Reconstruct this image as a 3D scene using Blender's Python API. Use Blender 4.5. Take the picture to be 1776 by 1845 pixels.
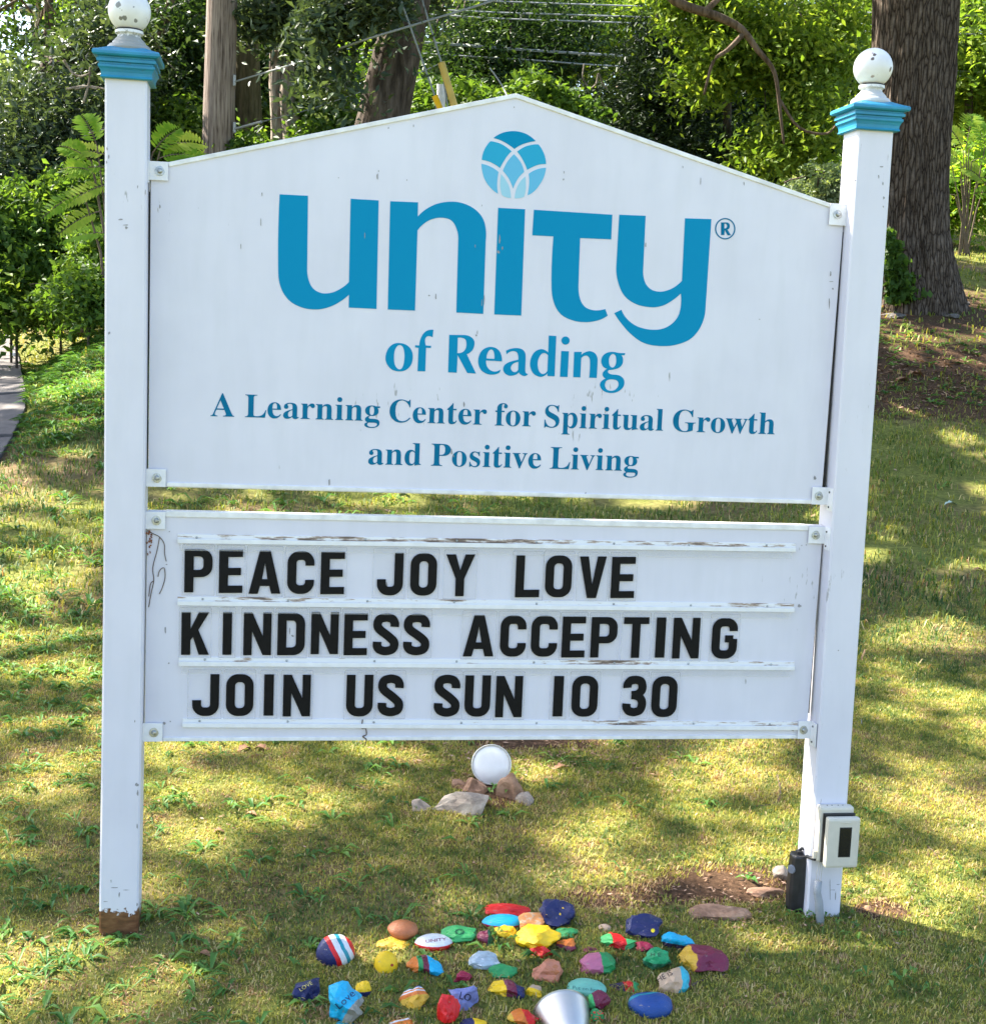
import bpy, bmesh, math, random
import numpy as np
from mathutils import Vector, Matrix, noise
from mathutils.geometry import tessellate_polygon
from mathutils.bvhtree import BVHTree

for o in list(bpy.data.objects):
    bpy.data.objects.remove(o)
S = bpy.context.scene
C = S.collection
R = math.radians

# ------------------------------------------------------------------ camera
F_PX, PW, PH = 2524.28, 1776.0, 1845.0
CAM = Vector((0.2550, -3.0215, 1.3330))
YAW, PITCH, ROLL = 0.1606, -0.1232, 0.0416
fwd = Vector((math.sin(YAW) * math.cos(PITCH), math.cos(YAW) * math.cos(PITCH), math.sin(PITCH)))
rt0 = Vector((math.cos(YAW), -math.sin(YAW), 0))
up0 = rt0.cross(fwd)
rgt = rt0 * math.cos(ROLL) + up0 * math.sin(ROLL)
upv = up0 * math.cos(ROLL) - rt0 * math.sin(ROLL)
cam = bpy.data.cameras.new('camera')
camo = bpy.data.objects.new('camera', cam)
C.objects.link(camo)
m3 = Matrix((rgt, upv, -fwd)).transposed()
camo.matrix_world = Matrix.Translation(CAM) @ m3.to_4x4()
cam.sensor_fit = 'HORIZONTAL'
cam.sensor_width = 36.0
cam.lens = 36.0 * F_PX / PW
cam.clip_start = 0.05
cam.clip_end = 500
S.camera = camo

# ------------------------------------------------------------------ light
SUN = Vector((-0.70, 0.50, 1.0)).normalized()
world = bpy.data.worlds.new('World')
S.world = world
world.use_nodes = True
wn = world.node_tree
bg = wn.nodes['Background']
sky = wn.nodes.new('ShaderNodeTexSky')
sky.sky_type = 'NISHITA'
sky.sun_disc = False
sky.sun_elevation = math.asin(SUN.z)
sky.sun_rotation = math.atan2(SUN.x, SUN.y)
sky.air_density = 1.0
sky.dust_density = 2.0
sky.ozone_density = 1.0
wn.links.new(sky.outputs[0], bg.inputs[0])
bg.inputs[1].default_value = 0.10
sl = bpy.data.lights.new('sun', 'SUN')
sl.energy = 5.0
sl.angle = R(0.53)
sl.color = (1.0, 0.93, 0.80)
so = bpy.data.objects.new('sun', sl)
C.objects.link(so)
so.rotation_euler = SUN.to_track_quat('Z', 'Y').to_euler()
S.view_settings.view_transform = 'Standard'
S.view_settings.look = 'None'
S.view_settings.gamma = 1.0
S.view_settings.exposure = 2.4
S.view_settings.use_curve_mapping = False
S.cycles.max_bounces = 6
S.cycles.transparent_max_bounces = 12
S.cycles.transmission_bounces = 4

# ------------------------------------------------------------------ helpers
def hsh(s):
    return sum(ord(c) * (i + 7) for i, c in enumerate(s)) % 99991

def tag(o, label=None, cat=None, group=None, kind=None):
    if label: o['label'] = label
    if cat: o['category'] = cat
    if group: o['group'] = group
    if kind: o['kind'] = kind
    return o

def empty(name, loc, label, cat, group=None):
    o = bpy.data.objects.new(name, None)
    o.empty_display_size = 0.05
    C.objects.link(o)
    o.location = loc
    o['_base'] = 1
    del o['_base']
    return tag(o, label, cat, group)

def link(name, me, mat=None, parent=None):
    """link a mesh whose vertices are in world space, re-based to its parent"""
    o = bpy.data.objects.new(name, me)
    C.objects.link(o)
    if mat is not None and not me.materials:
        me.materials.append(mat)
    if parent is not None:
        o.parent = parent
        off = Vector((0, 0, 0))
        q = parent
        while q is not None:
            off += q.location
            q = q.parent
        o.location = -off
    return o

def rebase(o):
    """put a top-level mesh's origin at its base centre"""
    me = o.data
    n = len(me.vertices)
    v = np.empty(n * 3); me.vertices.foreach_get('co', v); v = v.reshape(-1, 3)
    c = (v.min(0) + v.max(0)) / 2; c[2] = v[:, 2].min()
    v -= c
    me.vertices.foreach_set('co', v.ravel())
    o.location = Vector(c) + o.location
    me.update()
    return o

def pymesh(name, V, Fc, smooth=False):
    me = bpy.data.meshes.new(name)
    me.from_pydata([tuple(v) for v in V], [], [tuple(f) for f in Fc])
    me.update()
    if smooth:
        me.polygons.foreach_set('use_smooth', [True] * len(me.polygons))
    return me

def npmesh(name, V, T, attr=None, smooth=False):
    """triangle mesh from numpy arrays; attr = per-face random value"""
    me = bpy.data.meshes.new(name)
    V = np.asarray(V, dtype=np.float32); T = np.asarray(T, dtype=np.int32)
    me.vertices.add(len(V)); me.vertices.foreach_set('co', V.ravel())
    k = T.shape[1]
    me.loops.add(T.size); me.loops.foreach_set('vertex_index', T.ravel())
    me.polygons.add(len(T))
    me.polygons.foreach_set('loop_start', np.arange(0, T.size, k, dtype=np.int32))
    me.polygons.foreach_set('loop_total', np.full(len(T), k, dtype=np.int32))
    if smooth:
        me.polygons.foreach_set('use_smooth', np.ones(len(T), dtype=bool))
    if attr is not None:
        a = me.attributes.new('v', 'FLOAT', 'FACE')
        a.data.foreach_set('value', np.asarray(attr, dtype=np.float32))
    me.update(calc_edges=True)
    me.validate()
    return me

class MB:
    def __init__(s): s.V = []; s.F = []
    def add(s, V, F):
        b = len(s.V); s.V += [Vector(v) for v in V]; s.F += [tuple(i + b for i in f) for f in F]
        return s
    def box(s, x0, x1, y0, y1, z0, z1):
        V = [(x0,y0,z0),(x1,y0,z0),(x1,y1,z0),(x0,y1,z0),(x0,y0,z1),(x1,y0,z1),(x1,y1,z1),(x0,y1,z1)]
        F = [(0,3,2,1),(4,5,6,7),(0,1,5,4),(1,2,6,5),(2,3,7,6),(3,0,4,7)]
        return s.add(V, F)
    def tube(s, pts, rad, n=8, cap=True):
        pts = [Vector(p) for p in pts]
        if not hasattr(rad, '__len__'): rad = [rad] * len(pts)
        V = []; F = []
        ref = Vector((0.31, 0.22, 0.93))
        for i, p in enumerate(pts):
            t = (pts[min(i+1, len(pts)-1)] - pts[max(i-1, 0)]).normalized()
            if abs(t.dot(ref)) > 0.97: ref = Vector((1, 0.1, 0))
            a = t.cross(ref).normalized(); b = t.cross(a)
            ref = a.cross(t) if False else ref
            for k in range(n):
                an = 2 * math.pi * k / n
                V.append(p + (a * math.cos(an) + b * math.sin(an)) * rad[i])
        for i in range(len(pts) - 1):
            for k in range(n):
                F.append((i*n+k, i*n+(k+1) % n, (i+1)*n+(k+1) % n, (i+1)*n+k))
        if cap:
            F.append(tuple(range(n))[::-1]); F.append(tuple((len(pts)-1)*n+k for k in range(n)))
        return s.add(V, F)
    def lathe(s, prof, org, axis=(0, 0, 1), n=24):
        org = Vector(org); q = Vector((0, 0, 1)).rotation_difference(Vector(axis).normalized())
        V = []; F = []
        for r, z in prof:
            for k in range(n):
                an = 2 * math.pi * k / n
                V.append(org + q @ Vector((r * math.cos(an), r * math.sin(an), z)))
        for i in range(len(prof) - 1):
            for k in range(n):
                F.append((i*n+k, i*n+(k+1) % n, (i+1)*n+(k+1) % n, (i+1)*n+k))
        return s.add(V, F)
    def squares(s, prof, cx, cy):
        """square 'lathe': profile of (half width, z)"""
        V = []; F = []
        for h, z in prof:
            V += [(cx-h,cy-h,z),(cx+h,cy-h,z),(cx+h,cy+h,z),(cx-h,cy+h,z)]
        for i in range(len(prof) - 1):
            for k in range(4):
                F.append((i*4+k, i*4+(k+1) % 4, (i+1)*4+(k+1) % 4, (i+1)*4+k))
        F.append((3,2,1,0)); L = (len(prof)-1)*4; F.append((L,L+1,L+2,L+3))
        return s.add(V, F)
    def build(s, name, mat, parent=None, smooth=False, bevel=0):
        me = pymesh(name, s.V, s.F, smooth)
        if bevel:
            bm = bmesh.new(); bm.from_mesh(me)
            es = [e for e in bm.edges if e.is_manifold and len(e.link_faces) == 2 and e.calc_face_angle(0) > 0.5]
            bmesh.ops.bevel(bm, geom=es, offset=bevel, segments=2, profile=0.6, affect='EDGES', clamp_overlap=True)
            bm.to_mesh(me); bm.free(); me.update()
        return link(name, me, mat, parent)

# --------------------------------------------------- surveying the place: sight lines to known surfaces
def ray(px, py):
    return (rgt * ((px - PW/2) / F_PX) + upv * ((PH/2 - py) / F_PX) + fwd).normalized()
def at_y(px, py, y):
    d = ray(px, py); return CAM + d * ((y - CAM.y) / d.y)
PP = 0.0415
def pan(px, py, y=PP):
    p = at_y(px, py, y); return (p.x, p.z)

_ys  = [-60, -12, -3, 0, 5, 7, 9.5, 13, 22, 40, 90]
_zl  = [-3, -1.25, -.31, 0, .42, .60, .80, 1.10, 2.1, 5.0, 13]
_zr  = [-3, -1.25, -.31, 0, .46, .88, 1.72, 2.45, 4.0, 7.5, 17]
_tt = np.arange(-60, 90.01, .2)
def _smooth(z):
    a = np.interp(_tt, _ys, z)
    k = np.ones(9) / 9
    b = np.convolve(np.pad(a, 4, mode='edge'), k, mode='valid')
    return b - np.interp(0, _tt, b)
_tl, _tr = _smooth(_zl), _smooth(_zr)
def bump(x, y):
    return (.012*np.sin(2.3*x+1.1*y+.5)*np.cos(1.7*y-.8*x) + .006*np.sin(6.1*x-2*y)*np.sin(5.3*y+1)
            + .0035*np.sin(13*x+5*y)*np.sin(11*y-4*x)) * np.clip(np.hypot(y, 0)*1.2, .15, 1)
def tz(x, y):
    x = np.asarray(x, float); y = np.asarray(y, float)
    s = np.clip((x + 1.0) / 5.0, 0, 1); s = s*s*(3-2*s)
    a = np.clip((x+1.95)/1.2, 0, 1); b = np.clip((y-4)/5, 0, 1); c = np.clip((x-.6)/3, 0, 1); d = np.clip((y-14)/8, 0, 1)
    bank = .55*a*a*(3-2*a)*b*b*(3-2*b)*(1-c*c*(3-2*c))*(1-d)     # weedy bank beside the path
    return np.interp(y, _tt, _tl)*(1-s) + np.interp(y, _tt, _tr)*s + bump(x, y) + bank
def gz(x, y): return float(tz(x, y))
def on_ground(px, py, h=0.0):
    d = ray(px, py); t = 1.0
    while t < 150:
        p = CAM + d * t
        if p.z < gz(p.x, p.y) + h: break
        t += 0.02 + t * .003
    return CAM + d * t

# ------------------------------------------------------------------ materials
def newmat(name):
    m = bpy.data.materials.new(name); m.use_nodes = True
    nt = m.node_tree
    return m, nt, nt.nodes['Principled BSDF']
def nd(nt, t, **kw):
    n = nt.nodes.new(t)
    for k, v in kw.items():
        if k in ('op',): n.operation = v
        elif k == 'inp':
            for a, b in v.items(): n.inputs[a].default_value = b
        else: setattr(n, k, v)
    return n
def ramp(nt, src, stops, interp='LINEAR'):
    r = nt.nodes.new('ShaderNodeValToRGB'); cr = r.color_ramp; cr.interpolation = interp
    while len(cr.elements) > 1: cr.elements.remove(cr.elements[-1])
    cr.elements[0].position = stops[0][0]; c0 = stops[0][1]
    cr.elements[0].color = (*c0, 1) if hasattr(c0, '__len__') else (c0, c0, c0, 1)
    for p, c in stops[1:]:
        e = cr.elements.new(p); e.color = (*c, 1) if hasattr(c, '__len__') else (c, c, c, 1)
    nt.links.new(src, r.inputs[0]); return r.outputs[0]
def coords(nt, kind='Object', scale=(1, 1, 1)):
    tc = nt.nodes.new('ShaderNodeTexCoord'); mp = nt.nodes.new('ShaderNodeMapping')
    mp.inputs['Scale'].default_value = scale
    if kind == 'World':
        g = nt.nodes.new('ShaderNodeNewGeometry'); nt.links.new(g.outputs['Position'], mp.inputs[0])
    else: nt.links.new(tc.outputs[kind], mp.inputs[0])
    return mp.outputs[0]
def noisef(nt, vec, scale, detail=3, rough=.55, dist=0.):
    n = nt.nodes.new('ShaderNodeTexNoise'); n.inputs['Scale'].default_value = scale
    n.inputs['Detail'].default_value = detail; n.inputs['Roughness'].default_value = rough
    n.inputs['Distortion'].default_value = dist
    nt.links.new(vec, n.inputs['Vector']); return n.outputs['Fac']
def mixc(nt, fac, a, b):
    m = nt.nodes.new('ShaderNodeMix'); m.data_type = 'RGBA'
    for s, v in ((0, fac), (6, a), (7, b)):
        if hasattr(v, 'is_linked') or hasattr(v, 'links'): nt.links.new(v, m.inputs[s])
        elif s == 0: m.inputs[0].default_value = v
        else: m.inputs[s].default_value = (*v, 1)
    return m.outputs[2]
def bumpn(nt, h, strength, dist, bsdf):
    b = nt.nodes.new('ShaderNodeBump'); b.inputs['Strength'].default_value = strength
    b.inputs['Distance'].default_value = dist
    nt.links.new(h, b.inputs['Height']); nt.links.new(b.outputs[0], bsdf.inputs['Normal'])
def simple(name, col, rough=.6, metal=0., var=.12, scale=30, bstr=0.15, bdist=.001, spec=.5):
    m, nt, b = newmat(name); b.inputs['Specular IOR Level'].default_value = spec
    v = coords(nt, 'Object'); f = noisef(nt, v, scale, 4)
    a = tuple(c*(1-var) for c in col); z = tuple(min(1, c*(1+var)) for c in col)
    nt.links.new(ramp(nt, f, [(.3, a), (.7, z)]), b.inputs['Base Color'])
    b.inputs['Roughness'].default_value = rough; b.inputs['Metallic'].default_value = metal
    if bstr: bumpn(nt, noisef(nt, v, scale*3, 3), bstr, bdist, b)
    return m

def white_paint(name, rot_h=None, streaks=True, crack=.0):
    m, nt, b = newmat(name)
    v = coords(nt, 'World')
    base = ramp(nt, noisef(nt, v, 5, 4), [(.25, (.66, .65, .72)), (.75, (.735, .725, .79))])
    # little vertical scratches and specks of missing paint
    vs = coords(nt, 'World', (60, 60, 12)); f = noisef(nt, vs, 1.6, 3, .6)
    vm = noisef(nt, v, 2.2, 2)
    mul = nd(nt, 'ShaderNodeMath', op='MULTIPLY'); nt.links.new(f, mul.inputs[0]); nt.links.new(vm, mul.inputs[1])
    sc = ramp(nt, mul.outputs[0], [(.425, 0.), (.46, .8)])
    col = mixc(nt, sc, base, (.30, .29, .28))
    # faint weather film
    v2 = coords(nt, 'World', (9, 9, 1.5)); g = ramp(nt, noisef(nt, v2, 2.5, 5), [(.45, 0.), (.85, .35)])
    col = mixc(nt, g, col, (.56, .57, .60))
    rough = .42
    if crack:
        vc = coords(nt, 'World', (50, 50, 5)); cf = ramp(nt, noisef(nt, vc, 2.0, 4, .7), [(.66, 0.), (.70, crack)])
        col = mixc(nt, cf, col, (.16, .14, .13))
    if rot_h:
        sep = nt.nodes.new('ShaderNodeSeparateXYZ'); nt.links.new(coords(nt, 'World'), sep.inputs[0])
        nz = noisef(nt, v, 35, 4, .6)
        ad = nd(nt, 'ShaderNodeMath', op='MULTIPLY_ADD', inp={1: .11}); nt.links.new(nz, ad.inputs[0]); nt.links.new(sep.outputs[2], ad.inputs[2])
        fr = ramp(nt, ad.outputs[0], [(rot_h-.002, 1.), (rot_h+.001, 0.)])
        br = ramp(nt, noisef(nt, coords(nt, 'World', (14, 14, 45)), 2, 5), [(.3, (.06, .025, .012)), (.5, (.15, .06, .025)), (.75, (.26, .13, .06))])
        col = mixc(nt, fr, col, br)
    nt.links.new(col, b.inputs['Base Color']); b.inputs['Roughness'].default_value = rough
    bumpn(nt, noisef(nt, coords(nt, 'World', (70, 70, 9)), 2, 3), .12, .001, b)
    return m

M = {}
M['post_l'] = white_paint('white_post_paint_rotted_foot', .108)
M['post_r'] = white_paint('white_post_paint', None, crack=.5)
M['board'] = white_paint('white_sign_board')
M['trim'] = simple('white_aluminium_trim', (.78, .775, .76), .35, 0, .16, 25)
M['rail'] = simple('white_rail', (.80, .80, .80), .35, 0, .06, 40)
M['bracket'] = simple('white_bracket', (.80, .80, .81), .4, 0, .05, 60)
M['bolt'] = simple('zinc_bolt', (.42, .43, .41), .4, .9, .3, 200)
M['black_metal'] = simple('dark_gap', (.02, .02, .02), .6)
M['letter'] = simple('black_plastic_letter', (.006, .006, .007), .5, 0, .3, 80, .1, .001, .15)
M['dark_text'] = simple('blue_vinyl_text', (.0, .150, .285), .5, 0, .06, 40, 0, .001, .1)
def vinyl(name, col):
    m, nt, b = newmat(name)
    f = noisef(nt, coords(nt, 'World', (70, 70, 14)), 1.7, 4, .6); g = noisef(nt, coords(nt, 'World'), 3, 3)
    mul = nd(nt, 'ShaderNodeMath', op='MULTIPLY'); nt.links.new(f, mul.inputs[0]); nt.links.new(g, mul.inputs[1])
    c = mixc(nt, ramp(nt, mul.outputs[0], [(.40, 0.), (.45, .65)]), col, tuple(x*.35 for x in col))
    nt.links.new(c, b.inputs['Base Color']); b.inputs['Roughness'].default_value = .5; b.inputs['Specular IOR Level'].default_value = .1
    return m
M['logo'] = vinyl('teal_vinyl_logo', (.0, .250, .455))
M['logo_mid'] = vinyl('mid_blue_vinyl', (.028, .37, .58))
M['logo_light'] = vinyl('light_blue_vinyl', (.135, .47, .69))
M['logo_pale'] = vinyl('pale_blue_vinyl', (.34, .61, .73))
# ------------------------------------------------------------------ the sign
SIGN = empty('sign', (0.76, 0.04, 0.0), 'large white two-post sign with gabled upper board and changeable-letter board', 'sign')
CAPZ = 1.825
W_ = .0839; D_ = .083; GAP = .0052

def make_post(xa, xb, offs, mat, label):
    V = []; F = []; zs = [-.12, -.02] + list(np.linspace(.02, CAPZ, 22)); ch = .004
    for z in zs:
        o = offs(z)
        a, b_, c, d = xa+o, xb+o, 0., D_
        V += [(a+ch,c,z),(b_-ch,c,z),(b_,c+ch,z),(b_,d-ch,z),(b_-ch,d,z),(a+ch,d,z),(a,d-ch,z),(a,c+ch,z)]
    n = 8
    for i in range(len(zs)-1):
        for k in range(n):
            F.append((i*n+k, i*n+(k+1) % n, (i+1)*n+(k+1) % n, (i+1)*n+k))
    F.append(tuple(range(n))[::-1]); F.append(tuple((len(zs)-1)*n+k for k in range(n)))
    o = link('post', pymesh('post', V, F), mat, SIGN); o['label'] = label
    return o
offL = lambda z: .0042*math.sin(math.pi*max(0, min(1, z/1.825))) - .0015
offR = lambda z: .0092*(1-z/1.825) - .0025*(z/1.825)
postL = make_post(-GAP-W_, -GAP, offL, M['post_l'], 'left post with bare brown rotted wood at its foot')
postR = make_post(1.524+GAP, 1.524+GAP+W_, offR, M['post_r'], 'right post with cracked paint, carrying the outlet box')

# cap materials
def cap_mat(name, dirt):
    m, nt, b = newmat(name)
    v = coords(nt, 'World')
    col = ramp(nt, noisef(nt, v, 22, 4), [(.3, (.010, .19, .34)), (.7, (.015, .26, .43))])
    d = ramp(nt, noisef(nt, v, 60, 4, .7), [(.60, 0.), (.70, dirt)])
    col = mixc(nt, d, col, (.05, .07, .07))
    nt.links.new(col, b.inputs['Base Color']); b.inputs['Roughness'].default_value = .38
    return m
M['cap'] = cap_mat('blue_cap_paint', .5)
def ball_mat(name, spots, moss, ctr):
    m, nt, b = newmat(name)
    v = coords(nt, 'World')
    col = ramp(nt, noisef(nt, v, 25, 3), [(.3, (.70, .69, .67)), (.7, (.80, .80, .79))])
    f = ramp(nt, noisef(nt, v, 75, 4, .6), [(.68, 0.), (.71, .7)])
    col = mixc(nt, f, col, (.22, .20, .17))
    sep = nt.nodes.new('ShaderNodeSeparateXYZ'); nt.links.new(v, sep.inputs[0])
    ns = noisef(nt, v, 90, 4, .7)
    ad = nd(nt, 'ShaderNodeMath', op='MULTIPLY_ADD', inp={1: .075}); nt.links.new(ns, ad.inputs[0]); nt.links.new(sep.outputs[2], ad.inputs[2])
    z0 = CAPZ + .105 + .0375
    g = ramp(nt, ad.outputs[0], [(z0-.02, moss), (z0, 0.)]) if False else None
    mr = nt.nodes.new('ShaderNodeMapRange'); nt.links.new(ad.outputs[0], mr.inputs[0])
    mr.inputs[1].default_value = CAPZ+.128; mr.inputs[2].default_value = CAPZ+.138; mr.inputs[3].default_value = moss; mr.inputs[4].default_value = 0
    col = mixc(nt, mr.outputs[0], col, (.16, .17, .14))
    for (sx, sy, sz, r, c) in spots:
        d = nt.nodes.new('ShaderNodeVectorMath'); d.operation = 'DISTANCE'
        nt.links.new(v, d.inputs[0]); d.inputs[1].default_value = (ctr[0]+sx, ctr[1]+sy, ctr[2]+sz)
        n2 = nd(nt, 'ShaderNodeMath', op='MULTIPLY_ADD', inp={1: .006}); nt.links.new(noisef(nt, v, 150, 2), n2.inputs[0]); nt.links.new(d.outputs['Value'], n2.inputs[2])
        mm = nt.nodes.new('ShaderNodeMapRange'); nt.links.new(n2.outputs[0], mm.inputs[0])
        mm.inputs[1].default_value = r+.0025; mm.inputs[2].default_value = r+.0038; mm.inputs[3].default_value = .9; mm.inputs[4].default_value = 0
        col = mixc(nt, mm.outputs[0], col, c)
    nt.links.new(col, b.inputs['Base Color']); b.inputs['Roughness'].default_value = .35
    return m
def make_cap(post, cx, cy, tilt, spots, moss):
    Z = CAPZ
    MB().squares([(.0495,Z),(.0520,Z+.002),(.0500,Z+.006),(.0505,Z+.012),(.0530,Z+.018),(.0560,Z+.0215),(.0560,Z+.026),
                  (.0530,Z+.0275),(.0530,Z+.0305),(.0585,Z+.032),(.0585,Z+.0375),(.0560,Z+.039),(.0560,Z+.0415),(.0640,Z+.043),
                  (.0665,Z+.046),(.0665,Z+.051),(.0640,Z+.054),(.0560,Z+.0565),(.034,Z+.066),(.0,Z+.067)], cx, cy).build('cap', M['cap'], post)
    ctr = (cx, cy, Z + .143)
    bmt = ball_mat('weathered_white_ball', spots, moss, ctr)
    base = [(.043,0),(.0445,.005),(.0430,.010),(.0395,.0135),(.0345,.0150),(.0335,.0190),(.0290,.0240),(.0240,.0290),(.0230,.0335),(.0250,.0350),(.0285,.0365),(.0285,.0420),(.0250,.0435)]
    MB().lathe(base + [(.0, .044)], (cx, cy, Z + .0615), n=32).build('finial_base', bmt, post, smooth=False)
    pr = [(.043*math.sin(a), -.043*math.cos(a)) for a in np.linspace(.02, math.pi-.001, 20)]
    o = MB().lathe(pr, ctr, (tilt, 0, 1), n=32).build('finial_ball', bmt, post, smooth=True)
    band = MB().lathe([(.0268, -.001), (.0285, .001), (.0268, .003)], (cx, cy, Z+.104), n=28).build('finial_band', M['black_metal'], post)
br = (.05, .022, .012)
make_cap(postL, -GAP-W_/2+.0005, D_/2, 0, [(-.018,-.037,.004,.006,(.17,.17,.15)),(-.006,-.036,-.02,.005,(.14,.14,.12)),(-.014,-.034,-.022,.004,(.12,.12,.1)),(.012,-.04,.001,.0015,(.2,.2,.2)),(.016,-.033,-.024,.004,(.2,.19,.16))], .75)
make_cap(postR, 1.524+GAP+W_/2-.0025, D_/2, 0, [(-.014,-.035,.022,.004,br),(-.018,-.036,.012,.0035,br),(-.018,-.031,.026,.0025,(.35,.1,.05)),(.026,-.032,-.008,.0035,br),(.028,-.031,-.004,.003,br),(-.014,-.034,-.026,.004,(.3,.22,.17))], .38)

# --------------------------------------------------- boards
def poly_prism(pts, y0, y1):
    """pts = [(x,z)...] counter-clockwise seen from the front (-y)"""
    n = len(pts); V = [(x, y0, z) for x, z in pts] + [(x, y1, z) for x, z in pts]
    F = [tuple(range(n)), tuple(range(2*n-1, n-1, -1))] + [((i+1) % n, i, n+i, n+(i+1) % n) for i in range(n)]
    return V, F
TL = pan(272, 300.5); AP = pan(929, 169); TR = pan(1521, 377); BL = pan(267, 876.5); BR = pan(1478.5, 908.5)
inset = .0
V, F = poly_prism([BL, BR, TR, AP, TL], PP, PP + .022)
upper = link('upper_board', pymesh('upper_board', V, F), M['board'], SIGN)
def strip(a, b_, w, y0, y1, inward, name, parent, mat=None, ext=0):
    a = Vector((a[0], 0, a[1])); b_ = Vector((b_[0], 0, b_[1])); d = (b_-a).normalized(); n = Vector((d.z, 0, -d.x))*inward
    a = a - d*ext; b_ = b_ + d*ext
    V = []
    for y in (y0, y1):
        V += [(a.x, y, a.z), (b_.x, y, b_.z), (b_.x+n.x*w, y, b_.z+n.z*w), (a.x+n.x*w, y, a.z+n.z*w)]
    F = [(0,3,2,1),(4,5,6,7),(0,1,5,4),(1,2,6,5),(2,3,7,6),(3,0,4,7)]
    mb = MB().add(V, F)
    return mb.build(name, mat or M['trim'], parent, bevel=.0012)
# U-channel trims: two sloping edges, the foot, and thin dark joint lines where channel meets board
apl = pan(928.2, 168); apr = pan(929.8, 168)
strip(pan(303, 292), apl, .0095, PP-.0035, PP+.0255, 1, 'edge_trim', upper)
strip(apr, pan(1495, 366), .0095, PP-.0035, PP+.0255, 1, 'edge_trim', upper)
strip(pan(300, 876), pan(1462, 907), .0085, PP-.003, PP+.025, -1, 'edge_trim', upper)

LTL = pan(266, 920.5); LTR = pan(1483, 947); LBL = pan(260.5, 1336); LBR = pan(1452, 1330.5)
V, F = poly_prism([LBL, LBR, LTR, LTL], PP, PP + .022)
lower = link('letter_board', pymesh('letter_board', V, F), M['board'], SIGN)
strip(pan(298, 920.5), pan(1456, 946), .0125, PP-.003, PP+.025, 1, 'edge_trim', lower)
strip(pan(293, 1335.5), pan(1437, 1330.5), .0085, PP-.003, PP+.025, -1, 'edge_trim', lower)
# dark strips filling the side gaps between board and post
MB().box(-.0045, -.0012, PP+.004, PP+.018, BL[1]+.03, TL[1]-.05).build('gap_strip', M['black_metal'], upper)
MB().box(1.5255, 1.5283, PP+.004, PP+.018, BR[1]+.03, TR[1]-.05).build('gap_strip', M['black_metal'], upper)
MB().box(1.5255, 1.5283, PP+.004, PP+.018, LBR[1]+.06, LTR[1]-.05).build('gap_strip', M['black_metal'], lower)

# rails
def rail_mat():
    m, nt, b = newmat('white_rail_with_grime')
    v = coords(nt, 'World'); base = (.80, .795, .79)
    vs = coords(nt, 'World', (14, 30, 120)); f = noisef(nt, vs, 1.5, 5, .65); g = noisef(nt, v, 3.1, 2)
    mul = nd(nt, 'ShaderNodeMath', op='MULTIPLY'); nt.links.new(f, mul.inputs[0]); nt.links.new(g, mul.inputs[1])
    c = mixc(nt, ramp(nt, mul.outputs[0], [(.283, 0.), (.315, .85)]), base, (.36, .25, .17))
    c = mixc(nt, ramp(nt, mul.outputs[0], [(.335, 0.), (.36, .85)]), c, (.10, .07, .055))
    nt.links.new(c, b.inputs['Base Color']); b.inputs['Roughness'].default_value = .45
    return m
M['rail_dirty'] = rail_mat()
def clear_mat(name, amt, col=(.72, .74, .78)):
    m, nt, b = newmat(name)
    b.inputs['Base Color'].default_value = (*col, 1); b.inputs['Roughness'].default_value = .12
    tr = nt.nodes.new('ShaderNodeBsdfTransparent'); tr.inputs[0].default_value = (.995, .995, .995, 1)
    mx = nt.nodes.new('ShaderNodeMixShader'); mx.inputs[0].default_value = amt
    out = nt.nodes['Material Output']
    nt.links.new(tr.outputs[0], mx.inputs[1]); nt.links.new(b.outputs[0], mx.inputs[2]); nt.links.new(mx.outputs[0], out.inputs[0])
    return m
M['clear'] = clear_mat('clear_acrylic', .075, (.80,.80,.82))
M['tile_edge'] = clear_mat('tile_edge_acrylic', .38, (.50,.52,.56))
M['clear_strip'] = clear_mat('clear_rail_flange', .15)
rails = [((320,974),(1432,990), [(430,0),(932,0),(1370,0)]), ((320,1086),(1429,1098.5), None), ((322,1195),(1430,1203), None), ((329,1305.5),(1436,1311), None)]
rs = random.Random(4)
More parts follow.
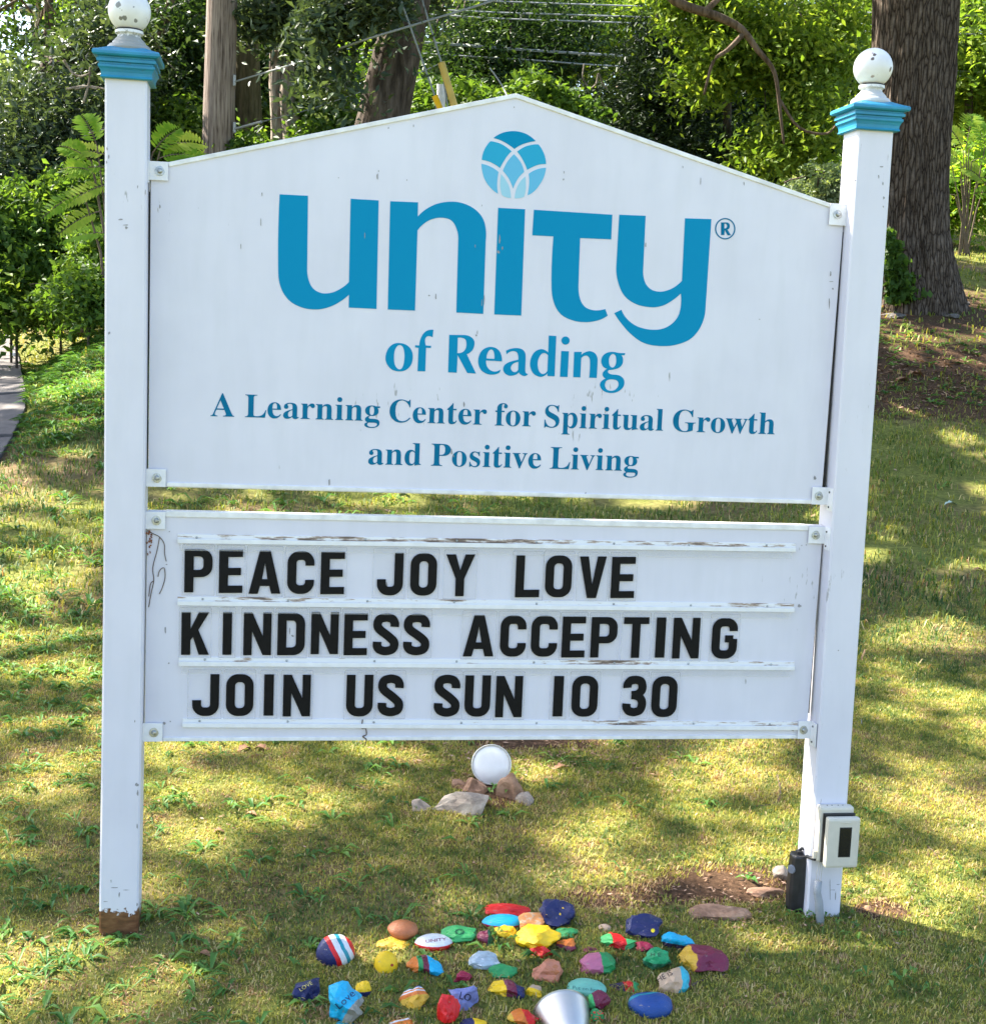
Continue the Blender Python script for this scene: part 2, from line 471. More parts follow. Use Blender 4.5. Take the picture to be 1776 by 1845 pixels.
for i, (a, b_, _) in enumerate(rails):
    A = Vector((pan(*a)[0], 0, pan(*a)[1])); B = Vector((pan(*b_)[0], 0, pan(*b_)[1]))
    d = (B-A).normalized(); up = Vector((-d.z, 0, d.x))
    def bar(y0, y1, h0, h1, name, mat, parent, s=0., e=1., bev=.0008):
        a2 = A.lerp(B, s); b2 = A.lerp(B, e); V = []
        for y in (y0, y1):
            for p, h in ((a2,h0),(b2,h0),(b2,h1),(a2,h1)):
                q = p + up*h; V.append((q.x, y, q.z))
        return MB().add(V, [(0,1,2,3)[::-1] if False else (0,1,2,3),(7,6,5,4),(1,0,4,5),(2,1,5,6),(3,2,6,7),(0,3,7,4)]).build(name, mat, parent, bevel=bev)
    r_ = bar(PP-.0022, PP-.0002, .0, .0145, 'rail', M['rail_dirty'], lower)
    bar(PP-.0075, PP-.0045, -.0048, .0050, 'rail_lip', M['rail'], lower)
    bar(PP-.0046, PP-.0023, -.0046, -.0028, 'rail_floor', M['rail'], lower, bev=0)
    if i < 3:
        bar(PP-.0085, PP-.0078, -.0205, -.0046, 'clear_flange', M['clear_strip'], lower, s=.004, e=.992, bev=0)
    n = 8
    for k in range(n):
        t = (k+.25 + rs.uniform(-.06, .06))/(n-.4)
        if t > 1: continue
        q = A.lerp(B, t) + up*(.0085 + rs.uniform(-.001, .001))
        MB().lathe([(.0026,0),(.0026,.0012),(.0016,.0024),(0,.0026)], (q.x, PP-.0022, q.z), (0,-1,0), n=8).build('screw', M['bolt'], lower, smooth=True)

# brackets
def bracket(px0, py0, px1, py1, side, parent):
    a = pan(px0, py0); b_ = pan(px1, py1)
    x0, x1 = sorted((a[0], b_[0])); z0, z1 = sorted((a[1], b_[1]))
    if side < 0: x0 = -GAP + .0006
    else: x1 = 1.524 + GAP - .0006 + .004
    mb = MB().box(x0, x1, PP-.0065, PP-.0038, z0, z1)
    br_ = mb.build('bracket', M['bracket'], parent, bevel=.0006)
    if side > 0:
        xf = 1.524+GAP-.0018+.003
        MB().box(xf, xf+.0022, PP-.036, PP-.0068, z0-.012, z1+.0).build('flange', M['bracket'], br_)
        for zz in (z0-.004, z1-.010):
            MB().lathe([(.0028,0),(.002,.0015),(0,.002)], (xf, PP-.018, zz), (-1,-.15,0), n=8).build('screw', M['black_metal'], br_)
    else:
        MB().box(x0-.0008, x0+.0014, PP-.016, PP-.0068, z0-.006, z1).build('flange', M['bracket'], br_)
    cx, cz = (x0+x1)/2+.003*side*-1, (z0+z1)/2
    MB().lathe([(.0105,0),(.0105,.0009),(.0058,.0012),(.0052,.0040),(.0028,.0058),(.0, .0060)], (cx, PP-.0065, cz), (.1,-1,.05), n=12).build('bolt', M['bolt'], br_)
bracket(270,290,303,326,-1,SIGN); bracket(1494,366,1526,407,1,SIGN)
bracket(267,844,299,877,-1,SIGN); bracket(1462,877,1493,909,1,SIGN)
bracket(265,921,298,953,-1,SIGN); bracket(1456,948,1488,979,1,SIGN)
bracket(261,1302,293,1335,-1,SIGN); bracket(1437,1298,1468,1330,1,SIGN)

# --------------------------------------------------- lettering
def catmull(pts):
    """pts: (x,y) corner or (x,y,1) smooth; closed contour"""
    n = len(pts); out = []
    for i in range(n):
        p0, p1, p2, p3 = pts[i-1], pts[i], pts[(i+1) % n], pts[(i+2) % n]
        c1, c2 = len(p1) < 3, len(p2) < 3
        out.append((p1[0], p1[1]))
        if c1 and c2: continue
        P0, P1, P2, P3 = [np.array(p[:2], float) for p in (p0, p1, p2, p3)]
        L = np.linalg.norm(P2-P1)
        def tan(a, b, c):
            d = c-a; l = np.linalg.norm(d); return d/l*L if l > 0 else d
        m1 = tan(P0, P1, P2) if not c1 else None
        m2 = tan(P1, P2, P3) if not c2 else None
        if m1 is None: m1 = 2*(P2-P1) - m2; m1 = m1*1.0
        if m2 is None: m2 = 2*(P2-P1) - m1
        for j in range(1, 5):
            t = j/5
            q = (2*t**3-3*t*t+1)*P1 + (t**3-2*t*t+t)*m1 + (-2*t**3+3*t*t)*P2 + (t**3-t*t)*m2
            out.append((q[0], q[1]))
    return out
def area(p): return .5*sum(p[i-1][0]*p[i][1]-p[i][0]*p[i-1][1] for i in range(len(p)))
def tess_prism(loops, to3, th_front, th_back):
    """loops: outer + holes in 2d; to3(x,y,depth)->world"""
    outer = loops[0]
    if area(outer) < 0: outer = outer[::-1]
    L = [outer] + [h if area(h) < 0 else h[::-1] for h in loops[1:]]
    tris = tessellate_polygon([[Vector((x, y, 0)) for x, y in l] for l in L])
    flat = [p for l in L for p in l]; n = len(flat)
    V = [to3(x, y, th_front) for x, y in flat] + [to3(x, y, th_back) for x, y in flat]
    F = []
    for t in tris:
        a, b_, c = [Vector((*flat[i], 0)) for i in t]
        cr = (b_-a).cross(c-a).z
        t = tuple(t) if cr > 0 else tuple(t)[::-1]
        F.append(t)
    k = 0
    for l in L:
        m = len(l)
        for i in range(m): F.append((k+(i+1) % m, k+i, n+k+i, n+k+(i+1) % m))
        k += m
    return V, F
def letter_obj(name, shapes, to3, mat, parent, f=.0006, b_=0.0):
    mb = MB()
    for i, s in enumerate(shapes):
        V, F = tess_prism(s, to3, f + i*.00012, b_)
        mb.add(V, F)
    return mb.build(name, mat, parent)

def crop_map(ox, oy, s):
    def to3(x, y, d):
        px, py = ox + x*s, oy - y*s           # y stored negated so contours are y-up
        X, Z = pan(px, py); return (X, PP - d - .0002, Z)
    return to3
neg = lambda L: [(p[0], -p[1]) + tuple(p[2:]) for p in L]
cm = crop_map(480, 220, 880/1776)
LOGO = {
 'u': [[(48,262),(151,267),(148,530),(153,572,1),(170,605,1),(200,621,1),(235,620,1),(270,605,1),(300,581),(306,278),(408,284),(400,679),(299,674),(300,627),(262,656,1),(222,674,1),(180,681,1),(130,674,1),(85,650,1),(55,608,1),(43,550,1)]],
 'n': [[(450,287),(551,291),(550,343),(577,318,1),(615,298,1),(660,289,1),(705,292,1),(750,311,1),(782,342,1),(796,380,1),(797,430),(788,697),(690,692),(697,430),(692,390,1),(672,357,1),(638,347,1),(600,353,1),(572,369,1),(549,393),(540,685),(441,681)]],
 'i': [[(842,311),(940,316),(926,703),(828,699)]],
 't': [[(972,318),(1257,336),(1253,426),(1140,421),(1134,590),(1139,640,1),(1155,669,1),(1180,682,1),(1205,684,1),(1231,679),(1240,703),(1210,719,1),(1165,727,1),(1118,722,1),(1072,700,1),(1046,660,1),(1036,600,1),(1043,415),(966,411)]],
 'y': [[(1282,336),(1378,340),(1369,535),(1375,580,1),(1395,606,1),(1425,616,1),(1455,612,1),(1485,598,1),(1510,576),(1521,349),(1617,352),(1596,670),(1582,735,1),(1545,785,1),(1490,809,1),(1430,814,1),(1370,802,1),(1322,768,1),(1287,728,1),(1264,694),(1290,682),(1310,715,1),(1345,741,1),(1395,754,1),(1442,750,1),(1480,727,1),(1502,690,1),(1506,622),(1475,648,1),(1440,667,1),(1400,673,1),(1345,662,1),(1302,632,1),(1279,585,1),(1271,530)]],
}
for k, loops in LOGO.items():
    letter_obj('logo_letter', [[catmull(neg(l)) for l in loops]], cm, M['logo'], upper)
# (R) mark
def circ(cx, cy, r, n=28, ry=None): return [(cx+r*math.cos(2*math.pi*i/n), cy+(ry or r)*math.sin(2*math.pi*i/n)) for i in range(n)]
letter_obj('registered_mark', [[circ(1667,-387,37,36,39), circ(1667,-387,32.5,36,34.5)],
   [catmull(neg([(1652,364),(1672,364),(1681,368,1),(1684,377,1),(1681,387,1),(1675,390),(1688,411),(1676,411),(1665,391),(1664,410),(1652,410)])), catmull(neg([(1664,369),(1671,370,1),(1674,377,1),(1671,384,1),(1664,386)]))]], cm, M['dark_text'], upper)
cg = crop_map(850, 220, 150/1776)
GLOBE = [
 ('logo', [(460,335),(560,265,1),(690,212,1),(880,187,1),(1050,210,1),(1200,270,1),(1360,400),(1200,430,1),(1050,482,1),(905,568),(780,475,1),(640,395,1)]),
 ('logo_mid', [(395,403),(480,415,1),(620,460,1),(750,540,1),(845,620),(760,710,1),(680,830,1),(597,975),(500,905,1),(370,840,1),(210,800),(240,650,1),(300,520,1)]),
 ('logo_mid', [(1420,472),(1300,475,1),(1130,520,1),(965,625),(1050,740,1),(1120,870,1),(1180,1015),(1290,955,1),(1420,905,1),(1580,890),(1560,740,1),(1500,590,1)]),
 ('logo_light', [(203,885),(320,915,1),(450,975,1),(568,1060),(545,1200,1),(538,1350,1),(555,1525),(430,1430,1),(320,1300,1),(240,1130,1)]),
 ('logo_light', [(1580,970),(1450,985,1),(1320,1030,1),(1208,1100),(1222,1250,1),(1212,1400,1),(1185,1560),(1330,1470,1),(1450,1320,1),(1540,1150,1)]),
 ('logo_light', [(898,680),(980,770,1),(1060,890,1),(1115,1060),(1020,1150,1),(940,1270,1),(877,1415),(830,1290,1),(760,1160,1),(660,1035),(720,900,1),(800,780,1)]),
 ('logo_pale', [(622,1105),(720,1230,1),(800,1390,1),(832,1615),(730,1600,1),(640,1550),(605,1400,1),(605,1250,1)]),
 ('logo_pale', [(1140,1155),(1040,1250,1),(950,1420,1),(910,1620),(1010,1620,1),(1110,1590),(1145,1450,1),(1150,1300,1)]),
]
for mname, l in GLOBE:
    letter_obj('globe_segment', [[catmull(neg(l))]], cg, M[mname], upper)
cr_ = crop_map(670, 580, 470/1776)
READ = {
 'o': [[(92,240,1),(110,183,1),(145,150,1),(188,143,1),(235,156,1),(268,190,1),(278,240,1),(265,293,1),(230,327,1),(185,336,1),(138,325,1),(103,288,1)],[(150,245,1),(154,198,1),(170,166,1),(190,157,1),(210,170,1),(220,205,1),(221,250,1),(213,295,1),(200,318,1),(183,322,1),(165,308,1),(153,280,1)]],
 'f': [[(310,335),(317,177),(293,172),(294,158),(322,159),(332,112,1),(356,72,1),(385,55,1),(418,53),(413,104),(395,97,1),(375,98,1),(362,118,1),(367,160),(403,162),(401,177),(368,176),(363,336)]],
 'R': [[(526,87),(620,88),(665,97,1),(693,122,1),(697,156,1),(681,195,1),(645,219),(708,351),(648,347),(583,225),(577,345),(518,343)],[(584,108),(610,107,1),(635,118,1),(643,147,1),(638,180,1),(618,204,1),(581,212)]],
 'e': [[(884,268),(777,262),(782,300,1),(805,328,1),(840,337,1),(873,324),(866,345,1),(830,358,1),(788,355,1),(745,330,1),(724,285,1),(727,235,1),(750,193,1),(790,171,1),(832,173,1),(865,195,1),(882,232,1)],[(780,248),(786,212,1),(805,188,1),(822,191,1),(832,217,1),(833,251)]],
 'a': [[(912,196),(945,182,1),(985,177,1),(1022,186,1),(1042,210,1),(1046,240,1),(1043,328,1),(1048,347,1),(1060,352),(1055,362,1),(1034,368,1),(1010,357,1),(1000,343),(975,360,1),(940,366,1),(905,350,1),(893,320,1),(905,290,1),(940,271,1),(995,257),(995,230,1),(985,206,1),(960,198,1),(935,205,1),(916,220)],[(997,272),(960,285,1),(945,310,1),(955,335,1),(977,340,1),(995,325)]],
 'd': [[(1203,92),(1254,95),(1243,370),(1194,368),(1194,348),(1170,368,1),(1140,373,1),(1100,352,1),(1077,305,1),(1081,250,1),(1105,206,1),(1145,185,1),(1175,190,1),(1199,208)],[(1198,228),(1178,212,1),(1155,217,1),(1135,245,1),(1127,285,1),(1135,330,1),(1155,352,1),(1177,350,1),(1194,330)]],
 'i': [[(1288,197),(1340,199),(1331,375),(1279,373)]],
 'n': [[(1376,203),(1427,203),(1425,224),(1450,206,1),(1482,198,1),(1515,211,1),(1533,240,1),(1535,275,1),(1529,381),(1478,379),(1484,275,1),(1478,243,1),(1457,228,1),(1424,245),(1418,377),(1369,375)]],
 'g': [[(1723,211),(1720,226),(1698,226),(1708,252,1),(1704,285,1),(1680,312,1),(1640,324,1),(1612,327),(1606,342,1),(1625,355,1),(1680,363,1),(1710,385,1),(1717,420,1),(1700,455,1),(1658,480,1),(1610,482,1),(1570,465,1),(1551,432,1),(1560,405,1),(1590,385),(1573,370,1),(1570,348,1),(1583,330,1),(1600,318),(1572,302,1),(1560,270,1),(1570,232,1),(1600,209,1),(1640,203,1),(1680,210,1)],[(1612,265,1),(1618,235,1),(1636,218,1),(1655,226,1),(1662,260,1),(1656,294,1),(1638,310,1),(1620,300,1)],[(1585,424,1),(1600,397,1),(1640,391,1),(1670,402,1),(1677,430,1),(1656,460,1),(1620,468,1),(1594,455,1)]],
}
for k, loops in READ.items():
    sh = [[catmull(neg(l)) for l in loops]]
    if k == 'i': sh.append([circ(1317, -126, 28, 20)])
    letter_obj('letter', sh, cr_, M['logo'], upper)

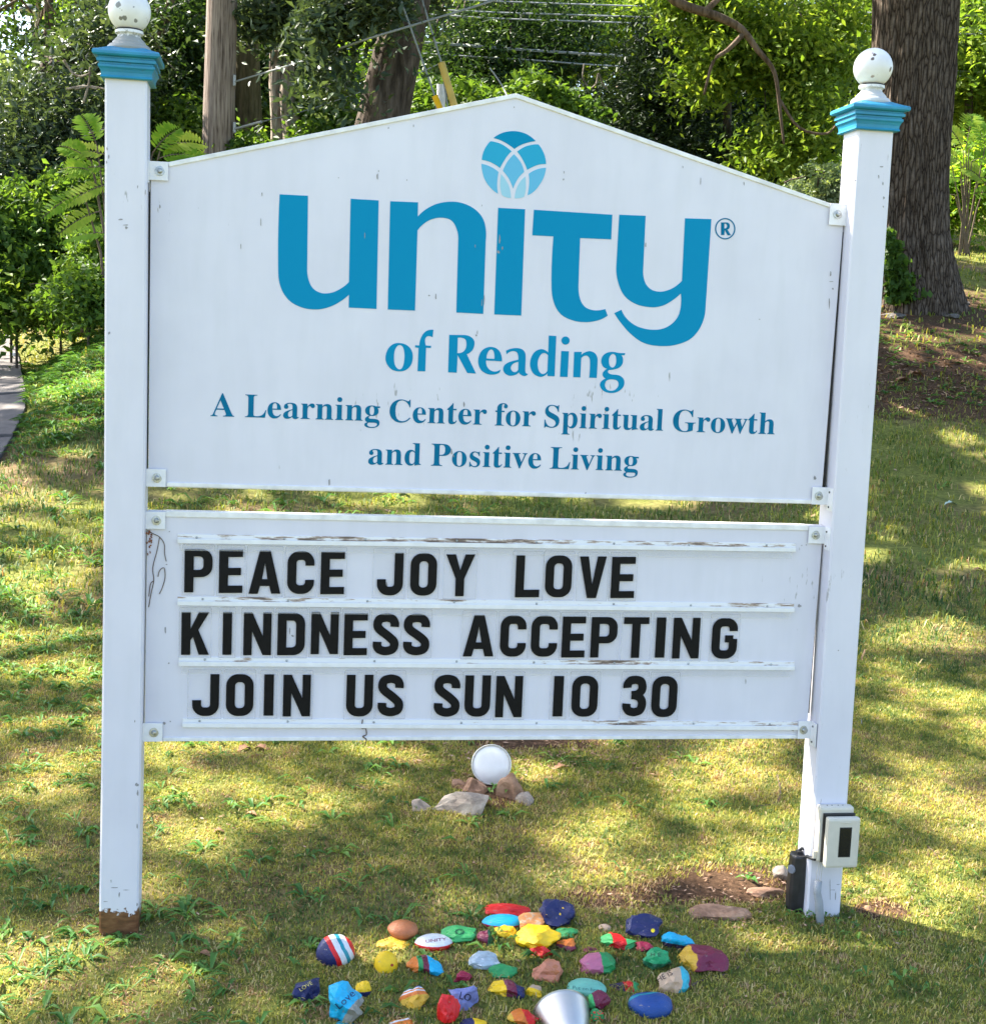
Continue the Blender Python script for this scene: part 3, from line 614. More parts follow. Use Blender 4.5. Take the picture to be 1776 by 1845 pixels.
GL = {'A':(437,[[(-9,0),(-9,18),(1,19),(9,21),(17,25),(24,30),(30,38),(36,47),(43,60),(49,75),(206,466),(224,465),(384,87),(392,70),(399,55),(405,44),(411,34),(417,27),(425,22),(433,19),(443,18),(443,0),(229,0),(229,18),(253,20),(270,25),(280,34),(283,46),(283,51),(281,59),(277,69),(273,81),(253,132),(103,132),(79,71),(76,59),(75,48),(78,35),(87,26),(102,20),(124,18),(128,18),(128,0)],[(113,161),(242,161),(177,319)]]),'C':(468,[[(257,-11),(224,-9),(193,-3),(164,6),(137,20),(113,37),(91,56),(72,79),(56,104),(43,132),(34,162),(28,194),(26,228),(28,262),(34,294),(43,323),(56,351),(72,376),(92,399),(114,418),(139,435),(166,448),(195,458),(226,464),(259,465),(283,464),(309,459),(337,451),(367,440),(372,438),(377,436),(382,435),(388,435),(399,437),(408,443),(415,452),(419,465),(437,465),(437,308),(420,308),(407,338),(392,364),(375,387),(356,407),(335,423),(313,434),(290,441),(265,443),(212,430),(174,389),(151,321),(144,226),(152,138),(177,74),(219,36),(278,24),(298,25),(318,29),(338,35),(358,45),(377,56),(395,71),(412,87),(428,106),(447,89),(409,45),(365,14),(314,-5)]]),'G':(507,[[(268,-10),(233,-8),(200,-3),(170,7),(141,19),(116,36),(93,55),(74,77),(57,103),(44,131),(35,161),(29,194),(28,229),(29,263),(35,295),(44,324),(57,352),(74,377),(93,399),(115,419),(139,435),(166,448),(195,458),(225,464),(257,465),(284,464),(311,459),(340,451),(369,441),(374,439),(379,437),(383,436),(388,436),(393,436),(398,438),(402,440),(406,443),(409,447),(412,452),(416,458),(419,465),(437,465),(437,308),(420,308),(412,327),(403,346),(393,363),(382,379),(370,393),(357,406),(343,417),(329,426),(314,434),(299,439),(283,442),(267,443),(214,430),(176,389),(153,322),(146,228),(148,178),(154,135),(165,98),(180,67),(199,44),(221,26),(246,16),(275,13),(293,14),(308,16),(319,21),(328,27),(334,35),(339,45),(342,57),(343,71),(343,128),(342,142),(339,154),(335,163),(329,170),(321,175),(309,179),(294,181),(275,182),(275,198),(500,198),(500,182),(485,181),(473,179),(463,175),(457,171),(452,164),(449,155),(447,143),(446,128),(446,29),(402,12),(357,0),(313,-8)]]),'L':(427,[[(15,0),(15,17),(31,19),(45,22),(55,26),(62,32),(68,39),(72,50),(74,64),(75,81),(75,379),(74,394),(71,407),(68,417),(62,425),(55,430),(44,434),(32,437),(16,439),(16,455),(250,455),(250,439),(237,438),(226,437),(216,436),(208,434),(201,431),(196,427),(191,422),(188,416),(185,409),(183,401),(182,390),(182,379),(182,83),(182,72),(183,62),(184,54),(185,47),(188,41),(191,37),(195,34),(200,31),(206,30),(214,28),(223,28),(234,28),(257,28),(278,31),(297,34),(315,40),(330,47),(345,56),(358,67),(370,80),(381,95),(391,112),(400,132),(409,154),(427,154),(402,0)]]),'P':(418,[[(15,0),(15,17),(31,19),(45,22),(55,26),(62,32),(68,39),(72,50),(74,64),(75,81),(75,379),(74,394),(71,406),(68,416),(62,424),(55,429),(44,434),(32,437),(16,439),(16,455),(214,455),(253,454),(287,452),(315,447),(336,440),(352,432),(366,422),(379,411),(390,398),(398,383),(404,367),(408,350),(409,332),(406,305),(398,280),(385,259),(367,240),(343,225),(314,214),(281,208),(242,206),(182,206),(182,81),(183,64),(185,50),(189,39),(194,32),(202,26),(212,22),(225,19),(242,17),(242,0)],[(182,230),(201,230),(225,231),(244,235),(260,243),(272,253),(281,266),(287,283),(291,304),(292,329),(291,354),(288,375),(283,392),(275,406),(265,417),(252,425),(236,430),(216,431),(207,431),(199,429),(193,427),(189,424),(186,419),(184,414),(182,407),(182,398)]]),'R':(473,[[(15,0),(15,17),(31,19),(45,22),(55,26),(62,32),(68,39),(72,50),(74,64),(75,81),(75,379),(74,394),(71,406),(68,416),(62,424),(55,429),(44,434),(32,437),(16,439),(16,455),(217,455),(264,453),(305,448),(339,439),(367,426),(389,409),(405,388),(414,363),(417,334),(411,296),(392,265),(360,241),(315,224),(432,50),(437,43),(443,36),(448,30),(452,26),(457,22),(463,19),(470,18),(478,17),(480,17),(480,0),(338,0),(201,212),(182,212),(182,81),(183,64),(185,50),(189,39),(194,32),(202,26),(212,22),(225,19),(242,17),(242,0)],[(182,234),(203,234),(228,235),(249,240),(266,248),(280,258),(290,272),(298,290),(302,311),(304,336),(299,378),(284,407),(259,425),(224,431),(212,431),(202,429),(195,426),(190,422),(186,417),(184,409),(182,398),(182,385)]]),'S':(390,[[(43,-11),(43,158),(62,158),(72,124),(83,94),(96,70),(111,50),(129,34),(149,24),(172,17),(197,15),(215,16),(231,20),(245,27),(257,36),(266,47),(273,60),(277,74),(279,89),(275,110),(265,129),(248,146),(225,160),(163,191),(135,205),(112,221),(92,236),(77,253),(65,270),(56,289),(51,309),(50,332),(51,352),(54,370),(60,387),(67,403),(77,417),(88,429),(101,440),(115,449),(131,457),(148,462),(166,465),(185,466),(195,466),(206,465),(217,463),(229,461),(242,459),(255,456),(268,452),(282,448),(291,446),(300,445),(307,446),(313,450),(318,457),(320,466),(339,466),(339,319),(322,319),(317,337),(310,354),(303,370),(293,385),(283,398),(272,410),(261,420),(248,429),(235,436),(222,441),(208,444),(194,445),(178,443),(163,440),(151,434),(140,426),(131,417),(125,406),(121,394),(120,380),(121,368),(124,356),(129,346),(137,336),(147,328),(159,319),(173,311),(189,303),(253,273),(273,263),(290,253),(305,243),(317,233),(328,222),(337,211),(344,200),(350,188),(354,176),(357,162),(359,148),(359,133),(358,112),(354,93),(348,75),(339,58),(328,43),(314,29),(298,18),(281,8),(261,0),(240,-6),(217,-9),(192,-10),(184,-10),(175,-9),(167,-9),(158,-8),(150,-6),(142,-4),(134,-2),(126,1),(118,3),(110,6),(104,8),(98,9),(85,12),(80,12),(75,11),(72,9),(69,7),(67,4),(65,0),(63,-5),(61,-11)]]),'a':(344,[[(255,-10),(232,-7),(216,1),(205,15),(200,35),(176,16),(151,2),(124,-6),(95,-9),(79,-7),(64,-4),(51,3),(40,11),(31,22),(25,34),(21,48),(20,63),(23,84),(31,104),(45,121),(63,136),(88,150),(119,164),(156,177),(199,190),(199,241),(198,254),(196,266),(192,275),(187,282),(180,288),(171,292),(160,295),(148,296),(129,294),(115,290),(107,283),(104,274),(105,271),(106,268),(109,263),(113,257),(118,250),(121,243),(122,237),(123,231),(122,222),(120,215),(116,208),(110,202),(103,197),(95,194),(87,191),(77,191),(67,192),(59,194),(51,198),(45,203),(40,210),(36,218),(34,227),(33,236),(34,248),(37,259),(42,269),(49,278),(58,287),(69,295),(81,302),(95,308),(110,312),(126,316),(143,318),(162,318),(195,317),(223,312),(246,304),(263,292),(276,277),(285,259),(291,236),(293,210),(293,62),(293,54),(293,48),(294,43),(295,40),(296,37),(298,36),(301,35),(304,34),(308,35),(312,36),(316,38),(320,42),(329,28),(312,11),(294,-1),(275,-8)],[(151,34),(156,34),(162,35),(167,38),(174,41),(181,45),(187,50),(193,56),(199,63),(199,169),(164,157),(138,139),(123,114),(118,84),(120,62),(126,46),(137,37)]]),'d':(371,[[(140,-10),(123,-9),(107,-5),(92,1),(78,10),(65,22),(53,35),(43,50),(35,66),(28,85),(23,104),(20,125),(19,147),(21,172),(24,196),(29,217),(36,237),(45,256),(55,272),(68,286),(81,297),(96,306),(112,313),(128,317),(146,318),(168,316),(189,309),(207,297),(223,280),(223,401),(222,411),(220,419),(217,425),(212,430),(206,434),(198,437),(188,438),(176,439),(176,455),(319,455),(319,75),(319,64),(320,54),(322,46),(325,41),(329,36),(335,32),(343,30),(353,28),(353,11),(325,9),(294,6),(260,-1),(223,-10),(223,39),(207,18),(188,2),(166,-7)],[(171,28),(179,29),(187,31),(194,36),(202,41),(209,48),(215,56),(219,66),(223,76),(223,242),(221,250),(217,257),(213,264),(206,270),(199,274),(191,278),(183,280),(174,281),(159,279),(147,273),(138,263),(130,250),(125,232),(121,210),(118,184),(118,153),(118,124),(120,98),(124,76),(130,58),(137,45),(146,36),(158,30)]]),'e':(301,[[(154,-10),(135,-9),(117,-5),(100,1),(85,10),(70,22),(58,35),(46,51),(37,69),(29,88),(24,109),(21,132),(19,157),(21,180),(24,201),(30,222),(38,240),(47,258),(59,273),(72,286),(87,298),(103,307),(120,313),(138,317),(157,318),(185,316),(209,309),(230,297),(249,280),(264,259),(274,234),(281,206),(283,173),(283,166),(117,166),(123,112),(138,73),(164,50),(199,42),(219,45),(237,53),(254,67),(270,86),(285,73),(258,36),(228,11),(193,-5)],[(116,192),(201,192),(201,215),(201,235),(199,252),(197,266),(193,277),(188,286),(181,292),(172,296),(161,297),(141,291),(127,274),(119,244),(116,203)]]),'f':(213,[[(15,0),(15,16),(23,17),(30,18),(35,20),(40,22),(43,24),(46,27),(48,31),(50,35),(51,40),(52,48),(52,59),(52,73),(52,277),(16,277),(16,310),(52,310),(52,353),(54,378),(60,400),(71,419),(85,436),(102,448),(123,457),(147,463),(174,465),(194,464),(212,460),(227,454),(240,446),(250,436),(257,425),(262,413),(263,400),(263,389),(260,381),(257,373),(252,367),(246,362),(239,358),(232,356),(224,355),(216,356),(208,358),(201,361),(195,365),(191,370),(187,376),(185,383),(185,391),(185,398),(187,405),(189,413),(193,420),(196,426),(197,433),(196,437),(193,441),(188,443),(180,443),(171,442),(163,440),(157,436),(153,430),(151,422),(149,413),(148,402),(148,390),(148,310),(203,310),(203,277),(148,277),(148,65),(148,51),(150,40),(153,32),(158,26),(164,21),(173,18),(185,17),(199,16),(199,0)]]),'g':(327,[[(146,-140),(115,-139),(89,-136),(66,-130),(48,-122),(33,-111),(22,-100),(16,-88),(14,-75),(18,-59),(28,-46),(45,-35),(69,-26),(49,-14),(35,-1),(26,14),(24,30),(25,42),(28,54),(34,64),(42,74),(53,83),(67,92),(83,101),(102,110),(67,128),(42,150),(27,179),(22,212),(23,228),(27,242),(32,255),(40,268),(49,279),(60,289),(73,298),(88,305),(103,311),(120,315),(138,317),(157,318),(177,317),(196,315),(215,310),(233,304),(317,304),(317,268),(268,268),(278,253),(286,237),(290,221),(291,203),(291,189),(288,176),(283,163),(276,151),(268,140),(258,131),(246,123),(234,116),(220,110),(205,106),(189,104),(172,103),(157,103),(142,104),(133,103),(126,102),(119,99),(112,94),(107,89),(104,84),(101,78),(101,71),(103,61),(111,55),(123,50),(141,49),(175,49),(200,48),(223,47),(242,44),(259,40),(273,35),(285,29),(295,22),(303,13),(308,3),(312,-9),(315,-22),(316,-37),(313,-60),(305,-80),(291,-98),(272,-113),(248,-125),(219,-133),(185,-139)],[(157,124),(168,126),(178,130),(185,136),(190,146),(194,158),(197,173),(199,190),(199,211),(199,232),(197,249),(194,264),(190,276),(185,285),(178,292),(168,296),(157,297),(146,296),(137,292),(130,285),(124,276),(120,264),(117,249),(115,232),(114,211),(115,190),(117,173),(120,158),(124,146),(130,136),(137,130),(146,126)],[(161,-116),(205,-113),(238,-104),(257,-88),(263,-66),(262,-58),(260,-51),(255,-45),(249,-41),(241,-38),(231,-36),(219,-35),(205,-34),(97,-34),(86,-42),(79,-52),(75,-62),(73,-73),(75,-81),(79,-89),(85,-97),(95,-103),(107,-109),(122,-113),(140,-115)]]),'h':(381,[[(18,0),(18,16),(27,17),(35,19),(41,22),(45,26),(48,31),(51,37),(52,46),(52,56),(52,399),(52,409),(51,417),(49,424),(46,429),(41,433),(36,437),(28,439),(19,440),(19,455),(148,455),(148,267),(168,289),(190,305),(215,315),(243,318),(281,312),(309,292),(325,258),(330,212),(330,56),(331,46),(332,38),(334,31),(337,26),(341,22),(347,19),(354,17),(363,16),(363,0),(202,0),(202,16),(207,16),(219,19),(228,26),(233,38),(235,56),(235,217),(235,230),(234,241),(232,250),(229,258),(225,264),(219,268),(212,270),(203,271),(188,269),(173,262),(160,251),(148,235),(148,56),(148,46),(149,38),(151,31),(154,26),(158,22),(164,19),(171,17),(180,16),(180,0)]]),'i':(198,[[(101,362),(90,363),(81,366),(72,370),(65,376),(58,384),(54,393),(51,402),(50,412),(51,423),(54,432),(58,441),(65,449),(72,455),(81,460),(90,462),(101,463),(111,462),(120,460),(129,455),(137,449),(143,441),(147,432),(150,423),(151,412),(150,402),(147,393),(143,384),(136,376),(129,370),(120,366),(111,363)],[(18,0),(18,16),(27,17),(35,19),(41,22),(45,26),(48,30),(51,37),(52,46),(52,56),(52,252),(52,263),(51,272),(49,280),(47,285),(43,288),(37,291),(30,293),(20,293),(21,310),(148,310),(148,56),(149,46),(150,38),(152,31),(154,26),(158,22),(164,19),(171,17),(180,16),(180,0)]]),'l':(200,[[(18,0),(18,16),(27,17),(35,19),(41,22),(45,26),(48,30),(51,37),(52,46),(52,56),(52,398),(52,408),(51,417),(49,424),(47,429),(43,433),(38,436),(30,438),(20,439),(20,455),(148,455),(148,56),(149,46),(150,38),(152,31),(154,26),(158,22),(164,19),(171,17),(180,16),(180,0)]]),'n':(381,[[(18,0),(18,16),(27,17),(35,19),(41,22),(45,26),(48,31),(51,37),(52,46),(52,56),(52,253),(52,263),(51,271),(49,278),(46,284),(41,288),(36,291),(28,293),(19,294),(19,310),(148,310),(148,267),(168,290),(190,306),(215,315),(243,318),(281,312),(309,292),(325,258),(330,212),(330,56),(331,46),(332,38),(334,31),(337,26),(341,22),(347,19),(354,17),(363,16),(363,0),(202,0),(202,16),(207,16),(219,19),(228,26),(233,38),(235,56),(235,217),(235,230),(234,241),(232,250),(229,258),(225,264),(219,268),(212,270),(203,271),(188,269),(173,262),(160,251),(148,235),(148,56),(148,46),(149,38),(151,31),(154,26),(158,22),(164,19),(171,17),(180,16),(180,0)]]),'o':(336,[[(169,-10),(147,-9),(127,-5),(108,2),(90,11),(74,23),(60,37),(48,53),(38,70),(29,89),(24,110),(20,131),(19,154),(20,177),(24,199),(29,219),(38,239),(48,256),(60,272),(74,286),(90,297),(108,306),(127,313),(147,317),(168,318),(189,317),(209,313),(228,307),(245,298),(261,286),(275,273),(287,257),(298,240),(306,221),(312,200),(316,178),(317,154),(316,130),(312,108),(306,88),(298,69),(287,51),(275,36),(261,22),(245,11),(228,2),(210,-5),(190,-9)],[(169,11),(182,13),(193,18),(202,27),(209,39),(212,47),(214,56),(216,68),(217,81),(218,97),(219,114),(219,133),(220,154),(219,194),(217,227),(213,253),(208,271),(201,283),(192,292),(181,297),(169,299),(155,297),(144,292),(135,283),(128,271),(123,253),(120,227),(118,194),(117,154),(117,134),(118,114),(118,97),(120,82),(121,68),(123,56),(125,47),(128,39),(135,27),(144,18),(155,13)]]),'p':(372,[[(17,-139),(17,-124),(25,-123),(31,-122),(36,-120),(40,-117),(44,-114),(47,-110),(49,-106),(50,-101),(51,-95),(52,-86),(52,-76),(52,-64),(52,243),(52,257),(51,269),(49,277),(46,283),(42,287),(37,291),(29,293),(19,295),(19,310),(143,310),(143,263),(160,287),(180,305),(203,315),(230,319),(248,318),(264,314),(279,307),(293,298),(306,287),(317,274),(326,258),(335,241),(341,223),(346,203),(349,182),(350,160),(349,136),(346,113),(341,92),(334,72),(326,54),(316,38),(304,24),(291,12),(277,2),(261,-5),(245,-9),(227,-10),(204,-7),(183,1),(164,14),(148,32),(148,-58),(148,-70),(149,-81),(150,-91),(152,-99),(154,-105),(158,-110),(162,-115),(167,-118),(173,-120),(180,-121),(188,-122),(197,-123),(197,-139)],[(195,28),(210,30),(222,36),(232,46),(239,59),(245,77),(249,99),(252,125),(253,154),(252,183),(250,208),(246,230),(241,248),(234,261),(225,270),(213,276),(199,278),(184,275),(171,267),(158,254),(148,235),(148,69),(157,51),(167,38),(180,31)]]),'r':(288,[[(18,0),(18,16),(27,17),(35,19),(41,22),(45,26),(48,30),(51,37),(52,46),(52,56),(52,252),(52,263),(51,273),(49,280),(46,285),(42,289),(37,291),(29,293),(20,293),(21,310),(146,310),(146,252),(155,267),(165,280),(176,292),(187,301),(199,309),(210,314),(222,317),(233,318),(246,317),(258,315),(267,310),(275,304),(282,296),(286,287),(289,277),(289,266),(289,257),(287,248),(283,241),(278,234),(272,229),(265,225),(257,223),(248,222),(240,223),(233,224),(227,227),(222,231),(218,235),(214,240),(210,245),(207,250),(203,254),(199,257),(194,259),(189,260),(182,259),(175,255),(168,250),(162,241),(156,231),(152,220),(150,207),(149,192),(149,56),(150,45),(152,37),(155,30),(159,25),(165,22),(173,19),(184,17),(197,16),(197,0)]]),'s':(288,[[(151,-10),(137,-9),(122,-6),(105,-1),(87,6),(84,7),(80,8),(77,9),(73,9),(66,8),(60,4),(55,-1),(51,-9),(36,-9),(36,105),(53,105),(59,85),(66,68),(75,52),(87,39),(99,28),(112,21),(126,16),(140,15),(152,16),(162,18),(171,21),(179,27),(185,33),(189,40),(191,49),(192,58),(190,72),(183,84),(172,95),(156,105),(107,130),(90,139),(76,148),(64,158),(54,169),(47,181),(41,193),(38,206),(37,220),(39,241),(44,259),(53,276),(65,291),(80,303),(98,312),(118,317),(141,319),(147,319),(153,318),(159,317),(166,316),(173,314),(181,312),(190,310),(199,308),(206,306),(213,305),(218,306),(223,308),(227,313),(230,319),(244,319),(244,222),(228,222),(222,239),(215,254),(206,266),(196,277),(186,285),(174,291),(162,295),(149,296),(139,296),(130,294),(123,290),(116,286),(111,280),(108,274),(105,267),(105,259),(105,252),(107,244),(111,238),(115,232),(121,227),(128,222),(137,217),(146,212),(191,189),(207,181),(221,172),(232,162),(241,151),(248,140),(253,127),(256,112),(257,95),(255,72),(250,51),(241,33),(228,18),(212,6),(194,-3),(174,-8)]]),'t':(228,[[(124,-9),(105,-8),(89,-4),(76,2),(66,10),(58,22),(53,36),(49,52),(48,71),(48,279),(20,279),(20,300),(39,318),(57,336),(73,353),(88,369),(101,384),(112,398),(121,412),(129,424),(144,424),(144,310),(208,310),(208,279),(144,279),(144,82),(145,72),(146,64),(147,57),(149,51),(152,46),(157,43),(162,41),(168,40),(179,42),(189,49),(198,60),(206,75),(222,66),(205,33),(182,9),(155,-5)]]),'u':(375,[[(131,-10),(109,-8),(91,-3),(77,5),(65,17),(57,32),(51,51),(47,72),(46,97),(46,248),(45,259),(44,268),(42,276),(39,282),(35,287),(29,291),(21,293),(11,294),(11,310),(142,310),(142,74),(142,66),(144,58),(147,52),(151,46),(156,41),(162,38),(169,36),(177,36),(191,37),(205,43),(217,53),(228,66),(228,248),(228,260),(226,269),(224,277),(221,283),(216,288),(209,291),(200,293),(189,294),(189,310),(324,310),(324,70),(324,59),(326,51),(328,44),(331,39),(336,35),(342,33),(350,31),(360,30),(360,13),(331,11),(300,7),(265,0),(228,-10),(228,40),(219,29),(209,19),(198,11),(186,3),(173,-3),(160,-7),(145,-9)]]),'v':(307,[[(142,-10),(38,248),(34,258),(30,267),(26,275),(22,281),(18,286),(12,290),(5,292),(-3,293),(-3,310),(164,310),(164,294),(156,294),(144,293),(136,290),(131,284),(129,276),(130,268),(185,122),(236,253),(238,259),(240,264),(241,269),(241,272),(239,282),(232,289),(220,293),(203,294),(203,310),(305,310),(305,295),(296,292),(289,289),(283,284),(278,279),(273,272),(269,264),(265,254),(260,243),(160,-10)]]),'w':(435,[[(122,-10),(17,265),(14,271),(12,276),(9,281),(6,284),(3,288),(-1,290),(-6,292),(-11,293),(-11,310),(138,310),(138,293),(132,293),(127,292),(123,291),(120,289),(117,287),(116,284),(115,280),(114,276),(116,266),(120,253),(167,127),(211,235),(201,266),(198,274),(195,280),(193,285),(190,288),(186,291),(181,293),(175,294),(168,295),(168,310),(323,310),(323,293),(311,292),(302,288),(297,283),(296,276),(296,269),(298,262),(336,141),(382,256),(384,261),(386,266),(387,271),(387,275),(386,280),(385,283),(383,286),(380,289),(376,291),(370,292),(364,294),(356,295),(356,310),(445,310),(445,295),(439,294),(433,292),(428,289),(425,284),(422,279),(418,273),(415,266),(412,258),(304,-10),(289,-10),(223,197),(140,-10)]])}
def offset_loop(l, d):
    n = len(l); out = []
    for i in range(n):
        a, b_, c = l[i-1], l[i], l[(i+1) % n]
        e1 = Vector((b_[0]-a[0], b_[1]-a[1])); e2 = Vector((c[0]-b_[0], c[1]-b_[1]))
        if e1.length < 1e-6 or e2.length < 1e-6: out.append(b_); continue
        e1.normalize(); e2.normalize(); n1 = Vector((e1.y, -e1.x)); n2 = Vector((e2.y, -e2.x)); m = (n1+n2)
        if m.length < .3: out.append(b_); continue
        m.normalize(); k = d/max(.5, m.dot(n1)); out.append((b_[0]+m.x*k, b_[1]+m.y*k))
    return out
def serif_word(word, p0, p1, cap_px=45.5, thin=1.5):
    """word set between two points of the board (pixels only measure where it stands)"""
    A = pan(*p0); B = pan(*p1)
    capm = cap_px * .001105
    xs = []; x = 0
    for ch in word: xs.append(x); x += GL[ch][0]
    x0 = min(p[0] for p in GL[word[0]][1][0]); x1 = xs[-1] + max(p[0] for l in GL[word[-1]][1] for p in l)
    sx = 1/(x1-x0)
    for ch, gx in zip(word, xs):
        loops = GL[ch][1]
        big = max(loops, key=lambda l: abs(area(l)))
        sgn = -1 if area(big) > 0 else 1
        L = [offset_loop(l, thin*sgn) for l in loops]
        outs = [l for l in L if area(l)*area(big) > 0]; holes = [l for l in L if area(l)*area(big) <= 0]
        shapes = []
        for o_ in outs:
            bx = (min(p[0] for p in o_), max(p[0] for p in o_), min(p[1] for p in o_), max(p[1] for p in o_))
            hs = [h for h in holes if bx[0] < h[0][0] < bx[1] and bx[2] < h[0][1] < bx[3]]
            shapes.append([o_] + hs)
        def to3(x, y, d):
            t = (gx + x - x0)*sx
            return (A[0]+(B[0]-A[0])*t, PP - d - .0002, A[1]+(B[1]-A[1])*t + y/466*capm)
        letter_obj('letter', shapes, to3, M['dark_text'], upper)
for w, a, b_ in (('A',(379,749.7),(422,751)), ('Learning',(441,751.5),(684,759)), ('Center',(701,760),(876,765.5)), ('for',(891,766.5),(964,768.5)),
                 ('Spiritual',(980,769.5),(1194,776)), ('Growth',(1211,777),(1395,782.5)),
                 ('and',(663,836.5),(758,838.5)), ('Positive',(776,839),(974,844)), ('Living',(990,844.5),(1149,849))):
    serif_word(w, a, b_)

# --------------------------------------------------- changeable letters
def arcp(cx, cy, r, a0, a1, n=6):
    return [(cx+r*math.cos(R(a0+(a1-a0)*i/n)), cy+r*math.sin(R(a0+(a1-a0)*i/n))) for i in range(n+1)]
def rr(x0, y0, x1, y1, bl, br_, tr, tl):
    P = []
    P += arcp(x0+bl, y0+bl, bl, 180, 270) if bl else [(x0, y0)]
    P += arcp(x1-br_, y0+br_, br_, 270, 360) if br_ else [(x1, y0)]
    P += arcp(x1-tr, y1-tr, tr, 0, 90) if tr else [(x1, y1)]
    P += arcp(x0+tl, y1-tl, tl, 90, 180) if tl else [(x0, y1)]
    return P
def stroke(P, t):
    n = len(P); Lf = []; Rt = []
    for i in range(n):
        a = Vector(P[max(i-1, 0)]); c = Vector(P[min(i+1, n-1)]); p = Vector(P[i])
        e1 = (p-a).normalized() if i else (c-p).normalized(); e2 = (c-p).normalized() if i < n-1 else e1
        n1 = Vector((-e1.y, e1.x)); m = (n1 + Vector((-e2.y, e2.x))).normalized(); k = t/2/max(.6, m.dot(n1))
        Lf.append(tuple(p+m*k)); Rt.append(tuple(p-m*k))
    return Lf[::-1] + Rt
T_ = 20.5; h_ = T_/2
def smooth_open(P, k=5):
    out = []
    for i in range(len(P)-1):
        p0, p1, p2, p3 = [np.array(P[max(0, min(len(P)-1, j))], float) for j in (i-1, i, i+1, i+2)]
        for j in range(k):
            t = j/k; out.append(tuple(.5*((2*p1)+(-p0+p2)*t+(2*p0-5*p1+4*p2-p3)*t*t+(-p0+3*p1-3*p2+p3)*t**3)))
    out.append(tuple(P[-1])); return out
def block(ch, w):
    t = T_
    if ch in 'O0': return [[rr(0,0,w,100,27,27,27,27), rr(t,t*.93,w-t,100-t*.93,9,9,9,9)]]
    if ch == 'D': return [[rr(0,0,w,100,0,26,26,0), rr(t,t*.9,w-t,100-t*.9,0,9,9,0)]]
    if ch == 'P': return [[[(0,0),(t,0),(t,35)] + arcp(w-25,60,25,270,360)+arcp(w-25,75,25,0,90)+[(0,100)], rr(t,52,w-t,83,0,9,9,0)]]
    if ch == 'E': return [[[(0,0),(w,0),(w,17),(t,17),(t,41),(w-4,41),(w-4,58),(t,58),(t,83),(w,83),(w,100),(0,100)]]]
    if ch == 'L': return [[[(0,0),(w,0),(w,18),(t,18),(t,100),(0,100)]]]
    if ch == 'I': return [[[(0,0),(w,0),(w,100),(0,100)]]]
    if ch == 'T': return [[[(w/2-t/2,0),(w/2+t/2,0),(w/2+t/2,83),(w,83),(w,100),(0,100),(0,83),(w/2-t/2,83)]]]
    if ch == 'A': return [[[(0,0),(t*1.02,0),(t*1.02+4.5,18),(w-t*1.02-4.5,18),(w-t*1.02,0),(w,0),(w/2+12,100),(w/2-12,100)], [(30,34),(w-30,34),(w/2,72)]]]
    if ch == 'V': return [[[(w/2-11,0),(w/2+11,0),(w,100),(w-t*1.05,100),(w/2,32),(t*1.05,100),(0,100)]]]
    if ch == 'Y': return [[[(w/2-h_,0),(w/2+h_,0),(w/2+h_,42),(w,100),(w-t*1.12,100),(w/2,62),(t*1.12,100),(0,100),(w/2-h_,42)]]]
    if ch == 'N': return [[[(0,0),(t*.93,0),(t*.93,56),(w-t*.93,0),(w,0),(w,100),(w-t*.93,100),(w-t*.93,44),(t*.93,100),(0,100)]]]
    if ch == 'K': return [[[(0,0),(t,0),(t,34),(26,42),(w-t*1.12,0),(w,0),(38,58),(w,100),(w-t*1.15,100),(t,60),(t,100),(0,100)]]]
    if ch == 'U': return [[stroke([(w-h_,100)]+[(w-h_,30)]+arcp(w-h_-17,h_+17,17,0,-90)+arcp(h_+17,h_+17,17,270,180)+[(h_,100)], t)]]
    if ch == 'J': return [[stroke([(w-h_,100)]+[(w-h_,30)]+arcp(w-h_-17,h_+17,17,0,-90)+arcp(h_+17,h_+17,17,270,180)+[(h_,38)], t)]]
    if ch == 'C': return [[stroke([(w-h_,66)]+arcp(w-h_-17,100-h_-17,17,0,90)+arcp(h_+17,100-h_-17,17,90,180)+arcp(h_+17,h_+17,17,180,270)+arcp(w-h_-17,h_+17,17,270,360)+[(w-h_,33)], t)]]
    if ch == 'G': return [[stroke([(w-h_,68)]+arcp(w-h_-17,100-h_-17,17,0,90)+arcp(h_+17,100-h_-17,17,90,180)+arcp(h_+17,h_+17,17,180,270)+arcp(w-h_-17,h_+17,17,270,360)+[(w-h_,48.9)], t)], [[(w/2+1,40),(w-h_,40),(w-h_,57.5),(w/2+1,57.5)]]]
    if ch == 'S': return [[stroke(smooth_open([(w-h_,68),(w-h_,77),(w-h_-5,86),(w-h_-15,90),(h_+15,90),(h_+4,86),(h_,77),(h_+1,67),(h_+8,59),(w/2,50),(w-h_-8,40),(w-h_-1,32),(w-h_,22),(w-h_-4,14),(w-h_-15,10),(h_+15,10),(h_+5,14),(h_,22),(h_,32)]), t)]]
    if ch == '3': return [[stroke(smooth_open([(h_,70),(h_,78),(h_+6,87),(h_+16,90),(w-h_-16,90),(w-h_-5,86),(w-h_-1,76),(w-h_-1,66),(w-h_-7,57),(w-h_-16,53),(w/2-8,52)]), t)], [stroke(smooth_open([(w/2-8,52),(w-h_-16,51),(w-h_-6,46),(w-h_,36),(w-h_,24),(w-h_-5,14),(w-h_-16,10),(h_+16,10),(h_+6,13),(h_,22),(h_,31)]), t)]]
s3 = 660/1776
def c6(x, y): return (240+x*s3, 900+y*s3)
def c7(x, y): return (860+x*s3, 900+y*s3)
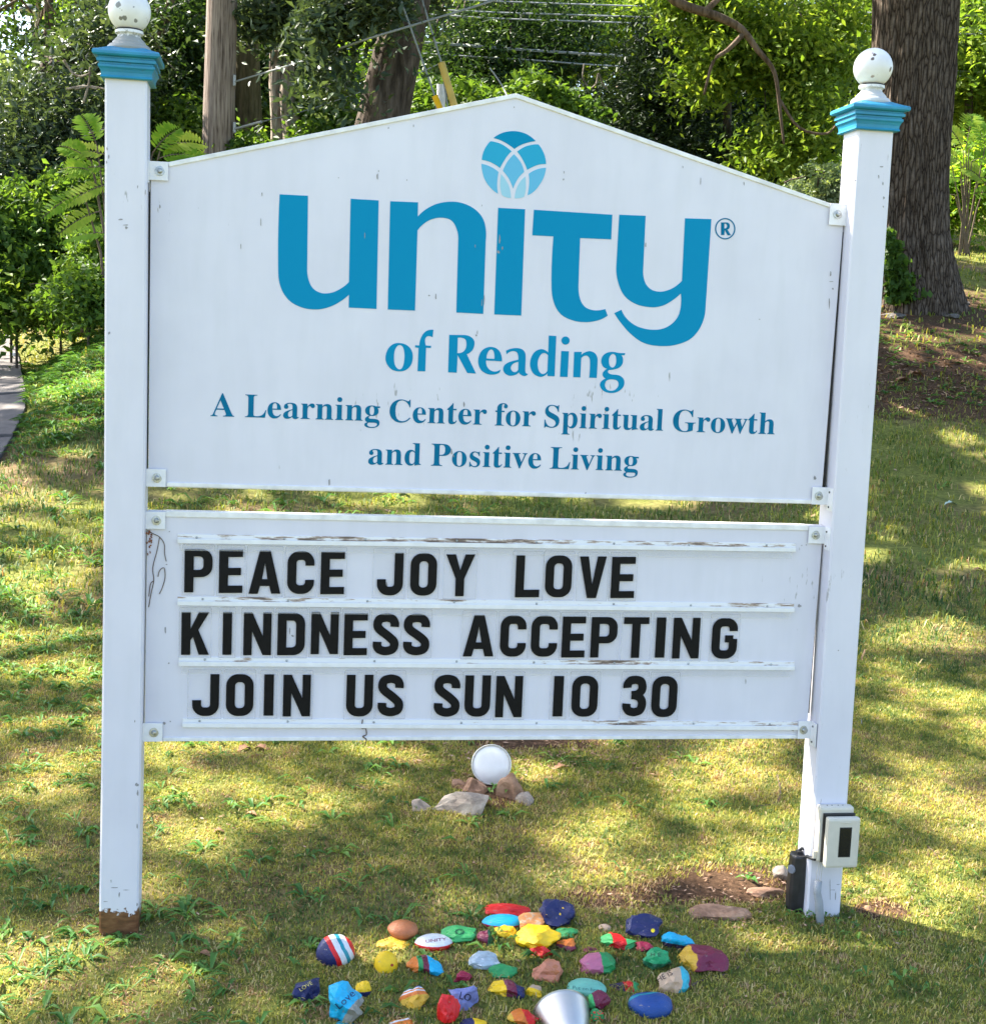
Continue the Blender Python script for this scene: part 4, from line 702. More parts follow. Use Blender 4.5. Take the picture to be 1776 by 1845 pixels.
ROWS = [
 ('top row', [('PEACE', [('P',c6,250,386,240,450),('E',c6,418,533,243,453),('A',c6,563,718,247,457),('C',c6,750,880,250,458),('E',c6,912,1027,253,459)]),
   ('JOY', [('J',c6,1186,1312,258,465),('O',c6,1347,1475,260,466),('Y',c6,1518,1658,266,469)]),
   ('LOVE', [('L',c7,190,307,271,474),('O',c7,334,462,271,474),('V',c7,497,627,276,478),('E',c7,654,768,278,478)])]),
 ('middle row', [('KINDNESS', [('K',c6,235,370,545,753),('I',c6,436,480,545,753),('N',c6,537,672,547,755),('D',c6,702,835,549,755),('N',c6,865,998,545,750),('E',c6,1025,1138,552,755),('S',c6,1166,1290,553,754),('S',c6,1314,1440,555,754)]),
   ('ACCEPTING', [('A',c6,1605,1753,560,761),('C',c7,115,240,562,762),('C',c7,265,392,563,762),('E',c7,415,527,567,766),('P',c7,555,682,570,766),('T',c7,712,834,570,768),('I',c7,870,916,571,767),('N',c7,953,1082,573,771),('G',c7,1142,1265,575,772)])]),
 ('bottom row', [('JOIN', [('J',c6,288,418,847,1050),('O',c6,452,585,847,1050),('I',c6,636,683,848,1048),('N',c6,729,862,850,1052)]),
   ('US', [('U',c6,1036,1165,850,1052),('S',c6,1190,1313,850,1050)]),
   ('SUN', [('S',c6,1463,1587,851,1052),('U',c6,1611,1735,853,1053),('N',c7,93,222,856,1056)]),
   ('10', [('I',c7,373,420,856,1052),('0',c7,462,588,855,1053)]),
   ('30', [('3',c7,710,823,855,1050),('0',c7,850,973,857,1055)])]),
]
ORD = ['first', 'second', 'third', 'fourth', 'fifth', 'sixth', 'seventh', 'eighth', 'ninth']
for rname, words in ROWS:
    for wd, letters in words:
        for i, (ch, f, x0, x1, y0, y1) in enumerate(letters):
            yl = PP - .0036
            def P(x, y): q = pan(*f(x, y), y=yl); return q
            tl, trr, bl, brr = P(x0, y0), P(x1, y0), P(x0, y1), P(x1, y1)
            cx = (tl[0]+trr[0])/2; hgt = (tl[1]+trr[1]-bl[1]-brr[1])/2; wid = ((trr[0]-tl[0])+(brr[0]-bl[0]))/2
            wu = wid/hgt*100
            name_ch = {'0': 'zero', '3': 'three'}.get(ch, 'letter ' + ch) if not (wd == '10' and ch == 'I') else 'one'
            word_txt = {'10': 'the ten after SUN', '30': 'the thirty at the line end'}.get(wd, wd)
            zb = (bl[1]+brr[1])/2
            sl_ = (trr[1]-tl[1])/(trr[0]-tl[0])
            T = empty('letter_tile', (cx, yl, zb), f'clear tile, black {name_ch}, {ORD[i]} in {word_txt}, {rname}', 'letter tile', 'changeable letters on the lower board')
            pad = .0052 if ch not in 'IL' else .0085
            if wd == 'JOIN' and ch == 'J' or wd == 'JOY' and ch == 'J': lpad = .010
            else: lpad = pad
            V, F = poly_prism(rr(cx-wid/2-lpad, zb-.0068, cx+wid/2+pad, zb+hgt+.0105, 0, 0, .004, .004), yl, yl+.0011)
            me = pymesh('tile', V, F); link('tile', me, M['clear'], T)
            ro = rr(cx-wid/2-lpad+.0001, zb-.0067, cx+wid/2+pad-.0001, zb+hgt+.0104, 0, 0, .004, .004); ri = rr(cx-wid/2-lpad+.0012, zb-.0058, cx+wid/2+pad-.0012, zb+hgt+.0094, 0, 0, .003, .003)
            letter_obj('tile_edge', [[ro, ri]], lambda x, y, d: (x, yl-d, y), M['tile_edge'], T, f=.0003)
            def to3(x, y, d):
                X = cx - wid/2 + x/100*hgt
                return (X, yl - d - .0002, zb + y/100*hgt + (X-cx)*sl_)
            letter_obj('letter', block(ch, wu), to3, M['letter'], T, f=.0008)
# ------------------------------------------------------------------ ground
def ground_mat():
    m, nt, b = newmat('lawn_soil_and_moss')
    v = coords(nt, 'World')
    n1 = noisef(nt, v, .9, 5, .6, .3); n2 = noisef(nt, v, 26, 5, .7)
    moss = ramp(nt, n2, [(.3, (.080, .092, .024)), (.55, (.18, .19, .045)), (.75, (.33, .31, .085))])
    dirt = ramp(nt, n2, [(.3, (.085, .055, .030)), (.6, (.24, .165, .09)), (.8, (.40, .30, .19))])
    c = mixc(nt, ramp(nt, n1, [(.34, 1.), (.52, 0.)]), moss, dirt)
    at = nt.nodes.new('ShaderNodeAttribute'); at.attribute_name = 'bare'
    ad = nd(nt, 'ShaderNodeMath', op='MULTIPLY_ADD', inp={1: .9}); nt.links.new(noisef(nt, v, 14, 5, .7), ad.inputs[0]); nt.links.new(at.outputs['Fac'], ad.inputs[2])
    soil = ramp(nt, noisef(nt, v, 45, 5, .7), [(.3, (.035, .020, .012)), (.55, (.10, .058, .034)), (.8, (.24, .15, .10))])
    c = mixc(nt, ramp(nt, ad.outputs[0], [(.82, 0.), (1.0, 1.)]), c, soil)
    nt.links.new(c, b.inputs['Base Color']); b.inputs['Roughness'].default_value = .95
    b.inputs['Specular IOR Level'].default_value = .1
    bumpn(nt, noisef(nt, v, 110, 5, .75), .9, .010, b)
    return m
M['ground'] = ground_mat()
def grid_lines(lo, hi, flo, fhi, step):
    a = list(np.arange(flo, fhi+1e-6, step)); s = step; x = a[-1]
    while x < hi: s *= 1.12; x += s; a.append(min(x, hi))
    s = step; x = a[0]; pre = []
    while x > lo: s *= 1.12; x -= s; pre.append(max(x, lo))
    return np.array(pre[::-1] + a)
gx = grid_lines(-90, 90, -3, 4, .05); gy = grid_lines(-40, 90, -1.6, 8, .05)
GX, GY = np.meshgrid(gx, gy); GZ = tz(GX, GY)
V = np.stack([GX, GY, GZ], -1).reshape(-1, 3); nx = len(gx)
I, J = np.meshgrid(np.arange(len(gx)-1), np.arange(len(gy)-1)); a = (J*nx+I).ravel()
T4 = np.stack([a, a+1, a+nx+1, a+nx], 1)
BARE = []
for (px, py, rx, ry) in [(1310,1592,150,36),(1590,1650,60,26),(1120,1622,160,24),(890,1430,60,34),(960,1343,150,18)]:
    c = on_ground(px, py); e = on_ground(px+rx, py); t = on_ground(px, py-ry); BARE.append((c.x, c.y, abs(e.x-c.x), abs(t.y-c.y)))
mu = on_ground(1700, 690)
BR = 1.15*np.exp(-(((V[:, 0]-mu.x)/2.6)**2+((V[:, 1]-mu.y)/1.0)**2)**1.4)
BR = np.maximum(BR, .62*np.exp(-(((V[:, 0]-mu.x-.5)/4)**2+((V[:, 1]-mu.y-2.2)/2.4)**2)**1.2))
for (bx_, by_, rx_, ry_) in BARE: BR = np.maximum(BR, np.exp(-(((V[:, 0]-bx_)/rx_)**2+((V[:, 1]-by_)/ry_)**2)**1.2))
gme = npmesh('lawn', V, T4, smooth=True)
_a = gme.attributes.new('bare', 'FLOAT', 'POINT'); _a.data.foreach_set('value', BR.astype(np.float32))
lawn = link('lawn', gme, M['ground']); tag(lawn, kind='structure')

# ---- sun flecks: chosen ground spots; leaves over them are left out to let the sun through
FLECK = [(1060,1508,135,48),(700,1362,70,18),(1690,790,60,15),(1665,1150,85,26),(1745,1470,60,42),(1640,1445,60,24),(1700,1262,80,22),
         (140,1780,300,72),(420,1790,170,48),(40,1715,70,22),(540,1712,60,18),(590,1640,30,8),(1110,1712,70,10),(640,1740,50,26),(110,1560,60,18),
         (300,1372,60,22),(85,592,40,12),(40,1050,90,26),(100,1208,90,24),(1640,1008,90,16),(1330,1400,70,22),(60,1420,90,20),(1560,940,60,18),
         (1730,880,60,16),(1700,560,60,8),(130,700,50,20),(60,900,70,18),(650,1500,70,16),(1400,1500,50,18),
         (900,890,80,8),(1460,925,60,12),(1180,905,50,8),(1620,1590,90,22),(1745,1640,60,14),(300,1500,60,16),(420,1420,50,14),(20,632,40,14),(15,700,30,5),
         (500,1800,80,30),(250,1840,200,20),(1650,1780,70,14),(1380,1700,60,10),(480,1600,40,10),(140,820,40,10)]
_fl = []
for (px, py, rx, ry) in FLECK:
    c = on_ground(px, py); e = on_ground(px+rx, py); t = on_ground(px, py-ry)
    _fl.append((c.x, c.y, max(.03, abs(e.x-c.x)), max(.03, abs(t.y-c.y))))
_fl = np.array(_fl)
def vnoise(x, y, s, seed=0):
    r = np.random.RandomState(seed); t = r.rand(64, 64)
    X = x*s; Y = y*s; xi = np.floor(X).astype(int); yi = np.floor(Y).astype(int); fx = X-xi; fy = Y-yi
    fx = fx*fx*(3-2*fx); fy = fy*fy*(3-2*fy); g = lambda a, b_: t[a % 64, b_ % 64]
    return (g(xi,yi)*(1-fx)+g(xi+1,yi)*fx)*(1-fy) + (g(xi,yi+1)*(1-fx)+g(xi+1,yi+1)*fx)*fy
def open_sky(x, y):
    """how open the canopy is over ground point x,y  (0..1)"""
    n = .5*vnoise(x, y, 1.7, 3)+.3*vnoise(x, y, 4.1, 4)+.2*vnoise(x, y, 9, 5)
    best = np.full(np.shape(x), -9.)
    for (cx, cy, rx, ry) in _fl:
        d = ((x-cx)/rx)**2 + ((y-cy)/ry)**2
        best = np.maximum(best, 1.75-d + (n-.5)*2.6)
    o = np.clip(best*1.6, 0, 1)
    n2 = .5*vnoise(x, y, 5.5, 7)+.5*vnoise(x, y, 13, 8)
    extra = np.clip((n-.64)*9, 0, 1)
    return np.maximum(np.maximum(o, extra), np.clip((n2-.47)*5, .24, .85))

# ---- grass: short turf, moss tufts and broad-leaved weeds
def blade_mat(name, stops, transl=.35, rough=.6):
    m, nt, b = newmat(name)
    a = nt.nodes.new('ShaderNodeAttribute'); a.attribute_name = 'v'
    c = ramp(nt, a.outputs['Fac'], stops)
    nt.links.new(c, b.inputs['Base Color']); b.inputs['Roughness'].default_value = rough
    b.inputs['Specular IOR Level'].default_value = .25
    t = nt.nodes.new('ShaderNodeBsdfTranslucent'); mx = nt.nodes.new('ShaderNodeMixShader'); mx.inputs[0].default_value = transl
    g = nt.nodes.new('ShaderNodeMix'); g.data_type = 'RGBA'; g.blend_type = 'MULTIPLY'; g.inputs[0].default_value = 1
    nt.links.new(c, g.inputs[6]); g.inputs[7].default_value = (1.5, 1.35, .6, 1)
    nt.links.new(g.outputs[2], t.inputs[0])
    nt.links.new(b.outputs[0], mx.inputs[1]); nt.links.new(t.outputs[0], mx.inputs[2]); nt.links.new(mx.outputs[0], nt.nodes['Material Output'].inputs[0])
    return m
M['grass'] = blade_mat('grass_blades', [(0, (.035, .080, .022)), (.20, (.085, .150, .036)), (.40, (.17, .22, .045)), (.56, (.32, .32, .060)), (.70, (.44, .40, .080)), (.82, (.58, .48, .24)), (.92, (.36, .22, .13)), (1, (.14, .075, .045))], .3)
def scatter_grass(name, region, n, lmin, lmax, w, seed, label, bmul=1., vadd=0., bth=(.22, .22), single=False, fade=None):
    """blades over a ground region given as function -> keep mask"""
    r = np.random.RandomState(seed)
    x = r.uniform(region[0], region[1], n); y = r.uniform(region[2], region[3], n)
    # only where the camera's valley of ground could see it (rough cone, generous)
    dx, dy = x-CAM.x, y-CAM.y; ang = np.arctan2(dx, dy) - YAW
    keep = (np.abs(ang) < .48) | (np.hypot(dx, dy) < 2.0)
    patch = .6*vnoise(x, y, 1.3, 11)+.4*vnoise(x, y, 4, 12)
    bare = .55*vnoise(x, y, 2.1, 21)+.45*vnoise(x, y, 6.5, 22)
    if y.mean() < 3: bare = bare - .16*(vnoise(x, y, 31, 93) > .62)
    for (bx_, by_, rx_, ry_) in BARE: bare = bare - .62*np.exp(-(((x-bx_)/rx_)**2+((y-by_)/ry_)**2)**1.5)
    keep &= (bare > bth[0] + bth[1]*r.rand(n)) & ~in_path(x, y) & ~mulch(x, y, r)
    if fade is not None:
        if fade[0] > 5: keep &= r.rand(n) < np.clip((fade[1]-y)/fade[2], 0, 1)
        else: keep &= r.rand(n) < np.clip((y-fade[1])/fade[2], 0, 1)
    x, y, patch, bare = x[keep], y[keep], patch[keep], bare[keep]; n = len(x)
    z = tz(x, y)
    L = r.uniform(lmin, lmax, n)*(.8+.6*patch); az = r.uniform(0, 2*np.pi, n); bend = r.uniform(.2, 1.25, n)*bmul
    wd = w*r.uniform(.6, 1.3, n)
    p0 = np.stack([x, y, z-.003], 1); dirv = np.stack([np.cos(az), np.sin(az), 0*az], 1)
    side = np.stack([-np.sin(az), np.cos(az), 0*az], 1)*wd[:, None]*.5
    mid = p0 + dirv*(L*.35*bend)[:, None] + np.array([0, 0, 1])*(L*.62)[:, None]
    tip = p0 + dirv*(L*.9*bend)[:, None] + np.array([0, 0, 1])*(L*(1-.42*bend))[:, None]
    if single:
        V = np.stack([p0-side, p0+side, (mid+tip)/2], 1).reshape(-1, 3); T = np.arange(n*3).reshape(-1, 3); rep = 1
    else:
        V = np.stack([p0-side, p0+side, mid-side*.8, mid+side*.8, tip], 1).reshape(-1, 3)
        b0 = np.arange(n)*5; rep = 3
        T = np.stack([b0, b0+1, b0+3, b0, b0+3, b0+2, b0+2, b0+3, b0+4], 1).reshape(-1, 3)
    moss = vnoise(x, y, .8, 31); rt_ = np.clip((x-.2)/1.5, 0, 1)*np.clip((3.2-y)/3, 0, 1)
    v = np.clip(.12 + .62*moss*(.55+.6*rt_) + .30*(1-patch)*.8 + r.normal(0, .13, n) + .22*np.clip(.45-bare, 0, 1)*4*.5 + vadd + .16*np.clip((-y-.05)*2, 0, 1) + (.55*(vnoise(x, y, 17, 91)-.5)+.45*(vnoise(x, y, 43, 92)-.5))*(y < 3.2) + .18*np.clip((-y-.02)*6, 0, 1)*np.clip((.9-x)*2, 0, 1), 0, .93)  # front-left blades turned paler straw to brighten the sunlit corner
    v = np.where(r.rand(n) < .10, r.uniform(.75, 1, n), v)
    o = link(name, npmesh(name, V, T, np.repeat(v, rep)), M['grass'])
    tag(o, label, 'grass', kind='stuff')
    return o
# path edge and slabs at the left
edge_px = [(12,604),(33,640),(38,672),(46,715),(45,745),(36,770),(22,795),(2,830),(-30,868),(-80,905)]
edge = [on_ground(*p) for p in edge_px]
joint_px = [0, 1, 2, 3, 4, 5, 6, 7, 8, 9]
def in_path(x, y):
    ex = np.interp(y, [e.y for e in edge[::-1]], [e.x for e in edge[::-1]])
    return (x < ex+.03) & (x > ex-1.45) & (y > edge[-1].y) & (y < edge[0].y+.6)
mu = on_ground(1700, 690); mu2 = on_ground(1600, 610)
def mulch(x, y, r):
    c = np.array([mu.x, mu.y]); d = ((x-c[0])/2.6)**2 + ((y-c[1])/.85)**2 + .8*(vnoise(x, y, 2.4, 41)-.5)
    return (d < 1.0) & (r.rand(len(x)) < .74)
def paving():
    m, nt, b = newmat('worn_concrete_paving'); v = coords(nt, 'World')
    c = ramp(nt, noisef(nt, v, 8, 6, .65), [(.3, (.07, .062, .062)), (.55, (.12, .105, .10)), (.8, (.20, .175, .165))])
    nt.links.new(c, b.inputs['Base Color']); b.inputs['Roughness'].default_value = .85
    bumpn(nt, noisef(nt, v, 90, 3), .3, .003, b); return m
M['paving'] = paving()
path = empty('path', (edge[4].x-.7, edge[4].y, gz(edge[4].x-.7, edge[4].y)), None, None); path['kind'] = 'structure'
for i in range(len(edge)-1):
    a, b_ = edge[i+1], edge[i]; g = .012
    q = [(a.x-1.35, a.y+g), (a.x, a.y+g), (b_.x, b_.y-g), (b_.x-1.35, b_.y-g)]
    z = [gz(*p)+.035 + .006*((i*7) % 3 - 1) for p in q]
    Vv = [(p[0], p[1], h) for p, h in zip(q, z)] + [(p[0], p[1], h-.09) for p, h in zip(q, z)]
    mb = MB().add(Vv, [(0,1,2,3),(7,6,5,4),(1,0,4,5),(2,1,5,6),(3,2,6,7),(0,3,7,4)])
    mb.build('paving_slab', M['paving'], path, bevel=.006)

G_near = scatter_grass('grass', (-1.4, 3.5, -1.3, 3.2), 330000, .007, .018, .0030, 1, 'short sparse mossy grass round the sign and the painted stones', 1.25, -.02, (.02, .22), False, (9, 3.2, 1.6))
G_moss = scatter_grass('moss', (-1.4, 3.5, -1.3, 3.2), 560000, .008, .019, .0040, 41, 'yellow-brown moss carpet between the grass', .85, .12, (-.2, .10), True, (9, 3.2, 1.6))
G_mid = scatter_grass('grass', (-4.2, 6.5, 1.5, 7.9), 135000, .022, .052, .0060, 2, 'green lawn grass rising behind the sign', 1.1, -.08, (.18, .2), False, (1, 1.5, 1.4))
G_far = scatter_grass('grass', (-9, 17, 7.5, 24), 90000, .03, .065, .014, 3, 'far lawn grass on the bank under the trees')

# broad-leaved weeds and coarse strap grass (clumps nobody could count)
M['weed'] = blade_mat('weed_leaves', [(0, (.05, .14, .035)), (.4, (.09, .22, .05)), (.8, (.19, .34, .08)), (1, (.32, .40, .11))], .35, .45)
def weeds(name, n, dens, lrange, seed, region, label, straps=.5):
    r = np.random.RandomState(seed); VV = []; TT = []; AA = []; k = 0
    cnt = 0; tries = 0
    while cnt < n and tries < n*40:
        tries += 1
        x = r.uniform(region[0], region[1]); y = r.uniform(region[2], region[3])
        if r.rand() > dens(x, y) or in_path(np.array([x]), np.array([y]))[0]: continue
        cnt += 1; z = gz(x, y); m_ = r.randint(4, 9); strap = r.rand() < straps; v0 = r.rand()*.7
        for j in range(m_):
            az = r.uniform(0, 2*math.pi); L = r.uniform(*lrange)*(1.3 if strap else 1); w = L*(.10 if strap else .26)*r.uniform(.8, 1.2)
            el = r.uniform(.15, .9)
            d = np.array([math.cos(az), math.sin(az), 0]); s = np.array([-math.sin(az), math.cos(az), 0])*w
            p0 = np.array([x, y, z]) + d*.004; p1 = p0 + d*L*.45 + np.array([0, 0, L*.40*el]); p2 = p0 + d*L + np.array([0, 0, L*(.28*el-.02)])
            up_ = np.array([0, 0, w*.35])
            VV += [p0-s*.15, p0+s*.15, p1-s*.5+up_, p1, p1+s*.5+up_, p2]
            TT += [(k, k+3, k+2), (k, k+1, k+3), (k+1, k+4, k+3), (k+2, k+3, k+5), (k+3, k+4, k+5)]
            AA += [min(1, max(0, v0+r.uniform(-.15, .25)))]*5; k += 6
    o = link(name, npmesh(name, np.array(VV), np.array(TT), AA), M['weed'], None)
    return tag(o, label, 'weeds', kind='stuff')
def densL(x, y): return float(np.clip(1.15-.85*(x+.2), .03, 1)) * (.25+1.2*float(vnoise(np.array([x]), np.array([y]), 1.6, 51)[0])**2)
weeds('weeds', 1500, densL, (.020, .058), 5, (-1.3, 2.6, -1.0, 2.6), 'low broad-leaved weeds and crabgrass in the lawn beside the left post')
weeds('weeds', 700, lambda x, y: densL(x*.6, y*.6), (.05, .11), 6, (-4.0, 5.5, 2.6, 8), 'taller weeds in the lawn behind the sign', .8)
weeds('weeds', 260, lambda x, y: 1.0 if ((x-mu.x)/2.4)**2+((y-mu.y-.5)/1.1)**2 < 1 else 0., (.04, .09), 66, (mu.x-2.5, mu.x+2.5, mu.y-1, mu.y+1.8), 'green weeds growing in the leaf mulch below the oak', .2)

def plant_at(px, py, m_, L, seed, label, rad=.02):
    r = np.random.RandomState(seed); g = on_ground(px, py); VV = []; TT = []; AA = []; k = 0
    for j in range(m_):
        ox, oy_ = r.normal(0, rad, 2); ox *= 1.6
        for q in range(r.randint(3, 6)):
            az = r.uniform(0, 6.28); l = L*r.uniform(.6, 1.2); w = l*.42; el = r.uniform(.3, 1.1); st = r.uniform(.2, .9)*L
            d = np.array([math.cos(az), math.sin(az), 0]); s = np.array([-math.sin(az), math.cos(az), 0])*w
            p0 = np.array([g.x+ox, g.y+oy_, gz(g.x+ox, g.y+oy_)]); p1 = p0+d*l*.5+np.array([0, 0, st+l*.35*el]); p2 = p0+d*l*1.1+np.array([0, 0, st+l*.2*el]); pb = p0+d*l*.1+np.array([0, 0, st*.8]); up_ = np.array([0, 0, w*.3])
            VV += [p0, p0+s*.05, pb, p1-s*.5+up_, p1, p1+s*.5+up_, p2]; TT += [(k, k+1, k+2), (k+2, k+4, k+3), (k+2, k+5, k+4), (k+3, k+4, k+6), (k+4, k+5, k+6)]
            AA += [min(1, max(0, r.uniform(.2, .8)))]*5; k += 7
    o = link('weed_plant', npmesh('weed_plant', np.array(VV), np.array(TT), AA), M['weed']); rebase(o); return tag(o, label, 'plant', kind='stuff')
plant_at(1452, 1662, 5, .022, 1, 'small bright green seedlings at the foot of the black transformer', .016)
plant_at(1500, 1655, 5, .016, 2, 'dark little creeper leaves at the foot of the right post', .02)
plant_at(885, 1440, 4, .026, 3, 'green weed growing among the rocks under the rear lamp', .02)
plant_at(850, 1432, 4, .016, 4, 'small fern-like weed behind the grey slab rock', .02)
plant_at(1600, 1775, 5, .024, 5, 'low weed patch in the lawn at the lower right', .035)
plant_at(1560, 1690, 5, .018, 6, 'weed patch in the lawn just right of the right post foot', .03)
plant_at(905, 1700, 3, .022, 7, 'pale green weed between the dark and big yellow stones', .012)
plant_at(560, 1740, 4, .022, 8, 'yellow-green weed left of the round striped stone', .025)
plant_at(420, 1720, 5, .026, 9, 'broad-leaved weed by the curled tan leaf', .03)
plant_at(590, 1625, 5, .022, 10, 'weed patch in the lawn above the striped stone', .035)
plant_at(345, 1470, 6, .028, 11, 'tall green weed clump right of the left post', .035)
weeds('weeds', 900, lambda x, y: 1.0 if not in_path(np.array([x]), np.array([y]))[0] else 0., (.05, .13), 67, (-2.1, -.2, 5.5, 10.5), 'weeds and vines covering the bank between path and left post', .35)
# fallen leaf litter (small bits) and the dark mulch strip
M['litter'] = blade_mat('dead_leaf_bits', [(0, (.07, .035, .02)), (.4, (.19, .10, .055)), (.7, (.33, .20, .12)), (1, (.45, .30, .22))], .1, .8)
def litter(name, n, f, size, seed, label):
    r = np.random.RandomState(seed); P = []
    while len(P) < n:
        p = f(r)
        if p is not None: P.append(p)
    P = np.array(P); n = len(P); z = tz(P[:, 0], P[:, 1]) + .004
    az = r.uniform(0, 6.28, n); s = r.uniform(.4, 1.3, n)*size
    d = np.stack([np.cos(az), np.sin(az), r.uniform(-.2, .4, n)], 1)*s[:, None]; e = np.stack([-np.sin(az), np.cos(az), r.uniform(-.3, .5, n)], 1)*(s*.38)[:, None]
    p = np.stack([P[:, 0], P[:, 1], z+s*.1], 1)
    V = np.stack([p-d*.5, p+e*.5, p+d*.5, p-e*.5], 1).reshape(-1, 3); b0 = np.arange(n)*4
    T = np.stack([b0, b0+1, b0+2, b0, b0+2, b0+3], 1).reshape(-1, 3)
    o = link(name, npmesh(name, V, T, np.repeat(r.rand(n), 2)), M['litter']); return tag(o, label, 'leaf litter', kind='stuff')
def f_near(r):
    x = r.uniform(-1, 2.9); y = r.uniform(-1, 3)
    return (x, y) if r.rand() < float(vnoise(np.array([x]), np.array([y]), 2.1, 21)[0] < .47)*.9+.07 else None
def f_mul(r):
    x = mu.x + r.normal(0, 1.4); y = mu.y + r.normal(0, .45); return (x, y)
def f_lamp(r):
    c = (1.03, 1.0); return (c[0]+r.normal(0, .22), c[1]+r.normal(0, .10))
def f_post(r): return (1.45+r.normal(0, .26), .08+r.normal(0, .09))
def f_bank(r):
    x = r.uniform(-4, 11); y = r.uniform(3, 16); return (x, y)
litter('leaf_litter', 4200, f_near, .013, 7, 'brown dead leaf bits and straw scattered in the mossy lawn')
litter('leaf_litter', 3800, f_mul, .045, 8, 'dark brown dead leaves and mulch under the big oak')
litter('leaf_litter', 700, f_lamp, .018, 9, 'dead leaves gathered round the rocks of the rear lamp')
litter('leaf_litter', 1000, f_post, .013, 10, 'dead leaves and bark bits round the foot of the right post')
litter('leaf_litter', 1500, f_bank, .05, 12, 'dead leaves strewn over the bank behind the sign')
M['mulch'] = simple('dark_mulch_soil', (.060, .034, .020), .95, 0, .5, 40, .5, .01, .05)
def patch_sheet(name, cx, cy, rx, ry, mat, seed, lift=.004, n=40, rings=8):
    r = random.Random(seed); ph = [r.uniform(0, 6.28) for _ in range(4)]
    V = [(cx, cy, gz(cx, cy)+lift)]; F = []
    for k in range(1, rings+1):
        for i in range(n):
            a = 2*math.pi*i/n; q = 1+.18*math.sin(2*a+ph[0])+.12*math.sin(3*a+ph[1])+.09*math.sin(5*a+ph[2])+.05*math.sin(11*a+ph[3])
            x = cx+rx*q*k/rings*math.cos(a); y = cy+ry*q*k/rings*math.sin(a)
            V.append((x, y, gz(x, y)+lift-(.006 if k == rings else 0)))
    for i in range(n): F.append((0, 1+i, 1+(i+1) % n))
    for k in range(rings-1):
        for i in range(n): F.append((1+k*n+i, 1+(k+1)*n+i, 1+(k+1)*n+(i+1) % n, 1+k*n+(i+1) % n))
    o = link(name, pymesh(name, V, F, True), mat); return tag(o, kind='structure')
M['soil_'] = simple('bare_brown_soil', (.13, .075, .038), .95, 0, .35, 60, .5, .006, .05)

# ------------------------------------------------------------------ rocks and stones
def rock_mesh(sx, sy, sz, seed, facets=7, rough=.10, sub=3, flat=.0):
    bm = bmesh.new(); bmesh.ops.create_icosphere(bm, subdivisions=sub, radius=1)
    r = random.Random(seed)
    planes = []
    for _ in range(facets):
        n = Vector((r.gauss(0, 1), r.gauss(0, 1), r.gauss(0, .8))).normalized(); planes.append((n, r.uniform(.45, .82) if facets > 5 else r.uniform(.7,.95)))
    off = Vector((r.uniform(0, 99), r.uniform(0, 99), r.uniform(0, 99)))
    for v in bm.verts:
        p = v.co.copy()
        for n, d in planes:
            e = p.dot(n) - d
            if e > 0: p -= n*e*.92
        p += p.normalized()*rough*(noise.noise(p*1.7+off) + .45*noise.noise(p*4.5+off) + .22*noise.noise(p*10+off))
        if p.z < -.55: p.z = -.55+(p.z+.55)*.2
        v.co = Vector((p.x*sx, p.y*sy, p.z*sz))
    for ax_, s_ in ((0, sx), (1, sy), (2, sz)):
        lo = min(v.co[ax_] for v in bm.verts); hi = max(v.co[ax_] for v in bm.verts); f_ = (1.9 if ax_ < 2 else 1.6)*s_/(hi-lo)
        for v in bm.verts: v.co[ax_] = (v.co[ax_]-(lo+hi)/2)*f_ + (0 if ax_ < 2 else .15*s_)
    me = bpy.data.meshes.new('rock'); bm.to_mesh(me); bm.free()
    me.polygons.foreach_set('use_smooth', [facets < 3]*len(me.polygons))
    return me
def rock_mat(name, a, b__, c__, veins=.3):
    m, nt, b = newmat(name); v = coords(nt, 'Object')
    c = ramp(nt, noisef(nt, v, 28, 6, .65, .5), [(.3, a), (.5, b__), (.72, c__)])
    nt.links.new(c, b.inputs['Base Color']); b.inputs['Roughness'].default_value = .9
    bumpn(nt, noisef(nt, v, 120, 5, .7), .6, .003, b); return m
M['rock_grey'] = rock_mat('grey_brown_fieldstone', (.14, .11, .09), (.33, .27, .22), (.50, .43, .36))
M['rock_red'] = rock_mat('reddish_fieldstone', (.14, .07, .04), (.28, .16, .10), (.42, .27, .18))
M['rock_dark'] = rock_mat('dark_grey_fieldstone', (.05, .045, .04), (.10, .09, .08), (.17, .15, .14))
def px_m(p): return (p-CAM).dot(fwd)/F_PX
def put_rock(px, py, w, h, mat, label, seed, name='rock', depth=1.0, rot=0., facets=8, group=None, rough=.16, lift=.30, cat='rock', ztop=None):
    g = on_ground(px, py); sc = px_m(g); W2 = w*sc/2
    Hm = h*sc; pitch = math.atan2(CAM.z-g.z, (g-CAM).xy.length); sy = min(W2*depth, Hm/2/max(.12, math.sin(pitch))*.72)
    sz = math.sqrt(max((Hm/2)**2-(sy*math.sin(max(0, pitch)))**2, (Hm*.22)**2))/math.cos(pitch)*1.08
    c = on_ground(px, py, sz*lift) if (g-CAM).length < 7 else g + Vector((0, 0, sz*lift))
    me = rock_mesh(W2*1.06, sy*1.05, sz, seed, facets, rough)
    o = bpy.data.objects.new(name, me); C.objects.link(o); me.materials.append(mat)
    q = Matrix.Rotation(rot, 4, 'Z')
    me.transform(q); o.location = c - Vector((0, 0, 0)); me.update()
    zmin = min(v.co.z for v in me.vertices); me.transform(Matrix.Translation((0, 0, -zmin))); o.location.z += zmin
    return tag(o, label, cat, group)
gr = 'field rocks round the rear lamp'
put_rock(828,1452,104,58,M['rock_grey'],'largest grey slab rock, in front of the lamp behind the sign',11,depth=.7,facets=9,rough=.1,group=gr)
